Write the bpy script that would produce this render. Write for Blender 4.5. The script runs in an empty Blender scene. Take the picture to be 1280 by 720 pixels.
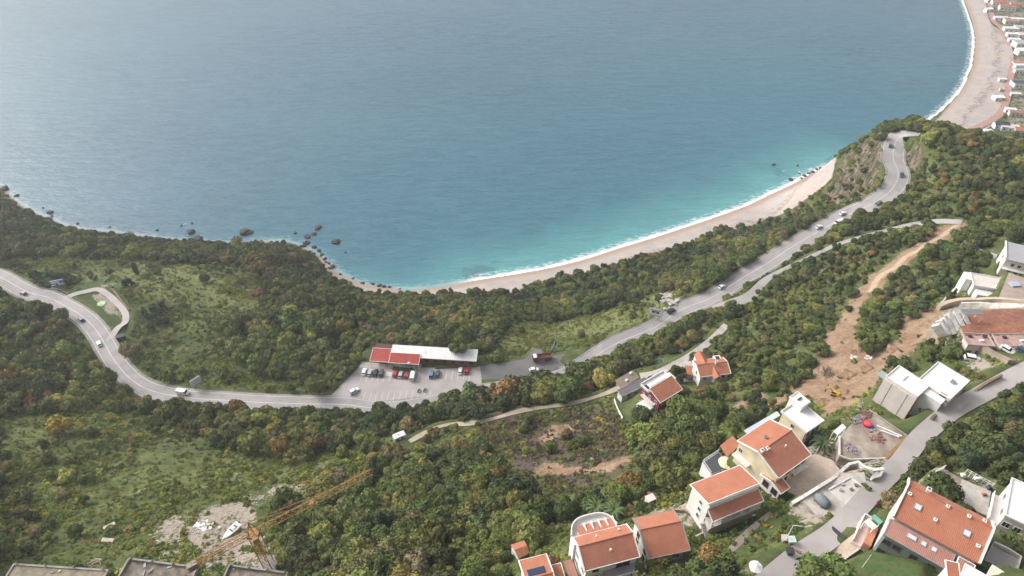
import bpy, bmesh, math, random
import numpy as np
from mathutils import Vector, Matrix
R = math.radians
random.seed(7); RNG = np.random.default_rng(11)
C = bpy.context.scene.collection
SC = bpy.context.scene
# ------------------------------------------------------------------ camera
CAMH = 290.0; PITCH = 41.5
cam = bpy.data.objects.new('camera', bpy.data.cameras.new('camera')); C.objects.link(cam)
cam.location = (0, 0, CAMH); cam.rotation_euler = (R(90 - PITCH), 0, 0)
cam.data.sensor_width = 36; cam.data.lens = 24.0
cam.data.clip_start = 1; cam.data.clip_end = 40000
SC.camera = cam
# ------------------------------------------------------------------ world and sun
SUN_EL, SUN_AZ = 36, -62          # azimuth from +Y (seaward), negative = left of the view
wd = bpy.data.worlds.new('World'); SC.world = wd; wd.use_nodes = True
nt = wd.node_tree; bg = nt.nodes['Background']
sky = nt.nodes.new('ShaderNodeTexSky'); sky.sky_type = 'NISHITA'; sky.sun_disc = False
sky.sun_elevation = R(SUN_EL); sky.sun_rotation = R(SUN_AZ)
sky.air_density = 1.0; sky.dust_density = 5.0; sky.ozone_density = 1.0; sky.altitude = 200
desat = nt.nodes.new('ShaderNodeHueSaturation'); desat.inputs['Saturation'].default_value = 0.24
nt.links.new(sky.outputs[0], desat.inputs['Color']); nt.links.new(desat.outputs[0], bg.inputs['Color'])
bg.inputs['Strength'].default_value = 0.15
sl = bpy.data.lights.new('sun', 'SUN'); sl.energy = 1.35; sl.angle = R(28); sl.color = (1, .94, .86)
so = bpy.data.objects.new('sun', sl); C.objects.link(so)
so.rotation_euler = (R(90 - SUN_EL), 0, R(180 - SUN_AZ)); so.location = (0, 0, 600)
SC.view_settings.view_transform = 'Standard'; SC.view_settings.look = 'None'
SC.view_settings.exposure = 0.64; SC.view_settings.gamma = 1; SC.view_settings.use_curve_mapping = False
HAZE = .00020
SC.cycles.max_bounces = 5; SC.cycles.diffuse_bounces = 2; SC.cycles.glossy_bounces = 2
SC.cycles.transparent_max_bounces = 4; SC.cycles.volume_bounces = 0
# ------------------------------------------------------------------ picture <-> place (surveying helpers)
cp, sp = math.cos(R(PITCH)), math.sin(R(PITCH))
FW = np.array([0, cp, -sp]); UPV = np.array([0, sp, cp]); RT = np.array([1.0, 0, 0]); CAM = np.array([0, 0, CAMH])
FPX = 1280 * 24 / 36
def rays(px, py):
    px = np.asarray(px, float); py = np.asarray(py, float)
    return FW + ((px - 640) / FPX)[..., None] * RT + ((360 - py) / FPX)[..., None] * UPV
def Wz(px, py, z):
    d = rays(px, py); t = (np.asarray(z, float) - CAMH) / d[..., 2]
    return CAM + d * t[..., None]
def project(P):
    v = np.asarray(P, float) - CAM; dep = v @ FW
    return 640 + FPX * (v @ RT) / dep, 360 - FPX * (v @ UPV) / dep, dep
def catmull(P, step):
    P = np.asarray(P, float); out = []
    Q = np.vstack([2 * P[0] - P[1], P, 2 * P[-1] - P[-2]])
    for i in range(1, len(Q) - 2):
        a, b, c, d = Q[i - 1], Q[i], Q[i + 1], Q[i + 2]
        n = max(1, int(np.linalg.norm((c - b)[:2]) / step))
        for k in range(n):
            t = k / n
            out.append(.5 * ((2 * b) + (c - a) * t + (2 * a - 5 * b + 4 * c - d) * t * t + (3 * b - a - 3 * c + d) * t ** 3))
    out.append(P[-1]); return np.array(out)
def inside(X, Y, poly):
    r = np.zeros(X.shape, bool); n = len(poly)
    for i in range(n):
        x0, y0 = poly[i][:2]; x1, y1 = poly[(i + 1) % n][:2]
        if y0 == y1: continue
        r ^= ((y0 > Y) != (y1 > Y)) & (X < (x1 - x0) * (Y - y0) / (y1 - y0) + x0)
    return r
def distpoly(X, Y, L, closed=False):
    """distance to a polyline, and the parameter (index) of the nearest point"""
    best = np.full(X.shape, 1e9); par = np.zeros(X.shape)
    m = len(L) if closed else len(L) - 1
    for i in range(m):
        a = L[i][:2]; b = L[(i + 1) % len(L)][:2]; ab = b - a; q = max(ab @ ab, 1e-9)
        t = np.clip(((X - a[0]) * ab[0] + (Y - a[1]) * ab[1]) / q, 0, 1)
        d = (X - a[0] - t * ab[0]) ** 2 + (Y - a[1] - t * ab[1]) ** 2
        w = d < best; best[w] = d[w]; par[w] = i + t[w]
    return np.sqrt(best), par
def sstep(a, b, x):
    t = np.clip((x - a) / (b - a), 0, 1); return t * t * (3 - 2 * t)
# ------------------------------------------------------------------ lie of the land
SHORE_PX = [(-60, 215), (-20, 228), (0, 233), (15, 248), (37, 264), (62, 274), (85, 284), (110, 288), (140, 291), (175, 296), (217, 301), (250, 304), (300, 305), (325, 303), (357, 303), (377, 309), (392, 316), (404, 325), (416, 337), (430, 347), (445, 353), (460, 357), (478, 360), (495, 362), (510, 363), (530, 362), (545, 360), (570, 356), (595, 351), (640, 344), (690, 335), (740, 322), (770, 312), (800, 303), (850, 287), (900, 270), (935, 257), (960, 245), (992, 230), (1010, 220), (1024, 213), (1037, 208), (1052, 202), (1072, 190), (1098, 176), (1125, 165), (1145, 159), (1158, 153), (1170, 145), (1183, 134), (1195, 122), (1205, 108), (1211, 95), (1216, 82), (1218, 68), (1219, 50), (1217, 35), (1213, 22), (1208, 8), (1200, -8), (1185, -25), (1150, -50), (1080, -75)]
_s = np.array(SHORE_PX, float); SH = catmull(Wz(_s[:, 0], _s[:, 1], 0), 6)[:, :2]
SHD = SH[:]
LAND = np.vstack([[-900, SH[0, 1] - 60 + 300], SH, [SH[-1, 0] + 100, 1900], [3000, 1900], [3000, -600], [-900, -600]])
CP = [  # (px, py, height) read off the picture with the sizes of cars and houses
 (0,346,62),(60,372,63),(112,403,65),(139,446,66),(187,488,67),(280,501,67),(360,503,67),(430,504,67),(550,485,67),(690,471,68),(757,435,69),(820,408,70),(890,372,73),(960,328,77),(1027,287,82),(1095,252,90),(1120,222,94),(1117,190,96),(1135,172,96),
 (1205,277,108),(1175,277,106),(1095,290,97),(1047,305,90),(990,328,83),(905,385,74),
 (1152,162,92),(1200,172,96),(1275,190,100),(1200,215,111),(1160,210,104),(1270,240,115),(1230,280,114),(1150,260,101),(1270,330,125),
 (1044,197,38),(1058,189,52),(1072,182,64),(1085,167,82),(1098,160,88),(1112,158,90),(1130,157,90),(1060,230,45),(1020,260,25),(1090,215,76),(1075,240,72),
 (960,300,42),(960,272,3),(1035,227,5),(850,330,14),(850,306,3),(850,360,44),(700,380,18),(700,350,3),(700,420,43),(770,400,46),(690,452,64),(620,400,42),(640,366,3),
 (430,470,67),(590,455,67),(600,470,67),(480,440,67),(530,438,66),(540,418,50),(540,390,26),(540,368,3),(470,420,52),(430,440,60),(470,366,3),
 (400,420,57),(380,380,50),(330,350,42),(400,350,18),(340,315,12),(250,330,30),(200,370,58),(250,420,60),(300,460,62),(100,310,33),(50,300,32),(100,340,54),(0,300,45),(30,270,10),(180,320,30),(280,380,52),(150,370,62),
 (60,450,73),(0,420,73),(0,500,88),(100,550,94),(200,530,84),(50,640,109),(150,620,106),(290,664,114),(200,680,117),(100,700,119),(0,700,122),(300,710,120),(250,570,95),(380,600,104),(450,560,98),(400,540,88),(300,525,80),
 (550,600,111),(500,680,128),(430,700,130),(600,710,140),(600,525,95),(520,545,95),(690,510,93),(750,495,92),(640,490,80),(700,570,109),(700,620,124),(650,660,137),(780,540,105),
 (755,715,155),(672,715,150),(700,690,147),(828,690,154),(905,660,152),(870,610,140),(960,600,147),(900,575,138),(1000,545,139),(960,540,131),(1085,560,143),(1060,590,149),(1100,600,152),(1020,630,154),(930,650,154),(950,690,158),
 (1150,525,144),(1110,500,138),(1050,500,128),(1000,500,122),(1200,470,141),(1220,450,141),(1240,420,139),(1180,440,131),(1280,440,142),(1060,420,115),(1110,440,122),(1000,470,113),(950,460,107),(900,490,106),(820,515,105),(880,470,99),(850,420,80),(900,420,84),(780,475,90),(880,540,121),(840,570,126),(940,400,86),(1280,370,133),(1190,360,119),(1150,360,114),(1240,345,124),(1120,330,106),(1060,350,98),
 (1000,680,160),(1060,640,158),(960,718,165),(1120,570,150),(1170,650,168),(1080,690,168),(1160,540,147),(1200,510,145),(1270,470,145),(1230,600,162),(1250,640,168),(1200,710,175),(1275,710,178),(1250,550,155),(1100,620,157)]
_c = np.array(CP, float); _w = Wz(_c[:, 0], _c[:, 1], _c[:, 2])
FREE = [(300,450,30),(250,455,28),(350,420,40),(360,480,8),(290,500,6),(420,440,20),(480,520,5),(420,560,3),(520,700,4),(600,600,6),(500,430,25),(600,480,22),(700,800,8),(640,950,20),(760,900,60),(760,600,70),(650,400,95),(420,300,125),(420,200,150),(600,200,190),
        (150,0,205),(0,20,185),(-120,30,160),(-250,60,140),(-350,150,100),(-400,230,66),(-420,330,50),(-430,60,140),(0,-60,215),(250,-40,230),(-250,-60,190),(250,60,185),(400,60,200),
        (720,1050,60),(800,750,80),(-500,400,20),(-500,0,150)]
PT = np.vstack([_w, FREE]); _k = SHD[::4]; PT = np.vstack([PT, np.c_[_k, np.zeros(len(_k))]])
def _phi(r2): return np.where(r2 > 1e-9, r2 * np.log(r2 + 1e-12), 0)
_S = 100.0; _x = PT[:, :2] / _S
_K = _phi(((_x[:, None] - _x[None]) ** 2).sum(-1)) + np.eye(len(_x)) * .012
_P = np.c_[np.ones(len(_x)), _x]; _A = np.block([[_K, _P], [_P.T, np.zeros((3, 3))]])
_sol = np.linalg.solve(_A, np.r_[PT[:, 2], 0, 0, 0])
def tps(X, Y):
    s = X.shape; q = np.c_[X.ravel(), Y.ravel()] / _S; out = np.empty(len(q))
    for i in range(0, len(q), 40000):
        b = q[i:i + 40000]; r2 = ((b[:, None] - _x[None]) ** 2).sum(-1)
        out[i:i + 40000] = _phi(r2) @ _sol[:-3] + _sol[-3] + b @ _sol[-2:]
    return out.reshape(s)
gx = np.r_[np.arange(-520, -330, 4), np.arange(-330, 330, 1.0), np.arange(330, 860, 3)]
gy = np.r_[np.arange(-120, 40, 4), np.arange(40, 470, 1.0), np.arange(470, 1200, 4)]
_cx = np.arange(-524, 866, 3.0); _cy = np.arange(-124, 1206, 3.0); _CH = tps(*np.meshgrid(_cx, _cy))
def bil(ax, ay, G, X, Y):
    i = np.clip(np.searchsorted(ax, X, 'right') - 1, 0, len(ax) - 2); j = np.clip(np.searchsorted(ay, Y, 'right') - 1, 0, len(ay) - 2)
    u = np.clip((X - ax[i]) / (ax[i + 1] - ax[i]), 0, 1); v = np.clip((Y - ay[j]) / (ay[j + 1] - ay[j]), 0, 1)
    return (G[j, i] * (1 - u) + G[j, i + 1] * u) * (1 - v) + (G[j + 1, i] * (1 - u) + G[j + 1, i + 1] * u) * v
GX, GY = np.meshgrid(gx, gy); HT = bil(_cx, _cy, _CH, GX, GY)
def vnoise(X, Y, s, seed=0):
    r = np.random.default_rng(seed).random((256, 256)); x = X / s; y = Y / s
    i = np.floor(x).astype(int); j = np.floor(y).astype(int); u = x - i; v = y - j; u = u * u * (3 - 2 * u); v = v * v * (3 - 2 * v)
    g = lambda a, b: r[b % 256, a % 256]
    return (g(i, j) * (1 - u) + g(i + 1, j) * u) * (1 - v) + (g(i, j + 1) * (1 - u) + g(i + 1, j + 1) * u) * v - .5
_isl = inside(GX, GY, LAND); _d = distpoly(GX, GY, SHD)[0]; SD = np.where(_isl, _d, -_d)
beachy = 1 - np.exp(-(np.maximum(SD, 0) / 14) ** 2)
HT = np.where(SD > 0, np.maximum(HT, 1.2) * beachy + (.3 + SD * .13) * (1 - beachy), np.maximum(SD * .15, -9))
HT = np.where(SD > 0, np.maximum(HT, np.minimum(SD * .13, 2.5)), HT)
def hgt(X, Y): return bil(gx, gy, HT, np.asarray(X, float), np.asarray(Y, float))
def G(px, py):
    """where the line of sight through a picture point meets the ground"""
    px = np.atleast_1d(np.asarray(px, float)); py = np.atleast_1d(np.asarray(py, float)); d = rays(px, py)
    t = np.full(px.shape, 60.0); lo = t.copy(); done = np.zeros(px.shape, bool)
    for k in range(900):
        P = CAM + d * t[:, None]; hit = (P[:, 2] <= np.maximum(hgt(P[:, 0], P[:, 1]), 0)) & ~done
        done |= hit; t = np.where(done, t, t + 1.5)
        if done.all(): break
    lo = t - 1.5; hi = t
    for k in range(14):
        m = (lo + hi) / 2; P = CAM + d * m[:, None]; b = P[:, 2] <= np.maximum(hgt(P[:, 0], P[:, 1]), 0)
        hi = np.where(b, m, hi); lo = np.where(b, lo, m)
    return CAM + d * hi[:, None]
def G1(px, py): return G([px], [py])[0]
def Gl(L): a = np.array(L, float); return G(a[:, 0], a[:, 1])
# ------------------------------------------------------------------ roads, pads: cut into the slope
BUILT = np.zeros(GX.shape)
def smooth1(z, n):
    z = np.array(z, float)
    for _ in range(n): z[1:-1] = (z[:-2] + 2 * z[1:-1] + z[2:]) / 4
    return z
def road_line(L, step=2.0, n=60):
    P = catmull(Gl(L), step); P[:, 2] = smooth1(P[:, 2], n); P[:, 0] = smooth1(P[:, 0], 4); P[:, 1] = smooth1(P[:, 1], 4); return P
def cut_road(P, hw, shoulder=5.0, drop=.12):
    global HT
    m = (GX > P[:, 0].min() - 20) & (GX < P[:, 0].max() + 20) & (GY > P[:, 1].min() - 20) & (GY < P[:, 1].max() + 20)
    X = GX[m]; Y = GY[m]; d, par = distpoly(X, Y, P); i = np.clip(par.astype(int), 0, len(P) - 2)
    z = P[i, 2] + (P[i + 1, 2] - P[i, 2]) * (par - i) - drop
    w = 1 - sstep(hw + .8, hw + shoulder, d); HT[m] = HT[m] * (1 - w) + z * w; BUILT[m] = np.maximum(BUILT[m], 1 - sstep(hw + .6, hw + 2.5, d))
def cut_pad(poly, z, soft=4.0, grow=.8):
    global HT
    poly = np.asarray(poly)[:, :2]
    m = (GX > poly[:, 0].min() - 12) & (GX < poly[:, 0].max() + 12) & (GY > poly[:, 1].min() - 12) & (GY < poly[:, 1].max() + 12)
    X = GX[m]; Y = GY[m]; d = distpoly(X, Y, poly, True)[0]; d = np.where(inside(X, Y, poly), -d, d)
    w = 1 - sstep(grow, soft, d); HT[m] = HT[m] * (1 - w) + z * w; BUILT[m] = np.maximum(BUILT[m], 1 - sstep(grow, grow + 1.5, d))
MAIN_PX = [(-40,333),(-15,341),(0,346),(16,355),(37,366),(60,372),(81,382),(97,391),(112,403),(124,418),(132,432),(140,446),(151,461),(167,477),(190,489),(215,494),(245,498),(285,501),(330,503),(380,504),(430,504),(480,503),(540,496),(600,483),(650,476),(690,470),(725,455),(757,436),(785,423),(820,408),(850,390),(890,371),(925,350),(960,328),(990,309),(1027,287),(1060,270),(1095,252),(1118,232),(1124,214),(1117,197),(1116,185),(1124,176),(1140,169.5),(1147,170)]
SIDE_PX = [(893,388),(915,380),(938,370),(955,352),(978,338),(1020,318),(1047,306),(1095,291),(1140,281),(1175,277),(1202,278)]
VILL_PX = [(950,742),(965,728),(1000,697),(1045,664),(1077,629),(1100,604),(1124,580),(1138,562),(1150,547),(1187,516),(1202,507),(1236,488),(1268,470),(1300,455)]
PATH_PX = [(512,552),(530,543),(555,533),(585,529),(615,523),(650,514),(690,508),(725,502),(757,492),(775,484)]
LANE_PX = [(800,470),(820,466),(850,452),(875,436),(895,420),(908,406)]
HAIR_PX = [(80,375),(92,371),(108,368),(124,364),(136,370),(148,380),(157,392),(157,402),(150,411),(143,420),(136,428)]
MAIN = road_line(MAIN_PX, 2, 80); SIDE = road_line(SIDE_PX, 2, 40); VILL = road_line(VILL_PX, 2, 60)
PATH = road_line(PATH_PX, 2, 30); LANE = road_line(LANE_PX, 2, 30); HAIR = road_line(HAIR_PX, 1.5, 30)
PARK_Z = 67.0
_px = project(MAIN)[0]; _m = sstep(330, 400, _px) * (1 - sstep(700, 780, _px)); MAIN[:, 2] = MAIN[:, 2] * (1 - _m) + 67.02 * _m
PARK = Wz(*np.array([(453,452),(446,462),(412,496),(425,501),(470,502),(545,494),(602,480),(602,475),(600,458),(520,460),(497,457)], float).T, PARK_Z)
YARD = Wz(*np.array([(600,458),(655,449),(668,436),(677,437),(680,446),(718,441),(735,446),(700,462),(640,474),(602,475)], float).T, PARK_Z)
cut_road(SIDE, 1.0, 4); cut_road(VILL, 2.2, 5); cut_road(PATH, 1.0, 3.5); cut_road(LANE, 1.2, 3)
cut_pad(np.vstack([PARK, Wz(*np.array([(458,440),(600,446)], float).T, PARK_Z)])[[0,1,2,3,4,5,6,7,8,12,11]], PARK_Z - .12, 5)
cut_pad(YARD, PARK_Z - .12, 5)
cut_road(MAIN, 4.6, 7.5); cut_road(HAIR, 2.2, 3.5)
_lz = float(np.mean(HAIR[:, 2])); cut_pad(HAIR[:, :2], _lz - .1, 5, .3); _e = [MAIN[int(np.argmin(np.hypot(MAIN[:, 0] - q[0], MAIN[:, 1] - q[1]))), 2] for q in (HAIR[0], HAIR[-1])]; _n = len(HAIR); HAIR[:, 2] = np.interp(np.arange(_n), [0, _n * .2, _n * .8, _n], [_e[0], _lz, _lz, _e[1]]); cut_road(HAIR, 1.8, 5, .14); cut_road(MAIN, 4.6, 6)
def hpad(L, dz=0, soft=3.5, grow=.8, z=None):
    P = Gl(L); z = P[:, 2].mean() + dz if z is None else z; Q = Wz(*np.array(L, float).T, z); cut_pad(Q, z, soft, grow); return Q, z
# ------------------------------------------------------------------ footprints of the buildings (eave corners read at eave height)
def rect4(P4, z):
    """best rectangle through four surveyed corners: far-left, far-right, near-right, near-left"""
    Q = Wz(*np.array(P4, float).T, z)[:, :2]; c = Q.mean(0); ex = (Q[1] - Q[0]) + (Q[2] - Q[3]); ex /= np.linalg.norm(ex); ey = np.array([-ex[1], ex[0]])
    if ey @ (Q[0] + Q[1] - Q[2] - Q[3]) < 0: ey = -ey
    L = (abs((Q[1] - Q[0]) @ ex) + abs((Q[2] - Q[3]) @ ex)) / 2; D = (abs((Q[0] - Q[3]) @ ey) + abs((Q[1] - Q[2]) @ ey)) / 2
    return dict(c=c, ex=ex, ey=ey, L=L, D=D, rz=math.atan2(ex[1], ex[0]), ze=z)
def foot(r, g=0):
    a, b = r['L'] / 2 + g, r['D'] / 2 + g
    return np.array([r['c'] + r['ex'] * i * a + r['ey'] * j * b for i, j in ((-1, 1), (1, 1), (1, -1), (-1, -1))])
def site(name, P4, zb, h, pad=True, g=-.4, soft=3):
    r = rect4(P4, zb + h); r['zb'] = zb; r['h'] = h
    if pad: cut_pad(foot(r, g), zb, soft)
    SITES[name] = r
    return r
SITES = {}
site('round', [(717.8,672),(783.8,655),(799,697),(728.9,715)], 155, 8)
site('plain', [(791,649),(840.5,637),(864,689),(810,698.5)], 155, 5.5)
site('white3', [(861,606),(923.8,582.5),(957,622),(893.8,649)], 149.5, 9)
site('yellow', [(919,552),(959,527),(1017,566),(975,597.5)], 147, 8)
site('wing', [(950,592.5),(962,586),(986,610),(976,619)], 147.5, 4)
site('flatw', [(976.7,513.3),(1000.5,499),(1027,528),(1007,543.3)], 138.5, 6.5)
site('block_a', [(1107,471),(1123.6,456.5),(1162,483),(1146,497)], 140, 9.5)
site('block_b', [(1149,473),(1173,452),(1211,477.5),(1187,501)], 141, 9)
site('long', [(1136,599),(1240.8,654),(1222,704),(1115,646)], 165, 11)
site('right', [(1263.4,598),(1310,617),(1303,668),(1256,644)], 166, 8)
site('villa_red', [(806,477),(831,464),(851,487),(818,509)], 101, 6)
site('villa_cross', [(866,451),(903,447),(914,467),(874,472)], 99, 6)
site('solar', [(646,702),(680,693),(700,738),(664,747)], 153, 6)
site('restaurant', [(490,432),(596.8,439.7),(596,451),(489,446)], 67, 4.2, soft=2)
site('grey_top', [(1258,304.5),(1300,314),(1296,333),(1255,322)], 124, 8)
site('terrace_white', [(1213,342),(1256,348),(1252,364),(1216,356)], 124, 5)
site('ruin_l', [(11,704),(127,712),(122,760),(-5,752)], 120, 6); site('ruin_m', [(161,698),(243,709),(236,750),(140,738)], 120, 6); site('ruin_r', [(284,706),(356,716),(352,756),(272,746)], 120, 5)
site('shed', [(768,477),(790.5,463),(800,472),(778,484)], 90, 3.5); site('lower_flat', [(772,487),(808,471),(812,480),(776,497)], 93, 4)
site('small_right', [(1186,705),(1201,708),(1196,735),(1178,730)], 172, 5)
_slab = Gl([(1049,546),(1085,514),(1134,547),(1106,574),(1063,576),(1049,571)]); SLAB_Z = 146.5; SLAB = Wz(*np.array([(1049,546),(1066,528),(1086,513),(1134.7,546.5),(1106,574),(1063,575.6),(1049,571)], float).T, SLAB_Z); cut_pad(SLAB, 143.5, 3)
COURT = Wz(*np.array([(990,585),(1018,567),(1040,575),(1052,590),(1026,610),(1002,622),(985,615),(978,603)], float).T, 149.0); cut_pad(COURT, 148.9, 2)
TERR_Z = 140.0; SOIL = Wz(*np.array([(1200,388),(1290,386),(1290,418),(1206,418),(1198,405)], float).T, TERR_Z + 1.5); cut_pad(SOIL, TERR_Z + 1.5, 3)
TANKYARD = Wz(*np.array([(1002,624),(1028,611),(1056,592),(1080,590),(1084,606),(1054,637),(1030,654)], float).T, 155.0); cut_pad(TANKYARD, 154.9, 2)

YQ0 = Gl([(1203,600),(1238,614),(1233,642),(1194,624)]); YZ = YQ0[:, 2].mean() + .3; YQ = Wz(*np.array([(1203,599),(1239,614),(1234,645),(1194,626)], float).T, YZ); YB = Wz(*np.array([(1168,590),(1178,585),(1203,599),(1195,624),(1172,611)], float).T, YZ - .2)
cut_pad(YQ, YZ - .15, 3); cut_pad(YB, YZ - .35, 2); CY = Wz(*np.array([(1240,681),(1274,699),(1266,717),(1230,700)], float).T, 172.0); cut_pad(CY, 171.8, 3)
FCZ = G1(1050, 683)[2] + .2; FC = Wz(*np.array([(1071,664),(1037,691),(1056.6,700),(1090,676)], float).T, FCZ); cut_pad(FC, FCZ - .15, 2)
UQ = Gl([(1254,352),(1285,352),(1285,378),(1246,378)]); UZ = UQ[:, 2].mean() + .4; cut_pad(UQ, UZ - .3, 3)
CT = Wz(*np.array([(812,470),(838,460),(856,450),(864,452),(872,462),(868,476),(855,478),(846,470),(836,466),(826,468)], float).T, 96.8); cut_pad(CT, 96.7, 2, .2)
def keepout(L, px=True):
    Q = (Gl(L) if px else np.asarray(L))[:, :2]; m = inside(GX, GY, Q); BUILT[m] = 1
_tk = catmull(Gl([(1197,281),(1176,296),(1161,303),(1147,314),(1132,321),(1118,335),(1101,344),(1088,364)]), 2)
_d = distpoly(GX, GY, _tk)[0]; BUILT = np.maximum(BUILT, 1 - sstep(2.6 + 1.6 * vnoise(GX, GY, 7, 97), 4.4, _d))
keepout([(1165,384),(1219,377),(1300,381),(1300,455),(1262,457),(1238,446),(1195,430),(1160,420),(1163,400)]); keepout([(1196,436),(1225,440),(1235,452),(1250,470),(1240,478),(1205,458)])
keepout([(1210,335),(1256,340),(1290,350),(1290,384),(1246,382),(1212,360)]); keepout([(1224,308),(1300,300),(1300,335),(1240,338)]); keepout([(1000,560),(1040,545),(1120,575),(1100,600),(1060,640),(1010,660),(980,632),(985,600)])
keepout([(1060,700),(1092,676),(1150,712),(1150,725),(1070,725)]); keepout([(765,498),(800,505),(805,528),(778,526)]); keepout([(1163,582),(1180,580),(1245,608),(1237,652),(1188,634)]); keepout([(1028,688),(1060,705),(1095,680),(1082,730),(1025,735)]); keepout([(870,575),(900,560),(918,585),(890,600)]); keepout([(1100,520),(1130,512),(1160,525),(1140,545),(1115,545)])
# ------------------------------------------------------------------ mesh and material helpers
ORIG = {}
class MB:
    def __init__(s): s.v = []; s.f = []; s.m = []
    def poly(s, P, mi=0):
        n = len(s.v); s.v += [tuple(map(float, p)) for p in P]; s.f.append(tuple(range(n, n + len(P)))); s.m.append(mi); return s
    def grid(s, F, mi=0):
        for q in F: s.poly(q, mi)
        return s
    def add(s, V, F, mi=0):
        n = len(s.v); s.v += [tuple(map(float, p)) for p in V]; s.f += [tuple(i + n for i in f) for f in F]; s.m += [mi] * len(F); return s
    def prism(s, P, z0, z1, mi=0):
        """upright prism on a polygon; z0, z1 numbers or one per corner"""
        k = len(P); a = np.asarray(P, float)[:, :2]
        ar = sum(a[i][0] * a[(i + 1) % k][1] - a[(i + 1) % k][0] * a[i][1] for i in range(k))
        z0 = np.broadcast_to(z0, k); z1 = np.broadcast_to(z1, k); o = range(k)
        if ar < 0: a = a[::-1]; z0 = z0[::-1]; z1 = z1[::-1]
        V = [(*a[i], z0[i]) for i in o] + [(*a[i], z1[i]) for i in o]
        return s.add(V, [tuple(reversed(o)), tuple(k + i for i in o)] + [(i, (i + 1) % k, k + (i + 1) % k, k + i) for i in o], mi)
    def box(s, c, d, rz=0, mi=0, ry=0, rx=0):
        M = Matrix.Rotation(rz, 3, 'Z') @ Matrix.Rotation(ry, 3, 'Y') @ Matrix.Rotation(rx, 3, 'X'); c = Vector(c)
        V = [c + M @ Vector((x * d[0] / 2, y * d[1] / 2, z * d[2] / 2)) for z in (-1, 1) for y in (-1, 1) for x in (-1, 1)]
        return s.add(V, [(0, 2, 3, 1), (4, 5, 7, 6), (0, 1, 5, 4), (2, 6, 7, 3), (0, 4, 6, 2), (1, 3, 7, 5)], mi)
    def bar(s, a, b, w, h=None, mi=0):
        a = Vector(a); b = Vector(b); h = h or w; t = (b - a).normalized(); u = t.cross(Vector((0, 0, 1)))
        if u.length < 1e-3: u = Vector((1, 0, 0))
        u.normalize(); v = u.cross(t)
        V = [p + u * (i * w / 2) + v * (j * h / 2) for p in (a, b) for i, j in ((-1, -1), (1, -1), (1, 1), (-1, 1))]
        return s.add(V, [(3, 2, 1, 0), (4, 5, 6, 7)] + [(i, (i + 1) % 4, 4 + (i + 1) % 4, 4 + i) for i in range(4)], mi)
    def tube(s, a, b, r0, r1=None, n=8, mi=0):
        a = Vector(a); b = Vector(b); r1 = r0 if r1 is None else r1; t = (b - a).normalized(); u = t.cross(Vector((.3, .2, 1)))
        if u.length < 1e-3: u = Vector((1, 0, 0))
        u.normalize(); v = u.cross(t); V = []
        for p, r in ((a, r0), (b, r1)):
            V += [p + (u * math.cos(6.2832 * k / n) + v * math.sin(6.2832 * k / n)) * r for k in range(n)]
        return s.add(V, [tuple(reversed(range(n))), tuple(range(n, 2 * n))] + [(k, (k + 1) % n, n + (k + 1) % n, n + k) for k in range(n)], mi)
    def loft(s, rings, mi=0, cap=True):
        n = len(rings[0]); V = [p for r in rings for p in r]; F = []
        for j in range(len(rings) - 1):
            for k in range(n): F.append((j * n + k, j * n + (k + 1) % n, (j + 1) * n + (k + 1) % n, (j + 1) * n + k))
        if cap: F += [tuple(reversed(range(n))), tuple(range(len(V) - n, len(V)))]
        return s.add(V, F, mi)
    def build(s, name, mats, parent=None, smooth=False, world=True):
        me = bpy.data.meshes.new(name); V = np.array(s.v, float)
        o = bpy.data.objects.new(name, me)
        if parent is not None and world and parent.name in ORIG: V = V - ORIG[parent.name]; ORIG[o.name] = ORIG[parent.name]
        me.from_pydata(V.tolist(), [], s.f)
        for m in (mats if isinstance(mats, (list, tuple)) else [mats]): me.materials.append(m)
        me.polygons.foreach_set('material_index', s.m)
        if smooth: me.polygons.foreach_set('use_smooth', [True] * len(s.f))
        me.update(); C.objects.link(o)
        if parent is not None: o.parent = parent; ORIG.setdefault(o.name, ORIG.get(parent.name, np.zeros(3)))
        return o
def tag(o, label=None, cat=None, group=None, kind=None):
    for k, v in (('label', label), ('category', cat), ('group', group), ('kind', kind)):
        if v: o[k] = v
    return o
def thing(name, label, cat, loc=(0, 0, 0), rz=0, group=None):
    o = bpy.data.objects.new(name, None); o.empty_display_size = .5; C.objects.link(o); o.location = loc; o.rotation_euler = (0, 0, rz)
    if rz == 0: ORIG[o.name] = np.array(loc, float)
    return tag(o, label, cat, group)
def dup(root, loc, rz=None, label=None, scale=None, group=None):
    r = root.copy(); C.objects.link(r); r.location = loc
    if rz is not None: r.rotation_euler = (0, 0, rz)
    if scale is not None: r.scale = scale
    if label: r['label'] = label
    if group: r['group'] = group
    for ch in list(root.children):
        c = ch.copy(); C.objects.link(c); c.parent = r
        for g in list(ch.children):
            d = g.copy(); C.objects.link(d); d.parent = c
    return r
MATS = {}
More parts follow.
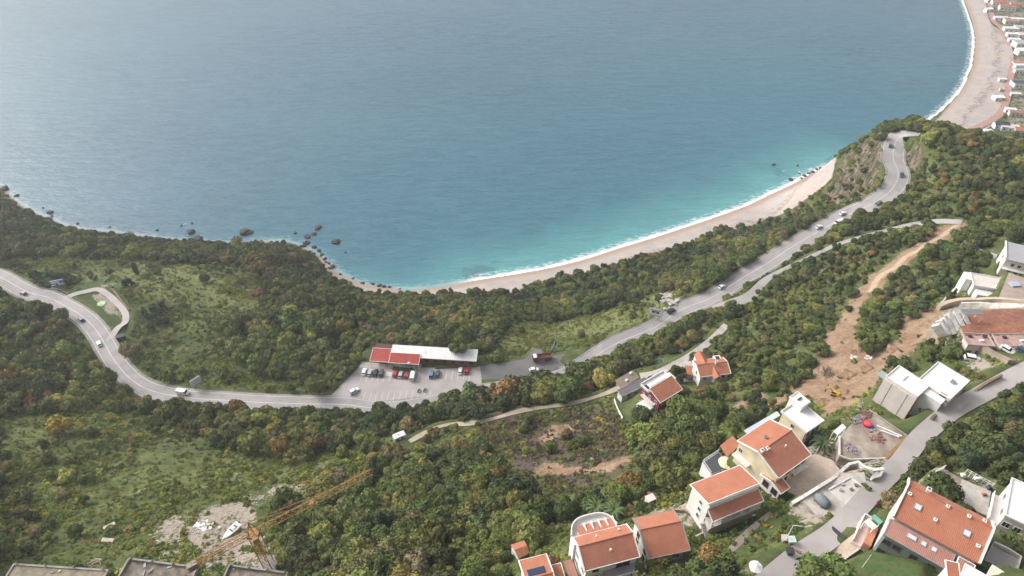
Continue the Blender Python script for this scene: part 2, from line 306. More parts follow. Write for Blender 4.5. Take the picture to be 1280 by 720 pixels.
def mat(name, col=(.5, .5, .5), rough=.8, var=.12, sc=1.5, bump=0, metal=0, spec=.3, col2=None, sc2=.25, coat=0, detail=4):
    """plain procedural surface: base colour with broad blotches and fine grain"""
    if name in MATS: return MATS[name]
    m = bpy.data.materials.new(name); m.use_nodes = True; t = m.node_tree; N = t.nodes; L = t.links; b = N['Principled BSDF']
    b.inputs['Roughness'].default_value = rough; b.inputs['Metallic'].default_value = metal; b.inputs['Specular IOR Level'].default_value = spec
    b.inputs['Coat Weight'].default_value = coat
    tc = N.new('ShaderNodeTexCoord'); n1 = N.new('ShaderNodeTexNoise'); n1.inputs['Scale'].default_value = sc; n1.inputs['Detail'].default_value = detail; L.new(tc.outputs['Object'], n1.inputs['Vector'])
    n2 = N.new('ShaderNodeTexNoise'); n2.inputs['Scale'].default_value = sc2; n2.inputs['Detail'].default_value = 5; n2.inputs['Roughness'].default_value = .65; L.new(tc.outputs['Object'], n2.inputs['Vector'])
    rp = N.new('ShaderNodeMapRange'); rp.inputs[1].default_value = .42; rp.inputs[2].default_value = .62; L.new(n2.outputs[0], rp.inputs[0])
    mx = N.new('ShaderNodeMix'); mx.data_type = 'RGBA'; c2 = col2 or tuple(c * (1 - var * 1.3) for c in col)
    mx.inputs['A'].default_value = (*col, 1); mx.inputs['B'].default_value = (*c2, 1); L.new(rp.outputs[0], mx.inputs['Factor'])
    mr = N.new('ShaderNodeMapRange'); mr.inputs[1].default_value = .3; mr.inputs[2].default_value = .7; mr.inputs[3].default_value = 1 - var; mr.inputs[4].default_value = 1 + var; L.new(n1.outputs[0], mr.inputs[0])
    mu = N.new('ShaderNodeMix'); mu.data_type = 'RGBA'; mu.blend_type = 'MULTIPLY'; mu.inputs['Factor'].default_value = 1
    L.new(mx.outputs['Result'], mu.inputs['A']); L.new(mr.outputs[0], mu.inputs['B']); L.new(mu.outputs['Result'], b.inputs['Base Color'])
    if bump:
        bp = N.new('ShaderNodeBump'); bp.inputs['Strength'].default_value = 1; bp.inputs['Distance'].default_value = bump; L.new(n1.outputs[0], bp.inputs['Height']); L.new(bp.outputs[0], b.inputs['Normal'])
    MATS[name] = m; return m
class NT:
    def __init__(s, name):
        s.m = bpy.data.materials.new(name); s.m.use_nodes = True; s.t = s.m.node_tree; s.N = s.t.nodes; s.b = s.N['Principled BSDF']; s.L = s.t.links
        s.tc = s.N.new('ShaderNodeTexCoord').outputs['Object']
    def put(s, sock, v):
        if isinstance(v, bpy.types.NodeSocket): s.L.new(v, sock)
        else: sock.default_value = (*v, 1) if isinstance(v, tuple) and len(v) == 3 and sock.type == 'RGBA' else v
    def noise(s, sc, detail=4, rough=.55, vec=None, dist=0, stretch=None):
        n = s.N.new('ShaderNodeTexNoise'); n.inputs['Scale'].default_value = sc; n.inputs['Detail'].default_value = detail; n.inputs['Roughness'].default_value = rough; n.inputs['Distortion'].default_value = dist
        v = vec or s.tc
        if stretch:
            mp = s.N.new('ShaderNodeMapping'); mp.inputs['Scale'].default_value = stretch[0]; mp.inputs['Rotation'].default_value = (0, 0, stretch[1]); s.L.new(v, mp.inputs[0]); v = mp.outputs[0]
        s.L.new(v, n.inputs['Vector']); return n.outputs[0]
    def rng(s, x, a, b, c=0, d=1, smooth=True):
        n = s.N.new('ShaderNodeMapRange'); n.interpolation_type = 'SMOOTHSTEP' if smooth else 'LINEAR'
        s.put(n.inputs[0], x); n.inputs[1].default_value = a; n.inputs[2].default_value = b; n.inputs[3].default_value = c; n.inputs[4].default_value = d; return n.outputs[0]
    def math(s, op, a, b=0.0):
        n = s.N.new('ShaderNodeMath'); n.operation = op; s.put(n.inputs[0], a); s.put(n.inputs[1], b); return n.outputs[0]
    def mix(s, f, a, b, mode='MIX'):
        n = s.N.new('ShaderNodeMix'); n.data_type = 'RGBA'; n.blend_type = mode; s.put(n.inputs['Factor'], f); s.put(n.inputs['A'], a); s.put(n.inputs['B'], b); return n.outputs['Result']
    def attr(s, name, typ='GEOMETRY', out='Fac'):
        n = s.N.new('ShaderNodeAttribute'); n.attribute_name = name; n.attribute_type = typ; return n.outputs[out]
    def bump(s, h, dist, strength=1):
        n = s.N.new('ShaderNodeBump'); n.inputs['Strength'].default_value = strength; n.inputs['Distance'].default_value = dist; s.put(n.inputs['Height'], h); s.L.new(n.outputs[0], s.b.inputs['Normal'])
    def col(s, c, rough=.8): s.put(s.b.inputs['Base Color'], c); s.put(s.b.inputs['Roughness'], rough); return s.m
def sheet(name, ax, ay, Z, mt, attrs=None, keep=None):
    nx, ny = len(ax), len(ay); me = bpy.data.meshes.new(name); X, Y = np.meshgrid(ax, ay)
    i = np.arange(nx * ny).reshape(ny, nx); F = np.stack([i[:-1, :-1], i[:-1, 1:], i[1:, 1:], i[1:, :-1]], -1).reshape(-1, 4)
    if keep is not None:
        k = keep.ravel()[F].any(1); F = F[k]
    me.vertices.add(nx * ny); me.vertices.foreach_set('co', np.stack([X, Y, Z], -1).astype(np.float32).ravel())
    me.loops.add(F.size); me.loops.foreach_set('vertex_index', F.astype(np.int32).ravel())
    me.polygons.add(len(F)); me.polygons.foreach_set('loop_start', (np.arange(len(F)) * 4).astype(np.int32)); me.polygons.foreach_set('use_smooth', np.ones(len(F), bool))
    for k, a in (attrs or {}).items():
        at = me.attributes.new(k, 'FLOAT', 'POINT'); at.data.foreach_set('value', a.astype(np.float32).ravel())
    me.update(calc_edges=True); me.validate(); me.materials.append(mt); o = bpy.data.objects.new(name, me); C.objects.link(o); o['kind'] = 'structure'; return o
# ------------------------------------------------------------------ what covers the ground: zones with world-space soft edges
Z0 = {k: np.zeros(GX.shape) for k in ('dirt', 'sand', 'pale', 'mown', 'dry', 'dead', 'open')}
def zone(k, L, w=1.0, soft=3.0, px=True):
    P = (Gl(L) if px else np.asarray(L))[:, :2]
    m = (GX > P[:, 0].min() - 9) & (GX < P[:, 0].max() + 9) & (GY > P[:, 1].min() - 9) & (GY < P[:, 1].max() + 9)
    X = GX[m]; Y = GY[m]; d = distpoly(X, Y, P, True)[0]; d = np.where(inside(X, Y, P), d, -d)
    Z0[k][m] = np.maximum(Z0[k][m], w * sstep(-soft, soft, d))
def band(k, P, hw, w=1.0, soft=1.5):
    P = P[:, :2]; m = (GX > P[:, 0].min() - 20) & (GX < P[:, 0].max() + 20) & (GY > P[:, 1].min() - 20) & (GY < P[:, 1].max() + 20)
    d = distpoly(GX[m], GY[m], P)[0]; Z0[k][m] = np.maximum(Z0[k][m], w * (1 - sstep(hw, hw + soft, d)))
# beaches
zone('sand', [(395,318),(413,345),(430,358),(450,364),(480,368),(520,371),(560,370),(605,364),(640,366),(680,357),(707,350),(740,343),(770,332),(800,322),(850,307),(900,291),(935,284),(960,273),(985,264),(1010,247),(1030,232),(1040,222),(1044,205),(1037,195),(1000,215),(900,262),(800,296),(700,325),(640,338),(500,355),(450,350),(405,318)], 1, 2)
zone('sand', [(-20,222),(0,236),(20,256),(40,266),(70,277),(100,289),(110,285),(100,275),(50,260),(0,225)], .9, 2)
zone('sand', [(372,308),(392,318),(404,330),(416,341),(425,338),(400,310),(378,300)], .8, 2)
_bay = np.array(SHORE_PX[50:], float); _b = Wz(_bay[:, 0], _bay[:, 1], 0)[:, :2]
_in = Wz(*np.array([(1250,-80),(1232,-20),(1233,0),(1236,20),(1240,30),(1262,45),(1267,75),(1262,112),(1254,145),(1235,160),(1215,172),(1180,175),(1150,172)], float).T, 3)[:, :2]
zone('sand', np.vstack([_b, _in]), 1, 3, px=False)
# bare ground
zone('dirt', [(1190,280),(1198,286),(1176,297),(1156,310),(1146,322),(1128,332),(1108,346),(1092,362),(1080,378),(1071,400),(1067,425),(1078,440),(1100,440),(1120,425),(1132,395),(1165,384),(1178,388),(1160,400),(1150,422),(1140,445),(1120,455),(1110,462),(1095,480),(1085,492),(1060,510),(1040,518),(1028,520),(1022,500),(1000,497),(980,502),(965,512),(955,510),(970,495),(990,482),(1010,470),(1022,455),(1018,432),(1030,420),(1050,400),(1058,380),(1073,360),(1093,345),(1114,327),(1130,314),(1142,308),(1160,294),(1165,284)], 1, 2)
zone('dirt', [(1150,398),(1170,384),(1185,390),(1172,405),(1155,425),(1142,430)], 1, 2)
zone('dirt', [(664,588),(680,578),(735,584),(770,572),(790,570),(786,582),(750,592),(700,594),(668,597)], .85, 2)
zone('dirt', [(672,548),(690,532),(716,528),(728,536),(700,546),(680,556)], .8, 2); zone('dirt', [(735,560),(760,556),(764,564),(740,568)], .6, 2)
zone('dead', [(600,505),(690,512),(760,505),(790,530),(800,590),(740,610),(690,625),(640,600),(610,560),(590,530)], .8, 8)
zone('dirt', [(880,390),(885,415),(870,425),(875,405)], .6, 2); zone('dirt', [(905,528),(940,520),(955,508),(985,470),(930,490),(900,512)], .55, 4)
zone('pale', [(190,652),(205,646),(235,645),(262,634),(290,624),(318,619),(345,609),(372,606),(395,604),(398,609),(370,616),(335,620),(320,638),(318,660),(335,672),(348,700),(350,712),(262,715),(250,700),(235,688),(222,684),(205,700),(190,680)], .86, 4.5)
zone('pale', [(180,700),(195,690),(230,695),(225,705),(190,712)], .0, 2)
zone('pale', [(820,362),(842,364),(850,380),(838,384),(828,372)], .7, 2)
zone('pale', [(120,352),(145,349),(140,362),(160,385),(166,402),(157,410),(143,370),(122,362)], .35, 2)
zone('pale', [(112,367),(128,366),(146,382),(150,395),(135,392),(118,376)], .9, 1.2)
zone('mown', [(80,358),(110,352),(150,348),(142,352),(120,362),(90,368)], 1, 1.5); zone('mown', [(142,352),(150,350),(152,365),(165,385),(172,400),(170,425),(160,435),(150,420),(152,408),(160,398),(158,385),(146,370)], .9, 2)
zone('mown', [(100,370),(115,368),(122,378),(132,392),(148,396),(152,402),(143,408),(128,395)], 1, .8)
zone('mown', [(240,493),(300,497),(345,498),(342,504),(280,500),(240,497)], .8, 2)
zone('mown', [(660,445),(700,420),(730,430),(735,445),(700,440)], .7, 3); zone('mown', [(860,455),(820,462),(790,475),(770,478),(800,455),(835,440),(870,428)], .5, 3)
zone('mown', [(535,452),(560,450),(597,455),(597,460),(540,458)], .9, 1)
zone('dry', [(40,355),(60,345),(150,338),(165,328),(250,322),(260,330),(240,340),(290,350),(300,380),(220,385),(170,365),(150,348),(80,356)], .9, 6); zone('open', [(0,325),(60,320),(165,325),(300,330),(330,360),(330,390),(270,430),(330,470),(420,490),(300,495),(220,480),(170,450),(150,350),(20,345)], 1, 6)
zone('dry', [(600,440),(640,410),(700,402),(760,388),(820,366),(850,380),(820,398),(760,425),(720,420),(660,438)], .9, 6); zone('open', [(600,450),(640,405),(700,400),(820,366),(860,372),(850,385),(760,430),(680,445)], 1, 5)
zone('open', [(0,520),(60,520),(120,510),(200,520),(290,570),(450,560),(470,580),(430,600),(350,640),(360,720),(0,720)], 1, 8); zone('dry', [(180,560),(300,575),(420,575),(440,595),(330,610),(200,625),(100,610)], .55, 10); zone('dry', [(20,600),(90,590),(110,620),(40,640)], .5, 8)
zone('open', [(510,560),(600,530),(760,495),(800,540),(800,600),(700,640),(640,600),(600,560)], 1, 6)
zone('mown', [(1180,370),(1200,352),(1246,358),(1248,378),(1200,380)], .7, 2)
zone('mown', [(1110,460),(1130,450),(1190,452),(1230,445),(1260,455),(1270,465),(1240,458),(1190,470)], .6, 3)
zone('mown', [(870,690),(960,640),(1000,625),(1010,650),(960,690),(880,715)], .55, 4); zone('mown', [(1070,690),(1092,678),(1150,712),(1150,735),(1060,735)], 1, 1.5)
zone('pale', [(800,640),(860,600),(870,612),(862,640),(880,660),(850,665)], .5, 3)
zone('pale', [(1000,560),(1050,540),(1120,555),(1120,585),(1060,640),(1010,660),(985,640),(985,590)], .8, 2.5); zone('pale', [(1150,600),(1180,585),(1245,600),(1240,660),(1160,620)], .6, 3)
zone('open', [(1000,490),(1280,440),(1280,480),(1120,600),(1000,720),(1100,720),(1280,600),(1280,720),(640,720),(690,650),(850,600),(900,560)], 1, 3)
zone('pale', [(1175,380),(1285,380),(1285,440),(1190,440),(1165,410)], .8, 3); zone('pale', [(1195,425),(1260,455),(1250,462),(1210,462)], .7, 3)
band('dirt', _tk, 1.8, .9, 3.6); band('dry', _tk, .4, .72, 3.4)
# town flat
zone('pale', Wz(*np.array([(1238,-60),(1240,20),(1264,50),(1268,80),(1262,115),(1252,150),(1280,175),(1500,180),(1500,-60)], float).T, 3), .55, 4, px=False)
gyz, gxz = np.gradient(HT, gy, gx); slope = np.sqrt(gxz ** 2 + gyz ** 2)
rockz = np.zeros(GX.shape); _p = Gl([(1090,170),(1112,165),(1110,190),(1100,225),(1075,250),(1040,258),(1020,255),(1035,228),(1052,200),(1075,180)])[:, :2]
_d = distpoly(GX, GY, _p, True)[0]; _d = np.where(inside(GX, GY, _p), _d, -_d); rockz = sstep(-4, 6, _d)
_p = Gl([(1137,180),(1150,178),(1152,200),(1140,215),(1131,205)])[:, :2]; _d = distpoly(GX, GY, _p, True)[0]; _d = np.where(inside(GX, GY, _p), _d, -_d); rockz = np.maximum(rockz, sstep(-2, 2, _d))
Z0['rock'] = rockz; Z0['sd'] = SD
# roughness of natural ground
_bare = np.maximum.reduce([Z0['pale'], Z0['sand'], Z0['mown']])
_offroad = 1 - BUILT
HT = HT + (SD > 3) * _offroad * (1 - _bare) * (vnoise(GX, GY, 9, 1) * 1.0 + vnoise(GX, GY, 3.1, 2) * .5) + rockz * (1 - BUILT) * (vnoise(GX + GY, GY, 5, 3) * 4 + vnoise(GX, GY, 2, 4) * 2.2)
HT = HT + Z0['dirt'] * (1 - BUILT) * (vnoise(GX, GY, 2.3, 5) * .7 + vnoise(GX, GY, 6.5, 6) * 1.3)
def ground_mat():
    s = NT('hillside_ground'); a = s.attr
    big = s.noise(.035, 5, .6); mid = s.noise(.16, 6, .65); fine = s.noise(1.1, 5, .7); gr = s.noise(4.5, 3, .7)
    c = s.mix(s.rng(mid, .38, .62), (.066, .088, .028), (.13, .148, .052))
    c = s.mix(s.rng(s.noise(.3, 5, .7, dist=.6), .55, .72), c, (.105, .085, .055))
    c = s.mix(s.rng(big, .45, .7), c, s.mix(s.rng(fine, .35, .65), (.06, .085, .03), (.10, .12, .05)))
    def over(c, k, col, f=.55, lo=.3):
        e = s.math('ADD', a(k), s.math('MULTIPLY', s.math('SUBTRACT', s.math('ADD', s.math('MULTIPLY', mid, .5), s.math('MULTIPLY', fine, .5)), .5), f * 2.2))
        return s.mix(s.rng(e, lo, lo + .3), c, col)
    c = over(c, 'dry', s.mix(s.rng(fine, .35, .65), (.115, .14, .046), (.185, .195, .078)), 1.3, .42)
    c = over(c, 'mown', s.mix(s.rng(s.noise(.5, 5, .75), .35, .65), s.mix(s.rng(fine, .3, .7), (.042, .082, .024), (.075, .125, .038)), (.10, .12, .048)), .7, .38)
    c = over(c, 'dead', s.mix(s.rng(fine, .35, .65), (.085, .062, .052), (.13, .10, .075)), 1.2, .5)
    c = over(c, 'dirt', s.mix(s.rng(fine, .3, .7), s.mix(s.rng(mid, .4, .6), (.27, .165, .105), (.37, .265, .18)), s.mix(s.rng(s.noise(.45, 6, .75, dist=1.2), .42, .6), (.20, .12, .08), (.36, .25, .165))), 1.7, .38)
    c = s.mix(s.math('MULTIPLY', s.rng(a('dirt'), .3, .7), s.rng(s.noise(.7, 6, .8), .60, .68)), c, (.50, .40, .29))
    c = s.mix(s.math('MULTIPLY', s.rng(a('dirt'), .5, .9), s.rng(s.math('ADD', a('dry'), s.math('MULTIPLY', s.math('SUBTRACT', fine, .5), .8)), .5, .8)), c, s.mix(s.rng(gr, .3, .7), (.46, .34, .23), (.56, .45, .33)))
    c = over(c, 'pale', s.mix(s.rng(fine, .35, .65), s.mix(s.rng(mid, .4, .6), (.20, .16, .115), (.31, .255, .21)), (.40, .345, .295)), 2.3, .45)
    st = s.noise(.05, 4, .6, stretch=((1, 1, .3), 0)); rk = s.mix(s.rng(s.noise(.35, 6, .7, dist=1), .4, .6), (.13, .095, .07), (.27, .20, .15)); rk = s.mix(s.rng(s.noise(.2, 5, .7), .45, .55), rk, (.065, .07, .035))
    c = over(c, 'rock', rk, .9, .45)
    wr = s.math('ABSOLUTE', s.math('SUBTRACT', s.math('ADD', a('sd'), s.math('MULTIPLY', s.math('SUBTRACT', s.noise(.035, 4, .6), .5), 34)), 20)); wet = s.rng(a('sd'), .5, 7); sn = s.mix(s.rng(s.noise(.09, 5, .6), .4, .62), (.50, .415, .36), (.39, .355, .345)); sn = s.mix(s.rng(s.noise(.22, 4, .7, stretch=((1, 2.2, 1), .5)), .57, .68), sn, (.24, .175, .16)); sn = s.mix(s.rng(gr, .3, .8), sn, (.50, .44, .40), 'MIX')
    sn = s.mix(s.math('MULTIPLY', s.rng(wr, 5.0, .6), s.rng(s.noise(.35, 6, .85), .46, .58)), sn, (.20, .145, .135)); sn = s.mix(wet, (.40, .29, .225), sn)
    c = over(c, 'sand', sn, .25, .4)
    c = s.mix(s.rng(a('sd'), -3.0, .1), (.10, .20, .19), c)
    s.bump(s.math('ADD', s.math('MULTIPLY', fine, .7), s.math('MULTIPLY', gr, .2)), .5, .9)
    s.b.inputs['Specular IOR Level'].default_value = .15
    return s.col(c, .95)
ground = sheet('ground', gx, gy, HT, ground_mat(), Z0)
# ------------------------------------------------------------------ sea
sx = np.r_[-20000, -8000, -3000, -1600, -1000, np.arange(-700, 760, 4.0), 800, 900, 1100, 1500, 3000, 8000, 20000]
sy = np.r_[100, np.arange(200, 900, 4.0), np.arange(900, 1400, 25), 1600, 2000, 3000, 6000, 12000, 26000]
SX, SY = np.meshgrid(sx, sy); _di = distpoly(SX, SY, SHD)[0]; _ins = inside(SX, SY, LAND); _di = np.where(_ins, -_di, _di)
def along(L):
    return distpoly(SX, SY, Wz(*np.array(L, float).T, 0)[:, :2])[0]
b1 = along([(610,350),(640,344),(740,322),(850,287),(960,245),(1037,205)]); b2 = along([(250,303),(377,309),(420,337),(520,362)]); b3 = along([(1160,152),(1200,117),(1219,60),(1205,0)])
sh = np.exp(-(np.maximum(b1, 0) / 40) ** 1.1) + .38 * np.exp(-np.maximum(b2, 0) / 16) + .2 * np.exp(-b3 / 40)
sh2 = np.exp(-(np.maximum(b1, 0) / 160) ** 1.4) * .9 + .3 * np.exp(-b3 / 150)
brk = np.clip(np.exp(-(b1 / 14) ** 2) + np.exp(-(b3 / 16) ** 2) + .22, 0, 1)
ROCKS_PX = []
def sea_mat():
    s = NT('sea_water'); a = s.attr; d = a('shore')
    w1 = s.noise(.11, 3, .6, stretch=((.45, 1.5, 1), R(-14))); w2 = s.noise(.42, 4, .65, stretch=((.5, 1.4, 1), R(-10))); w3 = s.noise(1.3, 3, .6, stretch=((.6, 1.2, 1), R(-22)))
    sw = s.noise(.008, 4, .55, stretch=((.5, 1.3, 1), R(-14)))
    h = s.math('ADD', s.math('ADD', s.math('MULTIPLY', w1, 1.3), s.math('MULTIPLY', w2, .7)), s.math('MULTIPLY', w3, .22))
    c = s.mix(s.rng(sw, .35, .68), (.030, .098, .152), (.040, .122, .178))
    c = s.mix(a('mid'), c, (.032, .145, .205)); wob = s.math('ADD', a('shal'), s.math('MULTIPLY', s.math('SUBTRACT', s.noise(.03, 5, .6), .5), s.rng(a('shal'), 0, .3, 0, .5)))
    c = s.mix(s.rng(wob, .08, 1.0), c, (.12, .37, .37))
    c = s.mix(s.math('MULTIPLY', s.rng(s.noise(.02, 4, .6, dist=.5), .56, .68), s.rng(d, 8, 90, .55, 0)), c, (.035, .085, .09))
    c = s.mix(s.rng(s.math('ADD', s.math('MULTIPLY', w2, .6), s.math('MULTIPLY', w1, .5)), .42, .66, 0, .45), c, (.09, .20, .255))
    e = s.math('ADD', d, s.math('MULTIPLY', s.math('SUBTRACT', s.noise(.08, 5, .65), .5), 6))
    br = a('brk'); f1 = s.math('MULTIPLY', s.rng(e, 4.4, 2.2), 1.0); f2 = s.math('MULTIPLY', s.math('MULTIPLY', s.rng(e, 2.0, 4.0), s.rng(e, 8.5, 4.5)), s.rng(w2, .46, .6)); lace = s.math('MULTIPLY', s.math('MULTIPLY', s.rng(d, 10, 4), s.rng(s.noise(.5, 6, .75, dist=1), .56, .66)), .5)
    f = s.math('MULTIPLY', s.math('MAXIMUM', s.math('MAXIMUM', f1, s.math('MULTIPLY', f2, .7)), lace), br)
    f = s.math('MAXIMUM', f, s.math('MULTIPLY', s.rng(s.math('ADD', a('rockf'), s.math('MULTIPLY', s.math('SUBTRACT', s.noise(.5, 5, .75), .5), 1.6)), .6, .9), .75))
    c = s.mix(f, c, (.80, .82, .82)); s.bump(h, .55, 1); s.b.inputs['IOR'].default_value = 1.33; s.b.inputs['Specular IOR Level'].default_value = .5
    return s.col(c, s.rng(f, 0, 1, .24, .9))
# rocks in the shallows: picture place, length in metres
ROCKS = [(6,236,6),(21,245,3),(8,246,3.4),(3,252,3),(14,256,5),(54,260,1.6),(62,266,4),(65,270,2),(97,280,2.4),(137,284,1.6),(196,288,2),(227,282,2),(240,279,1.8),(239,291,5),(248,298,5.6),(308,291,7),(293,296,1.5),
 (397,285,4.6),(369,291,2.4),(384,296,4),(392,293,3.2),(383,304,4),(379,308,3.6),(421,303,5.2),(432,315,1.8),(402,319,2.6),(406,324,2.8),(411,329,2.4),(416,333,3.2),(407,328,2.2),(399,314,2.6),(393,309,2.8),(412,336,2.4),(425,343,1.8),(441,348,1.8),(453,354,2.6),(466,355,2.2),(474,357,2.8),(480,358,2.4),(487,359,1.8),(500,361,1.4),
 (967,206,3),(997,207,2.4),(989,225,3.6),(1026,211,3.2),(1016,215,3),(1006,220,3),(1011,217,2.4),(1021,212,2.4),(1002,223,2),(1000,217,1.8)]
FOAM_PX = [(367,271,2.5),(332,292,2.5),(978,214,2.5),(1005,206,3),(997,213,2)]
_q = np.array([r[:2] for r in ROCKS + FOAM_PX], float); _q = Wz(_q[:, 0], _q[:, 1], 0); ROCK_W = [(p[0], p[1], r[2] / 2) for p, r in zip(_q, ROCKS + FOAM_PX)]
_rf = np.zeros(SX.shape)
for (rx, ry, rr) in ROCK_W:
    dd = np.hypot(SX - rx, SY - ry); _rf = np.maximum(_rf, np.clip(1.0 - dd / (rr * 1.1 + 3.4), 0, 1))
sea = sheet('sea', sx, sy, np.zeros(SX.shape), sea_mat(), {'shore': _di, 'shal': np.clip(sh, 0, 1), 'mid': np.clip(sh2, 0, 1), 'brk': brk, 'rockf': _rf}, keep=_di > -25)
# ------------------------------------------------------------------ road surfaces
def ribbon(name, P, hw, m, dz=.06, crown=True, ends=None):
    P = np.asarray(P); T = np.gradient(P[:, :2], axis=0); T /= np.linalg.norm(T, axis=1)[:, None]; Nn = np.c_[T[:, 1], -T[:, 0]]
    hw = np.broadcast_to(hw, len(P)); V = []; F = []
    for i in range(len(P)):
        for u in (-1, 0, 1): V.append((*(P[i, :2] + Nn[i] * hw[i] * u), P[i, 2] + dz))
    for i in range(len(P) - 1):
        for j in (0, 1): a = i * 3 + j; F.append((a, a + 1, a + 4, a + 3))
    b = MB().add(V, F); o = b.build(name, m, smooth=True); o['kind'] = 'structure'; return o
def line_strip(b, P, off, w, dz, dash=None):
    P = np.asarray(P); T = np.gradient(P[:, :2], axis=0); T /= np.linalg.norm(T, axis=1)[:, None]; Nn = np.c_[T[:, 1], -T[:, 0]]; acc = 0
    for i in range(len(P) - 1):
        acc += np.linalg.norm(P[i + 1, :2] - P[i, :2])
        if dash and (acc % (dash * 2)) > dash: continue
        q = []
        for k, u in ((i, off - w), (i, off + w), (i + 1, off + w), (i + 1, off - w)): q.append((*(P[k, :2] + Nn[k] * u), P[k, 2] + dz))
        b.poly(q)
def asphalt(name, a, b_, patch=True):
    s = NT(name); n = s.noise(.12, 5, .6, stretch=((1, 1, 1), 0)); g = s.noise(6, 2, .7)
    c = s.mix(s.rng(n, .38, .62), a, b_); c = s.mix(s.rng(s.noise(.5, 6, .8, dist=1.5), .62, .66, 0, .5), c, tuple(x * .7 for x in a)); c = s.mix(s.rng(g, .2, .8, 0, .3), c, tuple(x * 1.4 for x in b_)); return s.col(c, .85)
M_ROAD = asphalt('worn_asphalt', (.27, .25, .25), (.35, .325, .32)); M_PARK = asphalt('pale_asphalt', (.32, .29, .285), (.39, .355, .345)); M_DARKA = asphalt('dark_asphalt', (.12, .115, .118), (.16, .15, .15))
M_VILL = asphalt('village_concrete', (.36, .325, .31), (.44, .40, .385)); M_TRACK = asphalt('track_earth', (.36, .29, .20), (.48, .41, .31)); M_LANE = asphalt('lane_concrete', (.40, .36, .32), (.50, .46, .42)); M_SHOUL = mat('gravel_shoulder', (.34, .31, .28), .95, .2, 3)
M_WHITEP = mat('road_paint', (.72, .71, .69), .7, .15, 4)
HAIR[:, 2] = np.max([hgt(HAIR[:, 0] + a, HAIR[:, 1] + b) for a in (-1.4, 0, 1.4) for b in (-1.4, 0, 1.4)], axis=0) + .06
_w = np.interp(np.arange(len(MAIN)), [0, len(MAIN) * .55, len(MAIN) * .8, len(MAIN)], [4.2, 3.6, 4.3, 6.0])
ribbon('road_shoulder', MAIN, _w + 1.0, M_SHOUL, -.02); ribbon('road', MAIN, _w, M_ROAD, .06)
b = MB(); line_strip(b, MAIN, 0, .11, .075, None)
for i_ in (-1, 1):
    T = np.gradient(MAIN[:, :2], axis=0); T /= np.linalg.norm(T, axis=1)[:, None]; Nn = np.c_[T[:, 1], -T[:, 0]]
    Q = MAIN.copy(); Q[:, :2] += Nn * ((_w - .35) * i_)[:, None]; line_strip(b, Q, 0, .09, .078)
b.build('road_marking', M_WHITEP)['kind'] = 'structure'
ribbon('side_road', SIDE, np.interp(np.arange(len(SIDE)), [0, 8, 18, len(SIDE) - 14, len(SIDE)], [3.2, 2.8, 1.1, 1.1, 2.4]), asphalt('side_concrete', (.28, .26, .25), (.36, .34, .325)), .1); ribbon('village_road', VILL, np.interp(np.arange(len(VILL)), [0, len(VILL) * .25, len(VILL) * .6, len(VILL)], [2.7, 2.1, 2.3, 2.6]), M_VILL, .08); ribbon('dirt_path', PATH, .85 + .2 * np.sin(np.arange(len(PATH)) * .7), M_TRACK, .06); ribbon('villa_lane', LANE, 1.5, M_LANE, .07); ribbon('layby_road', HAIR, 1.5, M_VILL, .055)
MB().poly([(x, y, PARK_Z + .04) for x, y, z in PARK]).build('parking_lot', M_PARK)['kind'] = 'structure'
MB().poly([(x, y, PARK_Z + .035) for x, y, z in YARD]).build('truck_yard', M_DARKA)['kind'] = 'structure'
# ------------------------------------------------------------------ vegetation
def leaf_mat(name, rough=.75, hue=None):
    s = NT(name); t = s.attr('tint', 'INSTANCER', 'Color'); n = s.noise(3.0, 3, .6); g = s.noise(14, 2, .6)
    c = s.mix(s.rng(n, .35, .68), t, s.mix(1.0, t, (1.45, 1.42, 1.15), 'MULTIPLY')); c = s.mix(s.rng(g, .3, .7), s.mix(1.0, c, (.78, .80, .82), 'MULTIPLY'), c)
    s.b.inputs['Specular IOR Level'].default_value = .25; return s.col(c, rough)
M_LEAF = leaf_mat('foliage'); M_BARK = mat('bark', (.16, .13, .10), .9, .25, 4); M_TWIG = mat('grey_twigs', (.22, .18, .15), .9, .2, 5)
# ------------------------------------------------------------------ building materials
def tiles(name, c1, c2, pitch=.3, old=(.30,.13,.085)):
    s = NT(name); w = s.N.new('ShaderNodeTexWave'); w.wave_type = 'BANDS'; w.bands_direction = 'X'; w.inputs['Scale'].default_value = 1 / pitch / 3.1416 * 1.0; w.inputs['Distortion'].default_value = .3; s.L.new(s.tc, w.inputs[0])
    w2 = s.N.new('ShaderNodeTexWave'); w2.bands_direction = 'Y'; w2.wave_profile = 'SAW'; w2.inputs['Scale'].default_value = .9; s.L.new(s.tc, w2.inputs[0])
    n = s.noise(.45, 5, .65); g = s.noise(5, 3, .8); c = s.mix(s.rng(n, .35, .65), c1, c2); c = s.mix(s.rng(g, .3, .75, 0, .4), c, old); c = s.mix(s.rng(s.noise(.22, 6, .75, dist=.8), .56, .72, 0, .35), c, tuple(x * .62 for x in c2)); c = s.mix(s.rng(s.noise(2.2, 5, .8), .66, .72, 0, .5), c, (.12, .075, .055))
    c = s.mix(s.rng(w.outputs[0], 0, .5, .22, 0), c, old); s.bump(s.math('ADD', w.outputs[0], w2.outputs[0]), .05, .8); return s.col(c, .85)
T_OR = tiles('orange_tiles', (.47, .17, .095), (.54, .21, .12)); T_BR = tiles('red_and_shaded_slope_tiles', (.46, .165, .105), (.52, .21, .135)); T_PK = tiles('pink_tiles', (.40, .19, .15), (.46, .24, .19)); T_RD = tiles('red_sheet', (.42, .06, .05), (.48, .10, .08), .5, (.25, .05, .05))  # T_BR: red roofs, and near slopes with their shade put into the colour
